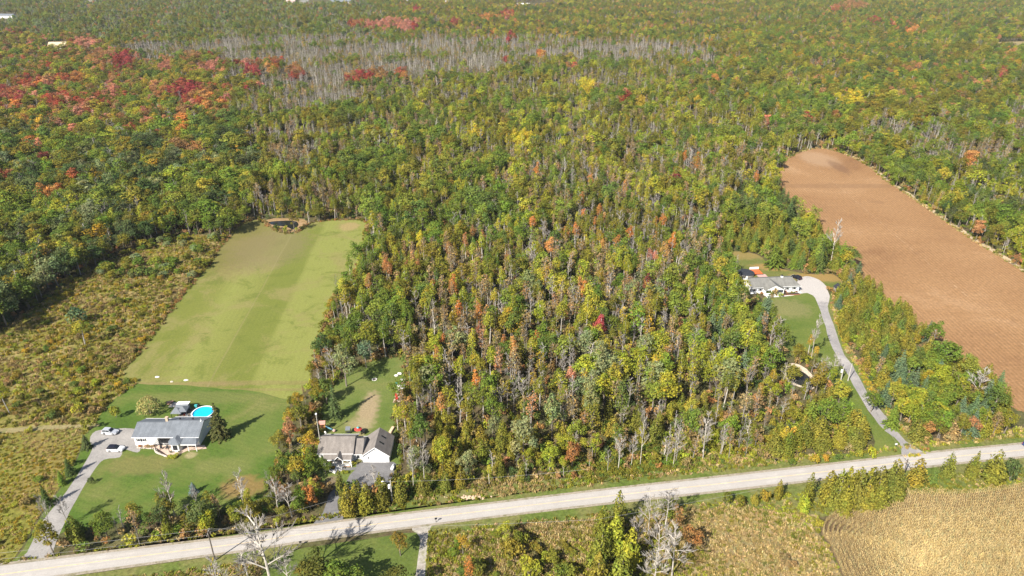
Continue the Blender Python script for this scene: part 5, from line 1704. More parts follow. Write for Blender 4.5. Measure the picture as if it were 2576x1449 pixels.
M['mulch'] = plain('dark_mulch', (0.06, 0.04, 0.03), 0.95, 0.3, 5)
M['stone'] = plain('limestone', (0.46, 0.41, 0.35), 0.9, 0.25, 3)
M['cedar_board'] = plain('cedar_board', (0.46, 0.20, 0.075), 0.8, 0.2, 3)
M['grey_wood'] = plain('grey_wood', (0.26, 0.235, 0.21), 0.85, 0.2, 3)
M['pole_wood'] = plain('pole_wood', (0.13, 0.11, 0.09), 0.9, 0.2, 1)
M['pale_pole'] = plain('pale_pole', (0.40, 0.38, 0.34), 0.9, 0.12, 1)
M['grey_fabric'] = plain('grey_fabric', (0.15, 0.165, 0.185), 0.9, 0.1)
M['silver_paint'] = plain('silver_paint', (0.50, 0.52, 0.56), 0.3, 0.03, 1, 0.35, 0.5)
M['white_paint'] = plain('white_paint', (0.70, 0.71, 0.74), 0.3, 0.03, 1, 0.0, 0.5)
M['black_paint'] = plain('black_paint', (0.012, 0.012, 0.022), 0.25, 0.05, 1, 0.0, 0.5)
M['blue_paint'] = plain('blue_paint', (0.02, 0.05, 0.16), 0.3, 0.05, 1, 0.0, 0.5)
M['rubber'] = plain('tyre_rubber', (0.02, 0.02, 0.02), 0.9, 0.1)
M['rim'] = plain('wheel_rim', (0.4, 0.4, 0.42), 0.35, 0.05, 1, 0.6)
M['lamp_white'] = plain('headlamp', (0.75, 0.76, 0.78), 0.2, 0.02)
M['lamp_red'] = plain('tail_lamp', (0.35, 0.02, 0.02), 0.3, 0.02)
M['pool_water'] = plain('pool_water', (0.01, 0.42, 0.70), 0.1, 0.02, 1, 0, 0.4)
M['pool_liner'] = plain('pool_wall', (0.10, 0.25, 0.42), 0.5, 0.05)
M['red_plastic'] = plain('red_plastic', (0.42, 0.05, 0.04), 0.5, 0.1)
M['teal_plastic'] = plain('teal_plastic', (0.06, 0.36, 0.38), 0.5, 0.1)
M['blue_plastic'] = plain('blue_plastic', (0.22, 0.48, 0.62), 0.4, 0.08)
M['yellow_plastic'] = plain('yellow_plastic', (0.55, 0.36, 0.05), 0.5, 0.1)
M['pink_cloth'] = plain('faded_red_cloth', (0.42, 0.22, 0.18), 0.8, 0.1)
M['orange_tarp'] = plain('orange_boards', (0.50, 0.12, 0.035), 0.7, 0.15, 2)
M['pink_boards'] = plain('pinkish_boards', (0.46, 0.30, 0.27), 0.8, 0.12, 2)
M['tan_metal'] = plain('tan_roof_metal', (0.55, 0.42, 0.28), 0.6, 0.06)
M['wire'] = plain('cable', (0.25, 0.25, 0.25), 0.6, 0.1)


def pt(x0, y0, s):
    """position in an enlarged crop of the photo -> photo position"""
    return lambda x, y: ((x / s + x0) * 2576 / 3840, (y / s + y0) * 2576 / 3840)


P1, P2, P3, P5, P6 = pt(280, 1420, 3.019), pt(1080, 1560, 4.83), pt(2740, 980, 6.133), pt(560, 1460, 5.573), pt(1080, 1280, 4.5286)


# ------------------------------------------------------------------ building parts
def gable_roof(par, x0, x1, y0, y1, ze, zr, mat, ov=0.4, th=0.16, name='roof'):
    ym = (y0 + y1) / 2
    sl = (zr - ze) / (ym - y0)
    mb = MB()
    a, b = y0 - ov, y1 + ov
    zl = ze - sl * ov
    mb.slab((x0 - ov, a, zl), (x1 + ov, a, zl), (x1 + ov, ym, zr), (x0 - ov, ym, zr), th)
    mb.slab((x0 - ov, ym + 0.004, zr), (x1 + ov, ym + 0.004, zr), (x1 + ov, b, zl), (x0 - ov, b, zl), th)
    r = mb.obj(name, mat, par)
    g = MB()
    g.tube((x0 - ov, a - 0.07, zl - 0.05), (x1 + ov, a - 0.07, zl - 0.05), 0.075, None, 6)
    g.tube((x0 - ov, b + 0.07, zl - 0.05), (x1 + ov, b + 0.07, zl - 0.05), 0.075, None, 6)
    g.obj('gutter', 'white_trim', r)
    c = MB()
    c.box(x0 - ov, ym - 0.15, zr - 0.01, x1 + ov, ym + 0.15, zr + 0.05)
    c.obj('ridge_cap', mat, r)
    return r


def gable_roof_y(par, x0, x1, y0, y1, ze, zr, mat, ov=0.4, th=0.16, name='roof'):
    xm = (x0 + x1) / 2
    sl = (zr - ze) / (xm - x0)
    zl = ze - sl * ov
    mb = MB()
    mb.slab((x0 - ov, y0 - ov, zl), (xm, y0 - ov, zr), (xm, y1 + ov, zr), (x0 - ov, y1 + ov, zl), th)
    mb.slab((xm + 0.004, y0 - ov, zr), (x1 + ov, y0 - ov, zl), (x1 + ov, y1 + ov, zl), (xm + 0.004, y1 + ov, zr), th)
    r = mb.obj(name, mat, par)
    f = MB()
    for xa, xb in ((x0 - ov, xm), (x1 + ov, xm)):
        f.add([(xa, y0 - ov - 0.03, zl - 0.2), (xb, y0 - ov - 0.03, zr - 0.2), (xb, y0 - ov - 0.03, zr + 0.03), (xa, y0 - ov - 0.03, zl + 0.03),
               (xa, y0 - ov - 0.003, zl - 0.2), (xb, y0 - ov - 0.003, zr - 0.2), (xb, y0 - ov - 0.003, zr + 0.03), (xa, y0 - ov - 0.003, zl + 0.03)],
              [(0, 1, 2, 3), (7, 6, 5, 4), (0, 4, 5, 1), (2, 6, 7, 3), (0, 3, 7, 4), (1, 5, 6, 2)])
    f.obj('fascia', 'white_trim', r)
    return r


def house_walls(par, x0, x1, y0, y1, z, zr=None, mat='white_siding', axis='x', name='wall'):
    mb = MB()
    mb.box(x0, y0, -0.1, x1, y1, z)
    if zr:
        if axis == 'x':
            ym = (y0 + y1) / 2
            vs = [(x0, y0, z + 0.002), (x0, y1, z + 0.002), (x0, ym, zr), (x1, y0, z + 0.002), (x1, y1, z + 0.002), (x1, ym, zr)]
        else:
            xm = (x0 + x1) / 2
            vs = [(x0, y0, z + 0.002), (x1, y0, z + 0.002), (xm, y0, zr), (x0, y1, z + 0.002), (x1, y1, z + 0.002), (xm, y1, zr)]
        mb.add(vs, [(0, 2, 1), (3, 4, 5), (0, 3, 5, 2), (1, 2, 5, 4), (0, 1, 4, 3)])
    return mb.obj(name, mat, par)


def win(par, cx, y, cz, w, h, shutters=False, panes=2):
    """window in a wall that faces -y"""
    f = MB()
    t = 0.07
    f.box(cx - w / 2, y - 0.06, cz - h / 2, cx + w / 2, y + 0.02, cz - h / 2 + t)
    f.box(cx - w / 2, y - 0.06, cz + h / 2 - t, cx + w / 2, y + 0.02, cz + h / 2)
    f.box(cx - w / 2, y - 0.06, cz - h / 2 + t, cx - w / 2 + t, y + 0.02, cz + h / 2 - t)
    f.box(cx + w / 2 - t, y - 0.06, cz - h / 2 + t, cx + w / 2, y + 0.02, cz + h / 2 - t)
    o = f.obj('window', 'white_trim', par)
    iw = (w - 2 * t) / panes
    for k in range(panes):
        p = MB()
        a = cx - w / 2 + t + k * iw
        p.box(a + 0.01, y - 0.03, cz - h / 2 + t, a + iw - 0.01, y - 0.012, cz + h / 2 - t)
        p.obj('pane', 'glass', o)
    if shutters:
        for sx in (-1, 1):
            q = MB()
            a = cx + sx * (w / 2 + 0.2)
            q.box(a - 0.16, y - 0.05, cz - h / 2, a + 0.16, y - 0.004, cz + h / 2)
            q.obj('shutter', 'shutter', par)
    return o


def bush(x, y, w, h, colr, label, name='shrub', group=None):
    return plant('shrub', x, y, h, w, tint_of(colr, 0.06), label, group, 'shrub', False)


def post(par, x, y, z0, z1, r=0.07, mat='white_trim', name='post'):
    m_ = MB()
    m_.box(x - r, y - r, z0, x + r, y + r, z1)
    return m_.obj(name, mat, par)


def stones(par, pts, n, s0=0.25, s1=0.45, mat='stone', name='stone'):
    for k in range(n):
        t = (k + 0.5) / n * (len(pts) - 1)
        i = min(int(t), len(pts) - 2)
        x = pts[i][0] + (pts[i + 1][0] - pts[i][0]) * (t - i)
        y = pts[i][1] + (pts[i + 1][1] - pts[i][1]) * (t - i)
        s = rnd.uniform(s0, s1)
        m_ = MB()
        m_.blob((x, y, s * 0.5), s * 1.1, s * 0.9, s * 0.6, k, 6, 4, 0.22)
        m_.obj(name, mat, par)


# ------------------------------------------------------------------ grey roofed bungalow
B1 = (-110.2, 165.4)
h1 = thing('bungalow', 'long white bungalow with grey roof and front porch by the west driveway', 'house', (*B1, 0))
house_walls(h1, 0, 8.1, 0, 8.3, 3.3, 5.1)
house_walls(h1, 8.103, 18.8, 0.003, 9.1, 3.32, 5.4)
gable_roof(h1, 0, 7.7, 0, 8.3, 3.4, 5.25, 'grey_shingle')
r1 = gable_roof(h1, 8.5, 18.8, 0, 9.1, 3.42, 5.55, 'grey_shingle')
mb = MB()
mb.box(8.0, 4.3, 4.6, 8.7, 5.0, 6.6)
mb.box(7.94, 4.24, 6.6, 8.76, 5.06, 6.75)
mb.obj('chimney', 'tan_brick', r1)
for (x, y, z) in ((11.2, 5.9, 5.0), (15.0, 5.9, 5.0)):
    mb = MB()
    mb.box(x, y, z - 0.3, x + 0.4, y + 0.4, z + 0.4)
    mb.obj('roof_vent', 'shutter', r1)
mb = MB()
mb.tube((18.4, 4.4, 5.2), (18.4, 4.4, 6.3), 0.07)
mb.tube((18.4, 4.4, 5.45), (18.4, 4.4, 5.75), 0.25)
mb.obj('stack_pipe', 'white_trim', r1)
for cx in (1.35, 2.75):
    win(h1, cx, 0, 1.95, 0.75, 1.0, True, 1)
win(h1, 8.9, 0.003, 1.7, 3.0, 1.8, False, 3)
mb = MB()
mb.box(6.9, -0.05, 0.05, 7.9, -0.004, 2.15)
d = mb.obj('door', 'shutter', h1)
mb = MB()
mb.tube((7.75, -0.1, 1.05), (7.75, -0.05, 1.05), 0.05)
mb.obj('handle', 'rim', d)
# entry bay and porch
mb = MB()
mb.prism([(11.2, -0.02), (11.2, -1.6), (12.0, -2.9), (14.1, -2.9), (14.4, -2.2), (14.4, -0.02)], -0.1, 2.75)
mb.obj('entry_bay', 'white_siding', h1)
mb = MB()
hp = [(10.8, 0.0), (10.8, -1.9), (11.8, -3.3), (14.4, -3.3), (14.8, -2.5), (14.8, 0.0)]
mb.add([(x, y, 2.78) for x, y in hp] + [(12.8, 0.0, 3.75), (12.9, -1.5, 3.75)], [(0, 1, 7, 6), (1, 2, 7), (2, 3, 7), (3, 4, 7), (4, 5, 6, 7), (5, 4, 3, 2, 1, 0), (0, 6, 5)])
mb.obj('bay_roof', 'grey_shingle', h1)
win(h1, 13.05, -2.9, 1.45, 1.5, 1.9, False, 2)
mb = MB()
mb.slab((14.8, -2.9, 2.62), (19.3, -2.9, 2.62), (18.3, 0.0, 3.35), (14.8, 0.0, 3.35), 0.12)
mb.slab((19.3, -2.9, 2.62), (19.3, 0.0, 2.62), (18.3, 0.0, 3.35), (18.3, -0.01, 3.35), 0.1)
pr_ = mb.obj('porch_roof', 'grey_shingle', h1)
mb = MB()
mb.box(14.8, -3.0, 2.38, 19.3, -2.9, 2.62)
mb.obj('fascia', 'white_trim', pr_)
for x in (16.7, 19.0):
    post(h1, x, -2.7, 0.0, 2.4)
win(h1, 16.6, 0.003, 1.5, 1.6, 1.4, False, 2)
# black pergola over the front terrace
pg = thing('pergola', 'black pergola standing against the front of the grey roofed bungalow', 'pergola', (B1[0] + 7.0, B1[1] - 2.9, 0))
for (x, y) in ((0.3, 0), (4.1, 0), (0.3, 2.6), (4.1, 2.6)):
    post(pg, x, y, 0.1, 2.5, 0.07, 'black_metal')
for y in (0, 2.6):
    mb = MB()
    mb.box(0, y - 0.05, 2.5, 4.4, y + 0.05, 2.65)
    mb.obj('beam', 'black_metal', pg)
for k in range(11):
    mb = MB()
    mb.box(0.1 + k * 0.41, -0.3, 2.652, 0.22 + k * 0.41, 2.8, 2.75)
    mb.obj('slat', 'black_metal', pg)
for k in range(2):
    t = thing('patio_chair', ('dark patio chair under the west half of the pergola', 'dark patio chair under the east half of the pergola')[k], 'chair', (B1[0] + 8.2 + k * 1.6, B1[1] - 1.7, 0.1), 0.3 - k * 0.6, 'patio chairs under the pergola')
    mb = MB()
    mb.box(-0.3, -0.3, 0.38, 0.3, 0.3, 0.45)
    mb.obj('seat', 'shutter', t)
    mb = MB()
    mb.box(-0.3, 0.26, 0.45, 0.3, 0.32, 0.95)
    mb.obj('backrest', 'shutter', t)
    for sx in (-0.26, 0.26):
        for sy in (-0.26, 0.26):
            mb = MB()
            mb.box(sx - 0.03, sy - 0.03, 0, sx + 0.03, sy + 0.03, 0.38)
            mb.obj('leg', 'black_metal', t)
PAT1 = [P1(*q) for q in [(680, 762), (705, 742), (960, 748), (1110, 765), (1135, 835), (1250, 832), (1310, 790), (1515, 786), (1490, 760), (1440, 742), (1230, 742), (1230, 770)]]
PAT1 = [(345, 1121), (352, 1114), (420, 1116), (515, 1120), (520, 1129), (472, 1134), (452, 1143), (438, 1145), (421, 1148), (405, 1136), (392, 1128), (345, 1125)]
o = px_sheet('front_patio', PAT1, 0.06, M['paving'], 1, 0.0)
wl_ = thing('garden_wall', 'low stone edged bed along the bungalow front patio', 'garden wall', (*G(400, 1130), 0))
gx0, gy0 = G(400, 1130)
pp = [(a - gx0, b - gy0) for a, b in (G(345, 1127), G(390, 1130), G(395, 1140), G(421, 1150))]
stones(wl_, pp, 26)
mb = MB()
mb.prism([(a - gx0, b - gy0) for a, b in (G(391, 1127), G(405, 1136), G(421, 1147), G(411, 1146), G(396, 1138))], 0.02, 0.22)
mb.obj('mulch_bed', 'mulch', wl_)
for k, (x, y, w, c) in enumerate([(1.4, -0.8, 1.5, 'rust'), (3.4, -0.8, 1.4, 'rust'), (4.7, -0.8, 1.5, 'brown'), (5.9, -0.8, 1.2, 'brown')]):
    bush(B1[0] + x, B1[1] + y, w, 0.8, c, ('first', 'second', 'third', 'fourth')[k] + ' brown clipped shrub along the bungalow front wall from the driveway', 'shrub', 'clipped shrubs at the bungalow wall')
bush(*G(437, 1149), 3.4, 1.3, 'ygreen', 'yellow-green spreading bush at the corner of the bungalow patio')
for k, (x, y) in enumerate([(11.9, -3.4), (14.2, -3.5)]):
    bush(B1[0] + x, B1[1] + y, 0.8, 0.9, 'dark', 'small dark bush ' + ('left', 'right')[k] + ' of the bungalow entry bay')

# pool and yard behind
px_, py_ = G(511, 1037, 1.2)
pl = thing('swimming_pool', 'round above ground pool with bright blue water and white rim', 'pool', (px_, py_ - 0.1, 0))
mb = MB()
mb.ring((0, 0), 3.25, 3.18, 0, 1.25, 32)
mb.obj('pool_wall', 'pool_liner', pl)
mb = MB()
mb.ring((0, 0), 3.42, 3.1, 1.252, 1.34, 32)
mb.obj('rim', 'white_trim', pl)
mb = MB()
mb.tube((0, 0, 0.05), (0, 0, 1.08), 3.17, 3.17, 32)
mb.obj('pool_water', 'pool_water', pl)
mb = MB()
for sx in (-0.3, 0.3):
    mb.tube((-3.1, sx - 1.2, 0.2), (-3.1, sx - 1.2, 2.0), 0.05)
for k in range(4):
    mb.tube((-3.1, -1.5, 0.4 + k * 0.4), (-3.1, -0.9, 0.4 + k * 0.4), 0.04)
mb.obj('ladder', 'white_trim', pl)


def gazebo(name, label, X, Y, w, d, h, mat, rz=0.0):
    t = thing(name, label, 'gazebo', (X, Y, 0), rz)
    mb = MB()
    a, b = w / 2 + 0.15, d / 2 + 0.15
    mb.add([(-a, -b, h), (a, -b, h), (a, b, h), (-a, b, h), (0, 0, h + 0.95)], [(0, 1, 4), (1, 2, 4), (2, 3, 4), (3, 0, 4), (3, 2, 1, 0)])
    mb.obj('canopy', mat, t)
    mb = MB()
    for sx0, sy0, sx1, sy1 in ((-a, -b, a, -b), (-a, b, a, b), (-a, -b, -a, b), (a, -b, a, b)):
        mb.tube((sx0, sy0, h - 0.08), (sx1, sy1, h - 0.08), 0.06, None, 4)
    mb.obj('valance', mat, t)
    for sx in (-1, 1):
        for sy in (-1, 1):
            post(t, sx * w / 2, sy * d / 2, 0, h, 0.06, 'black_metal')
    return t


g5 = lambda x, y, z=0.0: G(*P5(x, y), z)
gazebo('gazebo', 'grey canopy gazebo with a pointed roof behind the bungalow beside the pool', *g5(620, 560), 2.9, 2.9, 2.1, 'grey_fabric')
gazebo('gazebo', 'darker grey canopy tight against the pool deck', *g5(735, 535), 2.6, 2.8, 2.3, 'grey_fabric', 0.1)
sh1 = thing('garden_shed', 'small shed with a white front slope and grey lean-to behind the pool', 'shed', (*g5(720, 440), 0), 0.05)
mb = MB()
mb.box(-1.6, -1.2, 0, 1.6, 1.4, 1.9)
mb.obj('wall', 'grey_wood', sh1)
mb = MB()
mb.slab((-1.9, -0.1, 2.45), (1.9, -0.1, 2.45), (1.9, 1.7, 2.25), (-1.9, 1.7, 2.25), 0.1)
mb.obj('roof', 'white_trim', sh1)
mb = MB()
mb.slab((-1.9, -1.6, 1.7), (1.9, -1.6, 1.7), (1.9, -0.12, 2.42), (-1.9, -0.12, 2.42), 0.1)
mb.obj('lean_to_roof', 'grey_fabric', sh1)
X, Y = g5(790, 520)
dk = thing('pool_deck', 'dark boarded deck between the gazebos and the blue pool', 'deck', (X, Y, 0))
for k in range(14):
    mb = MB()
    mb.box(-1.9, -2.2 + k * 0.32, 0.55, 1.7, -1.9 + k * 0.32, 0.6)
    mb.obj('board', 'pole_wood', dk)
mb = MB()
for sx in (-1.7, 1.5):
    for sy in (-2.0, 2.0):
        mb.box(sx - 0.06, sy - 0.06, 0, sx + 0.06, sy + 0.06, 0.548)
mb.obj('deck_posts', 'pole_wood', dk)
px_sheet('rear_patio', [P5(395, 375), (P5(430, 330)), P5(500, 275), P5(620, 265), P5(600, 375)], 0.05, M['stone'], 1, 0.0)
t = thing('picnic_table', 'reddish picnic table with benches on the stone patio behind the shed', 'table', (*g5(440, 300), 0), 0.3)
mb = MB()
mb.box(-0.9, -0.4, 0.7, 0.9, 0.4, 0.76)
mb.obj('tabletop', 'pink_cloth', t)
for sy in (-0.75, 0.75):
    mb = MB()
    mb.box(-0.9, sy - 0.14, 0.42, 0.9, sy + 0.14, 0.47)
    mb.obj('bench', 'pink_cloth', t)
for sx in (-0.7, 0.7):
    mb = MB()
    mb.box(sx - 0.05, -0.8, 0.3, sx + 0.05, 0.8, 0.38)
    mb.box(sx - 0.05, -0.35, 0, sx + 0.05, -0.25, 0.7)
    mb.box(sx - 0.05, 0.25, 0, sx + 0.05, 0.35, 0.7)
    mb.obj('leg_frame', 'pole_wood', t)
for k, (x, y, m) in enumerate([(985, 385, 'teal_plastic'), (1040, 385, 'black_metal')]):
    t = thing('storage_bin', ('teal', 'black')[k] + ' storage bin standing behind the pool rim', 'bin', (*g5(x, y), 0))
    mb = MB()
    mb.box(-0.4, -0.3, 0, 0.4, 0.3, 1.0)
    mb.obj('body', m, t)
    mb = MB()
    mb.box(-0.44, -0.34, 1.002, 0.44, 0.34, 1.1)
    mb.obj('lid', m, t)
for k, (x, y, m) in enumerate([(640, 575, 'white_trim'), (700, 580, 'shutter'), (770, 580, 'red_plastic'), (830, 575, 'white_trim'), (860, 585, 'white_trim')]):
    t = thing('lounge_chair', ('white', 'black', 'red', 'pale', 'last white')[k] + ' lounge chair by the gazebos behind the bungalow roof, ' + ('first', 'second', 'third', 'fourth', 'fifth')[k] + ' from the west', 'chair', (*g5(x, y, 0.0), 0), 0.5 * k)
    mb = MB()
    mb.box(-0.3, -0.5, 0.32, 0.3, 0.4, 0.4)
    mb.obj('seat', m, t)
    mb = MB()
    mb.slab((-0.3, 0.35, 0.4), (0.3, 0.35, 0.4), (0.3, 0.7, 1.0), (-0.3, 0.7, 1.0), 0.06)
    mb.obj('backrest', m, t)
    mb = MB()
    for sx in (-0.26, 0.26):
        for sy in (-0.45, 0.35):
            mb.tube((sx, sy, 0), (sx, sy, 0.33), 0.025, None, 4)
    mb.obj('leg_frame', 'black_metal', t)
for k, (x, y, s, l) in enumerate([(396, 949, 0.55, 'flat pale slab lying at the foot of the mown field, westmost'), (468, 957, 0.55, 'white square slab at the foot of the mown field'), (432, 961, 0.4, 'small brown rock at the foot of the mown field')]):
    t = MB()
    t.blob((0, 0, 0.12), s * 1.5, s, 0.22, k, 7, 4, 0.15)
    tag(t.obj('field_stone', 'concrete' if k < 2 else 'stone', None, (*G(x, y), 0)), l, 'stone')


# ------------------------------------------------------------------ brown roofed house with garage
B2 = (-54.5, 158.0)
h2 = thing('house', 'white house with brown shingle roof, front porch and attached gable garage', 'house', (*B2, 0))
house_walls(h2, 0, 9.7, 0, 8.0, 3.45, 5.75, 'cream_siding')
house_walls(h2, 9.703, 12.3, 0.25, 7.7, 2.95, 5.0, 'cream_siding')
gable_roof(h2, 0.1, 9.5, 0, 8.0, 3.55, 6.0, 'brown_shingle')
gable_roof(h2, 10.15, 12.0, 0.25, 7.7, 3.0, 5.25, 'brown_shingle', 0.35)
mb = MB()
mb.slab((1.6, -2.2, 2.62), (9.6, -2.2, 2.62), (9.6, -0.44, 3.3), (1.6, -0.44, 3.3), 0.12)
po = mb.obj('porch_roof', 'brown_shingle', h2)
mb = MB()
mb.box(1.6, -2.3, 2.4, 4.7, -2.2, 2.6)
mb.box(7.3, -2.3, 2.4, 9.6, -2.2, 2.6)
mb.obj('fascia', 'white_trim', po)
gable_roof_y(h2, 4.9, 7.1, -2.3, -0.2, 2.85, 3.95, 'brown_shingle', 0.25, 0.1, 'portico_roof')
for x in (1.8, 4.9, 7.1, 9.4):
    post(h2, x, -2.05, 0.0, 2.5, 0.1)
mb = MB()
mb.box(1.6, -2.2, 0.4, 9.6, -0.02, 0.6)
mb.obj('porch_floor', 'concrete', h2)
mb = MB()
mb.box(1.7, -2.1, -0.05, 4.8, -1.98, 0.398)
mb.box(7.2, -2.1, -0.05, 9.5, -1.98, 0.398)
mb.obj('porch_skirt', 'brick', h2)
for xa, xb in ((1.9, 4.8), (7.2, 9.3)):
    mb = MB()
    mb.box(xa, -2.1, 1.35, xb, -2.03, 1.42)
    mb.box(xa, -2.1, 0.68, xb, -2.03, 0.75)
    n = int((xb - xa) / 0.16)
    for k in range(n):
        a = xa + (k + 0.5) * (xb - xa) / n
        mb.box(a - 0.02, -2.085, 0.75, a + 0.02, -2.045, 1.35)
    mb.obj('railing', 'white_trim', h2)
for k in range(4):
    mb = MB()
    mb.box(5.0, -2.22 - 0.42 * (k + 1), -0.05, 7.0, -2.224 - 0.42 * k, 0.46 - 0.13 * k)
    mb.obj('step', 'concrete', h2)
mb = MB()
mb.box(5.6, -0.06, 0.6, 6.5, -0.004, 2.65)
d = mb.obj('door', 'red_plastic', h2)
mb = MB()
mb.tube((6.38, -0.12, 1.6), (6.38, -0.06, 1.6), 0.05)
mb.obj('handle', 'rim', d)
win(h2, 3.2, 0, 2.0, 1.5, 1.1)
win(h2, 8.3, 0, 2.0, 1.5, 1.1)
win(h2, 0.9, 0, 2.0, 0.7, 1.2, False, 1)
win(h2, 11.0, 0.25, 1.7, 0.9, 1.2, False, 1)
gx = 12.35
house_walls(h2, gx, gx + 7.4, -0.1, 8.3, 2.7, 5.35, 'white_siding', 'y')
gr = gable_roof_y(h2, gx + 0.05, gx + 7.35, -0.1, 8.3, 2.75, 5.55, 'brown_shingle', 0.4)
for (y0, x0) in ((2.6, 1.3), (5.4, 1.5)):
    zf = lambda x: 5.55 - (x - 3.65) * 2.8 / 3.65 if x > 3.65 else 5.55
    xa, xb = gx + 0.05 + 3.65 + x0 * 0.6, gx + 0.05 + 3.65 + x0 * 0.6 + 1.2
    za, zb = 5.55 - (xa - gx - 3.7) * 2.8 / 3.65 + 0.07, 5.55 - (xb - gx - 3.7) * 2.8 / 3.65 + 0.07
    mb = MB()
    mb.slab((xa, y0, za), (xb, y0, zb), (xb, y0 + 0.55, zb), (xa, y0 + 0.55, za), 0.12)
    mb.obj('skylight', 'glass', gr)
gd = MB()
gd.box(gx + 1.9, -0.13, 0.0, gx + 6.6, -0.104, 0.02)
go_ = gd.obj('garage_door', 'white_trim', h2)
for k in range(4):
    mb = MB()
    mb.box(gx + 1.9, -0.15, 0.03 + k * 0.56, gx + 6.6, -0.104, 0.57 + k * 0.56)
    mb.obj('panel', 'white_paint', go_)
for k in (0, 1):
    win(h2, gx + 3.5 + k * 0.42, -0.1, 4.35, 0.34, 0.5, False, 1)
mb = MB()
mb.box(gx + 1.5, -0.35, 1.5, gx + 1.7, -0.104, 1.9)
mb.obj('wall_lamp', 'black_metal', h2)
g2 = lambda x, y, z=0.0: G(*P2(x, y), z)


def board_fence(label, a, b, h, n):
    t = thing('board_fence', label, 'fence', (a[0], a[1], 0), math.atan2(b[1] - a[1], b[0] - a[0]))
    L = math.hypot(b[0] - a[0], b[1] - a[1])
    for k in range(n):
        mb = MB()
        x = L * k / n
        mb.box(x + 0.01, -0.015, 0.05, x + L / n - 0.01, 0.015, h + 0.02 * (k % 2))
        mb.obj('board', 'cedar_board', t)
    for z in (0.4, h - 0.3):
        mb = MB()
        mb.box(0, 0.02, z, L, 0.06, z + 0.08)
        mb.obj('rail', 'cedar_board', t)
    for k in range(3):
        post(t, L * k / 2, 0.12, 0, h + 0.1, 0.05, 'cedar_board')
    return t


board_fence('orange stained board fence reaching west from the brown roofed house', g2(335, 500), g2(556, 520), 1.8, 22)
board_fence('orange board fence between the house and the back of the garage', (B2[0] + 12.4, B2[1] + 8.6), (B2[0] + 14.2, B2[1] + 9.2), 1.8, 12)
# mast behind the house
mx0, my0 = g2(572, 400)
t = thing('antenna_mast', 'tall grey mast with a round head beside the brown roofed house', 'mast', (mx0, my0, 0))
mb = MB()
mb.tube((0, 0, 0), (0, 0, 8.6), 0.16, 0.1, 8)
mb.obj('pole', 'pale_pole', t)
mb = MB()
mb.tube((0, 0, 8.6), (0, 0, 8.95), 0.3, 0.26, 10)
mb.obj('head', 'white_trim', t)
t = thing('satellite_dish', 'white satellite dish at the roof corner of the brown roofed house', 'dish', (B2[0] + 0.6, B2[1] + 6.6, 4.6), -0.6)
mb = MB()
mb.blob((0, 0, 0.75), 0.42, 0.14, 0.42, 3, 10, 6, 0.0)
mb.obj('bowl', 'concrete', t)
mb = MB()
mb.tube((0, 0.1, -0.2), (0, 0.1, 0.7), 0.04)
mb.obj('mount', 'rim', t)
# play tower
X, Y = g2(640, 250)
t = thing('play_tower', 'wooden play tower with a faded red roof and light blue slide', 'play set', (X, Y, 0), 0.1)
for sx in (-0.7, 0.7):
    for sy in (-0.7, 0.7):
        post(t, sx, sy, 0, 2.7, 0.06, 'yellow_plastic')
mb = MB()
mb.box(-0.8, -0.8, 1.2, 0.8, 0.8, 1.3)
mb.obj('platform', 'cedar_board', t)
mb = MB()
mb.slab((-0.95, -0.95, 2.6), (0.95, -0.95, 2.6), (0.95, 0, 3.4), (-0.95, 0, 3.4), 0.06)
mb.slab((-0.95, 0.004, 3.4), (0.95, 0.004, 3.4), (0.95, 0.95, 2.6), (-0.95, 0.95, 2.6), 0.06)
mb.obj('roof', 'pink_cloth', t)
mb = MB()
mb.slab((0.8, -0.3, 1.35), (3.0, -0.9, 0.25), (3.0, -0.4, 0.25), (0.8, 0.2, 1.35), 0.08)
mb.obj('slide', 'blue_plastic', t)
mb = MB()
for k in range(5):
    mb.box(-0.4, -0.95 - 0.12 * (4 - k), 0.2 + k * 0.22, 0.4, -0.88 - 0.12 * (4 - k), 0.27 + k * 0.22)
mb.obj('ladder', 'yellow_plastic', t)
mb = MB()
mb.blob((0, 0, 0.45), 0.5, 0.5, 0.45, 2, 10, 6, 0.02)
tag(mb.obj('play_ball', 'pink_boards', None, (*g2(840, 285), 0), 0, True), 'large pale play ball on the back lawn beside the slide', 'ball')
X, Y = g2(1095, 315)
t = thing('garden_swing', 'grey canopied garden swing behind the brown roofed house', 'swing seat', (X, Y, 0), 0.1)
mb = MB()
mb.slab((-0.7, -0.9, 1.8), (0.7, -0.9, 1.8), (0.7, 0.7, 2.1), (-0.7, 0.7, 2.1), 0.06)
mb.obj('canopy', 'grey_fabric', t)
mb = MB()
mb.box(-0.6, -0.3, 0.45, 0.6, 0.3, 0.55)
mb.obj('seat', 'shutter', t)
for sx in (-0.7, 0.7):
    mb = MB()
    mb.tube((sx, -0.7, 0), (sx, 0, 1.95), 0.04)
    mb.tube((sx, 0.7, 0), (sx, 0, 1.95), 0.04)
    mb.obj('frame', 'black_metal', t)
X, Y = g2(1280, 330)
t = thing('patio_umbrella', 'red patio umbrella with a teal top behind the house roof', 'umbrella', (X, Y, 0))
mb = MB()
mb.tube((0, 0, 0), (0, 0, 2.6), 0.03)
mb.obj('pole', 'rim', t)
mb = MB()
c = [(1.2 * math.cos(PI * k / 4), 1.2 * math.sin(PI * k / 4), 1.9) for k in range(8)]
mb.add(c + [(0, 0, 2.5)], [(k, (k + 1) % 8, 8) for k in range(8)] + [tuple(range(8))[::-1]])
mb.obj('canopy', 'red_plastic', t)
mb = MB()
c = [(0.45 * math.cos(PI * k / 4), 0.45 * math.sin(PI * k / 4), 2.45) for k in range(8)]
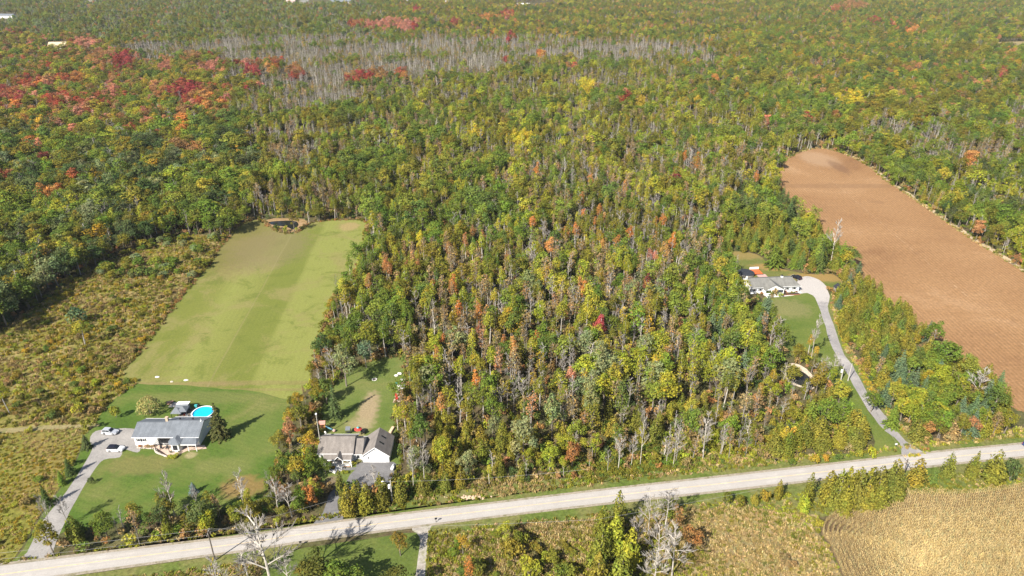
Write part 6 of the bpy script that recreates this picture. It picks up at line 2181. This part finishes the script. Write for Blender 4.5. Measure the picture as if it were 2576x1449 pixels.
mb.add(c + [(0, 0, 2.85)], [(k, (k + 1) % 8, 8) for k in range(8)] + [tuple(range(8))[::-1]])
mb.obj('vent_cap', 'teal_plastic', t)
X, Y = g2(1360, 330)
t = thing('barbecue', 'black barbecue on legs beside the red umbrella', 'barbecue', (X, Y, 0))
mb = MB()
mb.box(-0.6, -0.3, 0.8, 0.6, 0.3, 1.2)
mb.obj('body', 'black_metal', t)
mb = MB()
mb.tube((-0.6, 0, 1.25), (0.6, 0, 1.25), 0.28, None, 8)
mb.obj('lid', 'black_metal', t)
for sx in (-0.5, 0.5):
    mb = MB()
    mb.box(sx - 0.05, -0.25, 0, sx + 0.05, 0.25, 0.798)
    mb.obj('leg', 'black_metal', t)
X, Y = g2(1905, 960)
t = thing('propane_tank', 'white propane tank standing beside the garage driveway', 'tank', (X, Y, 0), 1.4)
mb = MB()
mb.tube((-0.9, 0, 0.75), (0.9, 0, 0.75), 0.45, None, 12)
mb.blob((-0.9, 0, 0.75), 0.25, 0.45, 0.45, 1, 10, 6, 0)
mb.blob((0.9, 0, 0.75), 0.25, 0.45, 0.45, 1, 10, 6, 0)
mb.obj('shell', 'white_paint', t, None, 0, True)
for sx in (-0.6, 0.6):
    mb = MB()
    mb.box(sx - 0.08, -0.3, 0, sx + 0.08, 0.3, 0.34)
    mb.obj('foot', 'concrete', t)
mb = MB()
mb.tube((0, 0, 1.2), (0, 0, 1.38), 0.16, None, 8)
mb.obj('valve_dome', 'white_paint', t)
X, Y = g2(785, 1020)
t = thing('stone_bench', 'pale curved stone seat with a dark pot at the front walk', 'bench', (X, Y, 0), -0.5)
mb = MB()
for k in range(6):
    a = -0.7 + k * 0.28
    mb.box(-1.3 + k * 0.45, 0.35 * math.cos(a) - 0.3, 0, -0.88 + k * 0.45, 0.35 * math.cos(a) + 0.3, 0.45)
mb.obj('slab', 'concrete', t)
mb = MB()
mb.tube((-0.3, 0.1, 0.45), (-0.3, 0.1, 0.8), 0.14, 0.2, 8)
mb.obj('pot', 'shutter', t)
px_sheet('front_walk', [P2(865, 940), P2(985, 932), P2(1120, 935), P2(1330, 925), P2(1345, 960), P2(1100, 985), P2(900, 985)], 0.055, asph, 2, 0.02)
for k, (x, y, w, c) in enumerate([(650, 850, 2.2, 'ygreen'), (760, 895, 1.8, 'rust'), (720, 905, 1.4, 'dark'), (1045, 895, 1.8, 'gold'), (1190, 890, 1.8, 'ygreen'), (1270, 850, 2.0, 'pale'), (1140, 910, 1.2, 'olive'), (980, 1040, 1.8, 'ygreen'), (1070, 1040, 1.4, 'ygreen'), (820, 945, 1.3, 'gold'), (590, 960, 1.6, 'green')]):
    bush(*g2(x, y), w, w * 0.65, c, WORDS[c] + ' garden shrub ' + ('at the porch corner', 'below the west porch rail', 'in shade of the porch', 'right of the porch steps', 'below the narrow wing', 'before the narrow wing window', 'small, right of the porch', 'across the walk from the steps', 'across the walk near the driveway', 'left of the steps', 'by the front side lawn')[k])
# back yard: fire ring, patio corner
X, Y = G(942, 955)
t = thing('fire_ring', 'round stone fire ring with dark ashes on the back yard lawn', 'fire pit', (X, Y, 0))
for k in range(14):
    a = 2 * PI * k / 14
    mb = MB()
    mb.blob((0.72 * math.cos(a), 0.72 * math.sin(a), 0.12), 0.2, 0.17, 0.18, k, 6, 4, 0.15)
    mb.obj('stone', 'concrete', t)
mb = MB()
mb.tube((0, 0, 0.02), (0, 0, 0.07), 0.62, None, 14)
mb.obj('ash_bed', 'mulch', t)
g6 = lambda x, y, z=0.0: G(*P6(x, y), z)
px_sheet('yard_patio', [P6(1778, 1045), P6(1850, 850), P6(1900, 640), P6(2000, 640), P6(1985, 800), P6(1940, 1020)], 0.05, M['paving'], 1, 0.0)
X, Y = g6(1925, 850)
gazebo('patio_tent', 'pale cream tent canopy on the patio at the edge of the wood', X, Y, 2.2, 2.4, 1.9, 'concrete', 0.2)
for k, (x, y) in enumerate([(1843, 935), (1852, 990)]):
    t = thing('garden_chair', 'dark red garden chair on the yard patio, ' + ('nearer the cream tent', 'nearer the patio tip')[k], 'chair', (*g6(x, y), 0.05), 0.4)
    mb = MB()
    mb.box(-0.35, -0.35, 0.3, 0.35, 0.35, 0.4)
    mb.obj('seat', 'red_plastic', t)
    mb = MB()
    mb.box(-0.35, 0.3, 0.4, 0.35, 0.38, 1.0)
    mb.obj('backrest', 'red_plastic', t)
    for sx in (-0.34, 0.34):
        mb = MB()
        mb.box(sx - 0.05, -0.35, 0, sx + 0.05, 0.35, 0.3)
        mb.obj('leg', 'red_plastic', t)
t = thing('garden_table', 'reddish brown table at the head of the yard patio', 'table', (*g6(1925, 745), 0.05), 0.1)
mb = MB()
mb.box(-0.6, -0.9, 0.7, 0.6, 0.9, 0.76)
mb.obj('tabletop', 'pink_cloth', t)
for sx in (-0.5, 0.5):
    for sy in (-0.75, 0.75):
        mb = MB()
        mb.box(sx - 0.04, sy - 0.04, 0, sx + 0.04, sy + 0.04, 0.698)
        mb.obj('leg', 'pole_wood', t)
t = thing('storage_bin', 'black bin beside the reddish table on the yard patio', 'bin', (*g6(1852, 745), 0))
mb = MB()
mb.box(-0.4, -0.4, 0, 0.4, 0.4, 0.9)
mb.obj('body', 'black_metal', t)
mb = MB()
mb.box(-0.43, -0.43, 0.902, 0.43, 0.43, 1.0)
mb.obj('lid', 'teal_plastic', t)
for k, (x, y) in enumerate([(1890, 560), (1845, 590), (1930, 670)]):
    mb = MB()
    mb.blob((0, 0, 0.3), 0.8, 0.5, 0.4, k + 4, 8, 5, 0.25)
    tag(mb.obj('boulder', 'concrete', None, (*g6(x, y), 0), 0.6 * k), 'pale boulder at the yard edge, ' + ('farthest from the house', 'next to the farthest', 'beside the patio head')[k], 'boulder')
t = thing('log_pile', 'split pale firewood stacked along the garage back corner', 'log pile', (*g2(1885, 270), 0), 1.35)
for k in range(14):
    mb = MB()
    mb.tube((-1.2 + (k % 7) * 0.4, -0.3, 0.2 + (k // 7) * 0.36), (-1.2 + (k % 7) * 0.4, 0.5, 0.2 + (k // 7) * 0.36), 0.19, None, 7)
    mb.obj('log', 'tan_brick', t)

# ------------------------------------------------------------------ white house at the lane head
R3 = 0.0997
B3 = (100.1, 264.9)
h3 = thing('house', 'long white house with weathered grey roof and gabled porch at the lane head', 'house', (*B3, 0), R3)
house_walls(h3, 0, 21.0, 0, 9.2, 2.95, None)
# roof: gable at the west, hipped at the east
mb = MB()
zE, zR, ov = 2.98, 5.0, 0.45
V = [(-ov, -ov, zE), (21.45, -ov, zE), (21.45, 9.65, zE), (-ov, 9.65, zE), (-ov, 4.6, zR), (19.2, 4.6, zR)]
mb.add(V + [(x, y, z - 0.14) for x, y, z in V[:4]], [(0, 1, 5, 4), (1, 2, 5), (2, 3, 4, 5), (9, 8, 7, 6), (0, 6, 7, 1), (1, 7, 8, 2), (2, 8, 9, 3), (3, 9, 6, 0), (0, 4, 3)])
r3 = mb.obj('roof', 'old_shingle', h3)
mb = MB()
mb.add([(-ov - 0.01, -ov, zE - 0.1), (-ov - 0.01, 9.65, zE - 0.1), (-ov - 0.01, 4.6, zR - 0.12), (-ov - 0.03, -ov, zE - 0.1), (-ov - 0.03, 9.65, zE - 0.1), (-ov - 0.03, 4.6, zR - 0.12)], [(0, 2, 1), (3, 4, 5), (0, 1, 4, 3), (1, 2, 5, 4), (2, 0, 3, 5)])
mb.obj('gable_end', 'white_siding', h3)
mb = MB()
mb.tube((-ov, -ov - 0.08, zE - 0.08), (5.0, -ov - 0.08, zE - 0.08), 0.08)
mb.tube((13.6, -ov - 0.08, zE - 0.08), (21.45, -ov - 0.08, zE - 0.08), 0.08)
mb.obj('gutter', 'white_trim', r3)
mb = MB()
xa, xb, xm = 5.2, 13.2, 9.2
mb.slab((xa - 0.3, -2.6, 2.75), (xm, -2.6, 4.95), (xm, 4.4, 4.95), (xa - 0.3, -0.45, 2.75), 0.14)
mb.slab((xm + 0.004, -2.6, 4.95), (xb + 0.3, -2.6, 2.75), (xb + 0.3, -0.45, 2.75), (xm + 0.004, 4.4, 4.95), 0.14)
mb.obj('porch_roof', 'old_shingle', h3)
mb = MB()
mb.add([(xa, -2.35, 2.85), (xb, -2.35, 2.85), (xm, -2.35, 4.75), (xa, -2.3, 2.85), (xb, -2.3, 2.85), (xm, -2.3, 4.75)], [(0, 1, 2), (5, 4, 3), (0, 3, 4, 1), (1, 4, 5, 2), (2, 5, 3, 0)])
mb.obj('porch_gable', 'white_siding', h3)
mb = MB()
mb.box(xa, -2.38, 2.55, xb, -2.27, 2.848)
mb.obj('porch_beam', 'white_trim', h3)
for x in (xa + 0.1, 7.9, 10.5, xb - 0.1):
    post(h3, x, -2.3, 0, 2.55, 0.1)
mb = MB()
mb.box(xa, -2.4, -0.05, xb, -0.01, 0.25)
mb.obj('porch_floor', 'concrete', h3)
for (a, b) in ((xa + 0.2, 7.8), (10.6, xb - 0.2)):
    mb = MB()
    mb.box(a, -2.36, 0.45, b, -2.3, 1.15)
    mb.obj('railing', 'white_trim', h3)
for cx in (1.6, 4.1, 15.8, 18.9):
    win(h3, cx, 0, 1.75, 1.0, 1.1, True)
win(h3, 6.9, 0, 1.6, 1.3, 1.3)
win(h3, 11.4, 0, 1.6, 1.3, 1.3)
mb = MB()
mb.box(8.7, -0.06, 0.25, 9.7, -0.004, 2.35)
d = mb.obj('door', 'shutter', h3)
mb = MB()
mb.tube((9.55, -0.12, 1.25), (9.55, -0.06, 1.25), 0.05)
mb.obj('handle', 'rim', d)
mb = MB()
mb.box(-0.9, 3.6, 0, -0.46, 5.0, 5.2)
mb.box(-0.8, 3.9, 5.2, -0.46, 4.7, 6.2)
mb.obj('chimney', 'white_siding', h3)
mb = MB()
mb.box(14.6, 4.2, 4.8, 15.4, 5.0, 5.7)
cu = mb.obj('cupola', 'white_trim', r3)
mb = MB()
mb.add([(14.5, 4.1, 5.71), (15.5, 4.1, 5.71), (15.5, 5.1, 5.71), (14.5, 5.1, 5.71), (15.0, 4.6, 6.3)], [(0, 1, 4), (1, 2, 4), (2, 3, 4), (3, 0, 4), (3, 2, 1, 0)])
mb.obj('cap', 'black_metal', cu)
px_sheet('house_path', [P3(780, 770), P3(840, 838), P3(1190, 815), P3(1450, 785), P3(1640, 715), P3(1600, 695), P3(1400, 735), P3(1190, 745), P3(1100, 740), P3(820, 755)], 0.05, M['concrete'], 1, 0.0)
g3 = lambda x, y, z=0.0: G(*P3(x, y), z)
wl_ = thing('planting_bed', 'dark mulch bed with stone edge along the white house front', 'flower bed', (*g3(1360, 760), 0), R3)
mb = MB()
mb.box(-3.9, -0.7, 0, 4.2, 0.9, 0.2)
mb.obj('mulch', 'mulch', wl_)
for k in range(20):
    mb = MB()
    mb.blob((-3.9 + k * 0.42, -0.8, 0.12), 0.22, 0.16, 0.17, k, 6, 4, 0.2)
    mb.obj('stone', 'brick', wl_)
for k, (x, y, w, c) in enumerate([(1235, 720, 1.8, 'rust'), (1290, 745, 1.0, 'rust'), (1400, 735, 1.2, 'olive'), (1470, 730, 1.0, 'green'), (1510, 720, 1.2, 'rust'), (700, 765, 1.6, 'rust'), (1150, 735, 0.9, 'crimson'), (620, 770, 1.2, 'olive')]):
    bush(*g3(x, y), w, w * 0.8, c, WORDS[c] + ' shrub at the white house, ' + ('by the porch post', 'next along the bed', 'in mid bed', 'beyond mid bed', 'at the east end of the bed', 'under the west windows', 'at the porch rail', 'at the west corner')[k])
for k, (x, y) in enumerate([(945, 745), (1030, 715), (1080, 715)]):
    t = thing('porch_chair', 'dark chair on the white house terrace, ' + ('set forward', 'under the porch', 'beside the porch post')[k], 'chair', (*g3(x, y), 0.06), R3)
    mb = MB()
    mb.box(-0.3, -0.3, 0.38, 0.3, 0.3, 0.45)
    mb.obj('seat', 'shutter', t)
    mb = MB()
    mb.box(-0.3, 0.25, 0.45, 0.3, 0.3, 0.95)
    mb.obj('backrest', 'shutter', t)
    for sx in (-0.26, 0.26):
        mb = MB()
        mb.box(sx - 0.03, -0.28, 0, sx + 0.03, 0.28, 0.38)
        mb.obj('leg', 'shutter', t)
X, Y = g3(345, 330)
t = thing('covered_pool', 'round pool with a dark domed cover behind the white house', 'pool', (X, Y + 1, 0))
mb = MB()
mb.ring((0, 0), 3.9, 3.8, 0, 1.2, 28)
mb.obj('pool_wall', 'grey_wood', t)
mb = MB()
ringv = []
for j, (r, z) in enumerate(((3.95, 1.22), (3.0, 1.55), (1.6, 1.8))):
    ringv += [(r * math.cos(2 * PI * k / 28), r * math.sin(2 * PI * k / 28), z) for k in range(28)]
mb.add(ringv + [(0, 0, 1.88)], [(j * 28 + k, j * 28 + (k + 1) % 28, (j + 1) * 28 + (k + 1) % 28, (j + 1) * 28 + k) for j in range(2) for k in range(28)] + [(56 + k, 56 + (k + 1) % 28, 84) for k in range(28)])
mb.obj('cover', 'shutter', t)
X, Y = g3(590, 300)
t = thing('raised_deck', 'orange stained deck with a pale rail beside the covered pool', 'deck', (X, Y + 0.5, 0), R3)
for k in range(10):
    mb = MB()
    mb.box(-1.9 + k * 0.42, -2.2, 0.95, -1.51 + k * 0.42, 3.0, 1.0)
    mb.obj('board', 'orange_tarp', t)
mb = MB()
mb.box(-1.9, 3.01, 1.0, 2.3, 3.08, 2.0)
mb.obj('rail', 'white_trim', t)
for sx in (-1.8, 2.2):
    for sy in (-2.1, 2.9):
        post(t, sx, sy, 0, 0.948, 0.07, 'pole_wood')
X, Y = g3(720, 350)
t = thing('low_deck', 'pinkish low deck against the back wall of the white house', 'deck', (X, Y, 0), R3)
for k in range(9):
    mb = MB()
    mb.box(-2.0 + k * 0.45, -1.5, 0.4, -1.58 + k * 0.45, 1.5, 0.46)
    mb.obj('board', 'pink_boards', t)
mb = MB()
mb.box(-1.95, -1.45, 0, 2.0, 1.45, 0.398)
mb.obj('skirt', 'grey_wood', t)
X, Y = G(2110, 733)
t = thing('garden_shed', 'small black roofed shed half hidden by trees beside the turning place', 'shed', (X, Y, 0), 0.1)
mb = MB()
mb.box(-1.6, -1.6, 0, 1.6, 1.6, 1.9)
mb.obj('wall', 'grey_wood', t)
gable_roof_y(t, -1.6, 1.6, -1.6, 1.6, 1.95, 3.1, 'shutter', 0.3, 0.1)
mb = MB()
mb.box(-0.5, -1.66, 0.05, 0.5, -1.604, 1.7)
mb.obj('door', 'white_trim', t)


# ------------------------------------------------------------------ vehicles
def car(label, X, Y, rz, paint, z=0.04, cat='car', group=None, roof_dark=False):
    t = thing('parked_suv' if cat == 'car' else 'moving_car', label, 'car', (X, Y, z), rz, group)
    # side profile swept across the width, narrower at the belt and roof
    prof = [(-2.3, 0.35), (-2.34, 0.62), (-2.28, 0.98), (1.05, 1.02), (2.1, 0.9), (2.34, 0.68), (2.34, 0.36), (1.9, 0.26), (-1.9, 0.26)]
    mb = MB()
    n = len(prof)
    w0, w1 = 0.88, 0.94
    vs = []
    for (wd, sgn) in ((1, 1), (1, -1)):
        for (x, zz) in prof:
            w = w1 if 0.4 < zz < 0.95 else w0
            if abs(x) > 2.25:
                w -= 0.08
            vs.append((x, sgn * w, zz))
    mb.add(vs, [tuple(range(n)), tuple(range(2 * n - 1, n - 1, -1))] + [((i + 1) % n, i, n + i, n + (i + 1) % n) for i in range(n)])
    mb.obj('body', paint, t)
    cab = [(-2.2, 0.985, 0.86), (-1.95, 1.5, 0.74), (-1.5, 1.64, 0.7), (0.1, 1.66, 0.7), (0.95, 1.03, 0.84)]
    mb = MB()
    m = len(cab)
    mb.add([(x, w, zz) for x, zz, w in cab] + [(x, -w, zz) for x, zz, w in cab], [(0, 1, 2, 3, 4), (2 * m - 1, 2 * m - 2, 2 * m - 3, 2 * m - 4, m)] + [(i + 1, i, m + i, m + i + 1) for i in range(m - 1)] + [(0, 4, 2 * m - 1, m)])
    mb.obj('cabin', 'black_paint' if roof_dark else paint, t)
    for sgn in (1, -1):
        mb = MB()
        a = [(-1.9, 1.06, 0.85), (-1.72, 1.46, 0.765), (-0.75, 1.52, 0.735), (-0.75, 1.08, 0.835)]
        b = [(-0.67, 1.08, 0.835), (-0.67, 1.52, 0.735), (-0.02, 1.52, 0.735), (0.62, 1.1, 0.825)]
        for q in (a, b):
            mb.add([(x, sgn * (w + 0.02), zz) for x, zz, w in q] + [(x, sgn * (w - 0.03), zz) for x, zz, w in q], [(0, 1, 2, 3), (7, 6, 5, 4), (0, 4, 5, 1), (1, 5, 6, 2), (2, 6, 7, 3), (3, 7, 4, 0)])
        mb.obj('side_window', 'glass', t)
    mb = MB()
    mb.add([(0.2, 0.66, 1.625), (0.2, -0.66, 1.625), (0.9, -0.76, 1.11), (0.9, 0.76, 1.11), (0.15, 0.66, 1.58), (0.15, -0.66, 1.58), (0.84, -0.76, 1.06), (0.84, 0.76, 1.06)], [(0, 3, 2, 1), (4, 5, 6, 7), (0, 1, 5, 4), (1, 2, 6, 5), (2, 3, 7, 6), (3, 0, 4, 7)])
    for v in range(8):
        x, y, zz = mb.v[v]
        mb.v[v] = (x + 0.03, y, zz + 0.03)
    mb.obj('windscreen', 'glass', t)
    mb = MB()
    mb.add([(-1.99, 0.62, 1.46), (-1.99, -0.62, 1.46), (-2.17, -0.72, 1.08), (-2.17, 0.72, 1.08), (-1.93, 0.62, 1.46), (-1.93, -0.62, 1.46), (-2.1, -0.72, 1.08), (-2.1, 0.72, 1.08)], [(0, 1, 2, 3), (7, 6, 5, 4), (0, 4, 5, 1), (1, 5, 6, 2), (2, 6, 7, 3), (3, 7, 4, 0)])
    for v in range(4):
        x, y, zz = mb.v[v]
        mb.v[v] = (x - 0.03, y, zz)
    mb.obj('rear_window', 'glass', t)
    for x in (-1.42, 1.42):
        for sgn in (1, -1):
            mb = MB()
            mb.tube((x, sgn * 0.72, 0.34), (x, sgn * 0.955, 0.34), 0.35, None, 12)
            wh = mb.obj('wheel', 'rubber', t)
            mb = MB()
            mb.tube((x, sgn * 0.95, 0.34), (x, sgn * 0.965, 0.34), 0.22, None, 10)
            mb.obj('rim', 'rim', wh)
    for sgn in (1, -1):
        mb = MB()
        mb.box(2.22, sgn * 0.66 - 0.16, 0.66, 2.36, sgn * 0.66 + 0.16, 0.82)
        mb.obj('headlight', 'lamp_white', t)
        mb = MB()
        mb.box(-2.37, sgn * 0.7 - 0.1, 0.72, -2.27, sgn * 0.7 + 0.1, 0.98)
        mb.obj('tail_light', 'lamp_red', t)
        mb = MB()
        mb.box(0.62, sgn * 0.98 - 0.09, 1.04, 0.8, sgn * 0.98 + 0.09, 1.17)
        mb.obj('wing_mirror', paint, t)
    return t


X, Y = G(278, 1090)
car('silver blue car parked at the top of the gravel pad', X, Y, -0.12, 'silver_paint')
X, Y = G(292, 1133)
car('white hatchback with a dark roof parked at the lower edge of the pad', X, Y, -0.03, 'white_paint', 0.04, 'car', None, True)
X, Y = g3(1500, 410)
car('black car parked at the back corner of the white house', X + 0.4, Y + 0.6, 2.15, 'black_paint')
X, Y = G(2592, 1122)
car('dark blue car driving along the road at the far right edge', X, Y, 0.2, 'blue_paint', 0.06, 'moving')


# ------------------------------------------------------------------ poles, wires, small roadside things
def utility_pole(label, bx, by, top, mat, arm=True, transformer=False, lamp=False, rz=0.16):
    X, Y = G(bx, by)
    h = height_from_top(bx, by, top)
    t = thing('utility_pole', label, 'utility pole', (X, Y, 0), rz)
    mb = MB()
    mb.tube((0, 0, -0.2), (0, 0, h), 0.19, 0.13, 8)
    mb.obj('pole', mat, t)
    if arm:
        mb = MB()
        mb.box(-0.08, -1.2, h - 0.75, 0.08, 1.2, h - 0.6)
        c = mb.obj('crossarm', 'pole_wood', t)
        for y in (-1.1, -0.5, 0.5, 1.1):
            mb = MB()
            mb.tube((0, y, h - 0.6), (0, y, h - 0.4), 0.06, 0.04, 6)
            mb.obj('insulator', 'concrete', c)
    if transformer:
        mb = MB()
        mb.tube((-0.45, 0, h - 2.6), (-0.45, 0, h - 1.5), 0.3, None, 10)
        mb.obj('transformer', 'white_trim', t)
    if lamp:
        mb = MB()
        mb.tube((0, 0, h - 0.4), (-1.8, 0, h - 0.1), 0.05)
        la = mb.obj('lamp_arm', 'rim', t)
        mb = MB()
        mb.blob((-2.0, 0, h - 0.12), 0.35, 0.18, 0.12, 1, 8, 5, 0)
        mb.obj('lamp_head', 'white_trim', la)
    return (X, Y, h)


q1 = utility_pole('dark leaning utility pole on the south verge, long shadow across the road', 541, 1410, 1335, 'pole_wood')
q2 = utility_pole('pale utility pole with a white transformer beside the roadside cedars', 987, 1262, 1208, 'pale_pole', False, True, True)
q3 = utility_pole('dark utility pole in front of the lane mouth', 2267, 1211, 1155, 'pole_wood')
q4 = utility_pole('pale pole with a white transformer beside the lane, on the lawn side', 2115, 957, 920, 'pale_pole', False, True, False)
q5 = utility_pole('second pale pole touching the lane edge', 2133, 958, 915, 'pale_pole', False)
wires = [(q1, (-175, 108, 9.0), -1.1), (q1, (-175, 108, 9.0), 1.1), (q1, q2, 0.0), (q2, (20, 145, 9.0), 0.0), (q3, q5, 0.0), (q1, (20, 126, 9.0), 1.1), ((20, 126, 9.0), q3, 1.1)]
for k, (a, b, off) in enumerate(wires):
    mb = MB()
    pts = []
    for i in range(15):
        s = i / 14
        p = Vector(a).lerp(Vector(b), s)
        p.z -= 0.45 + 3.2 * s * (1 - s)
        p.y += off * 0.9
        pts.append(p)
    for p, q in zip(pts, pts[1:]):
        mb.tube(p, q, 0.022, None, 4, 0, False)
    tag(mb.obj('power_line', 'wire'), ('upper wire west of the dark verge pole', 'lower wire west of the dark verge pole', 'wire crossing the road from the verge pole to the transformer pole', 'wire running east from the transformer pole', 'service wire up to the lane poles', 'wire along the south verge east of the pole', 'wire along the verge towards the lane mouth')[k], 'wire')


def mailbox(label, bx, by, rz, m='black_metal'):
    t = thing('mailbox', label, 'mailbox', (*G(bx, by), 0), rz)
    post(t, 0, 0, 0, 1.1, 0.06, 'pole_wood')
    mb = MB()
    mb.box(-0.3, -0.14, 1.1, 0.3, 0.14, 1.36)
    mb.tube((-0.3, 0, 1.36), (0.3, 0, 1.36), 0.14, None, 8)
    mb.obj('box', m, t)


mailbox('black mailbox on a post at the south driveway corner', 1097, 1314, 0.3)
mailbox('dark mailbox on the north verge west of the cedar block', 1950, 1164, 0.2)
mailbox('white mailbox post at the lane mouth corner', 2252, 1126, 0.2, 'white_trim')
mailbox('dark mailbox across from the centre driveway', 757, 1373, 0.2)
t = thing('yellow_marker', 'yellow plastic guy wire marker at the foot of the verge pole', 'marker', (*G(530, 1425), 0), 0)
mb = MB()
mb.tube((0, 0, 0), (0.9, 0.3, 2.6), 0.07, None, 6)
mb.obj('sleeve', 'yellow_plastic', t)
# pale cut stone spill on the north verge
t = thing('gravel_spill', 'pale heap of broken rock on the north verge below the cedars', 'rock heap', (*G(1180, 1252), 0))
for k in range(40):
    s = rnd.uniform(0.2, 0.5)
    mb = MB()
    mb.blob((rnd.gauss(0, 2.6), rnd.gauss(0, 0.45) + 0.0, s * 0.25), s, s * 0.8, s * 0.45, k, 6, 4, 0.25)
    mb.obj('rock', 'tan_brick', t)


# ------------------------------------------------------------------ far buildings
def far_house(label, px, py, wpx, d, hw, hr, roofm, wallm, rz=0.0, name='far_house'):
    X, Y = G(px, py)
    w = width_at(px, py, wpx)
    t = thing(name, label, 'building', (X, Y, 0), rz)
    house_walls(t, -w / 2, w / 2, 0, d, hw, hr - 0.15, wallm)
    gable_roof(t, -w / 2, w / 2, 0, d, hw + 0.1, hr, roofm, 0.6, 0.25)
    n = max(2, int(w / 6))
    for k in range(n):
        win(t, -w / 2 + (k + 0.5) * w / n, 0, hw * 0.55, 1.6, 1.4)
    return t


far_house('tan roofed barn in a gap among dark trees of the far wood', 143, 126, 40, 16, 4.5, 10.0, 'tan_metal', 'cream_siding', 0.12, 'barn')
far_house('white and grey farm building at the west edge of the far wood', 10, 46, 46, 14, 5, 8, 'grey_shingle', 'white_siding', -0.1)
far_house('grey roofed far house among trees near the horizon wood, west', 226, 5, 30, 12, 5, 9, 'old_shingle', 'stone', 0.1)
far_house('pinkish far house among the farthest trees', 731, 8, 22, 12, 5, 9, 'pink_boards', 'stone', 0.0)
far_house('small grey far house beside the pinkish one', 766, 10, 20, 12, 5, 9, 'old_shingle', 'stone', 0.2)
far_house('long grey far house in the farthest wood', 856, 10, 52, 12, 5, 9, 'grey_shingle', 'stone', -0.05)
far_house('pale far house peeking through the farthest trees', 1030, 6, 24, 12, 5, 9, 'old_shingle', 'stone', 0.1)
far_house('pale far house under the top edge trees', 1130, 5, 34, 12, 5, 9, 'old_shingle', 'stone', 0.0)
far_house('low pale trailer before a small green clearing far away', 1315, 16, 34, 8, 4, 7, 'concrete', 'stone', 0.05, 'trailer_home')

# ------------------------------------------------------------------ the autumn air
hz = MB()
hz.box(-2600, -200, -1.0, 2600, 2600, 140.0)
t = NT('air')
t.n.remove(t.out)
t.out = t.n.new('ShaderNodeOutputMaterial')
pv = t.node('ShaderNodeVolumePrincipled')
pv.inputs['Color'].default_value = (0.86, 0.91, 1.0, 1)
pv.inputs['Density'].default_value = 0.00004
t.link(pv.outputs[0], t.out.inputs['Volume'])
tag(hz.obj('haze', t.m), kind='stuff')
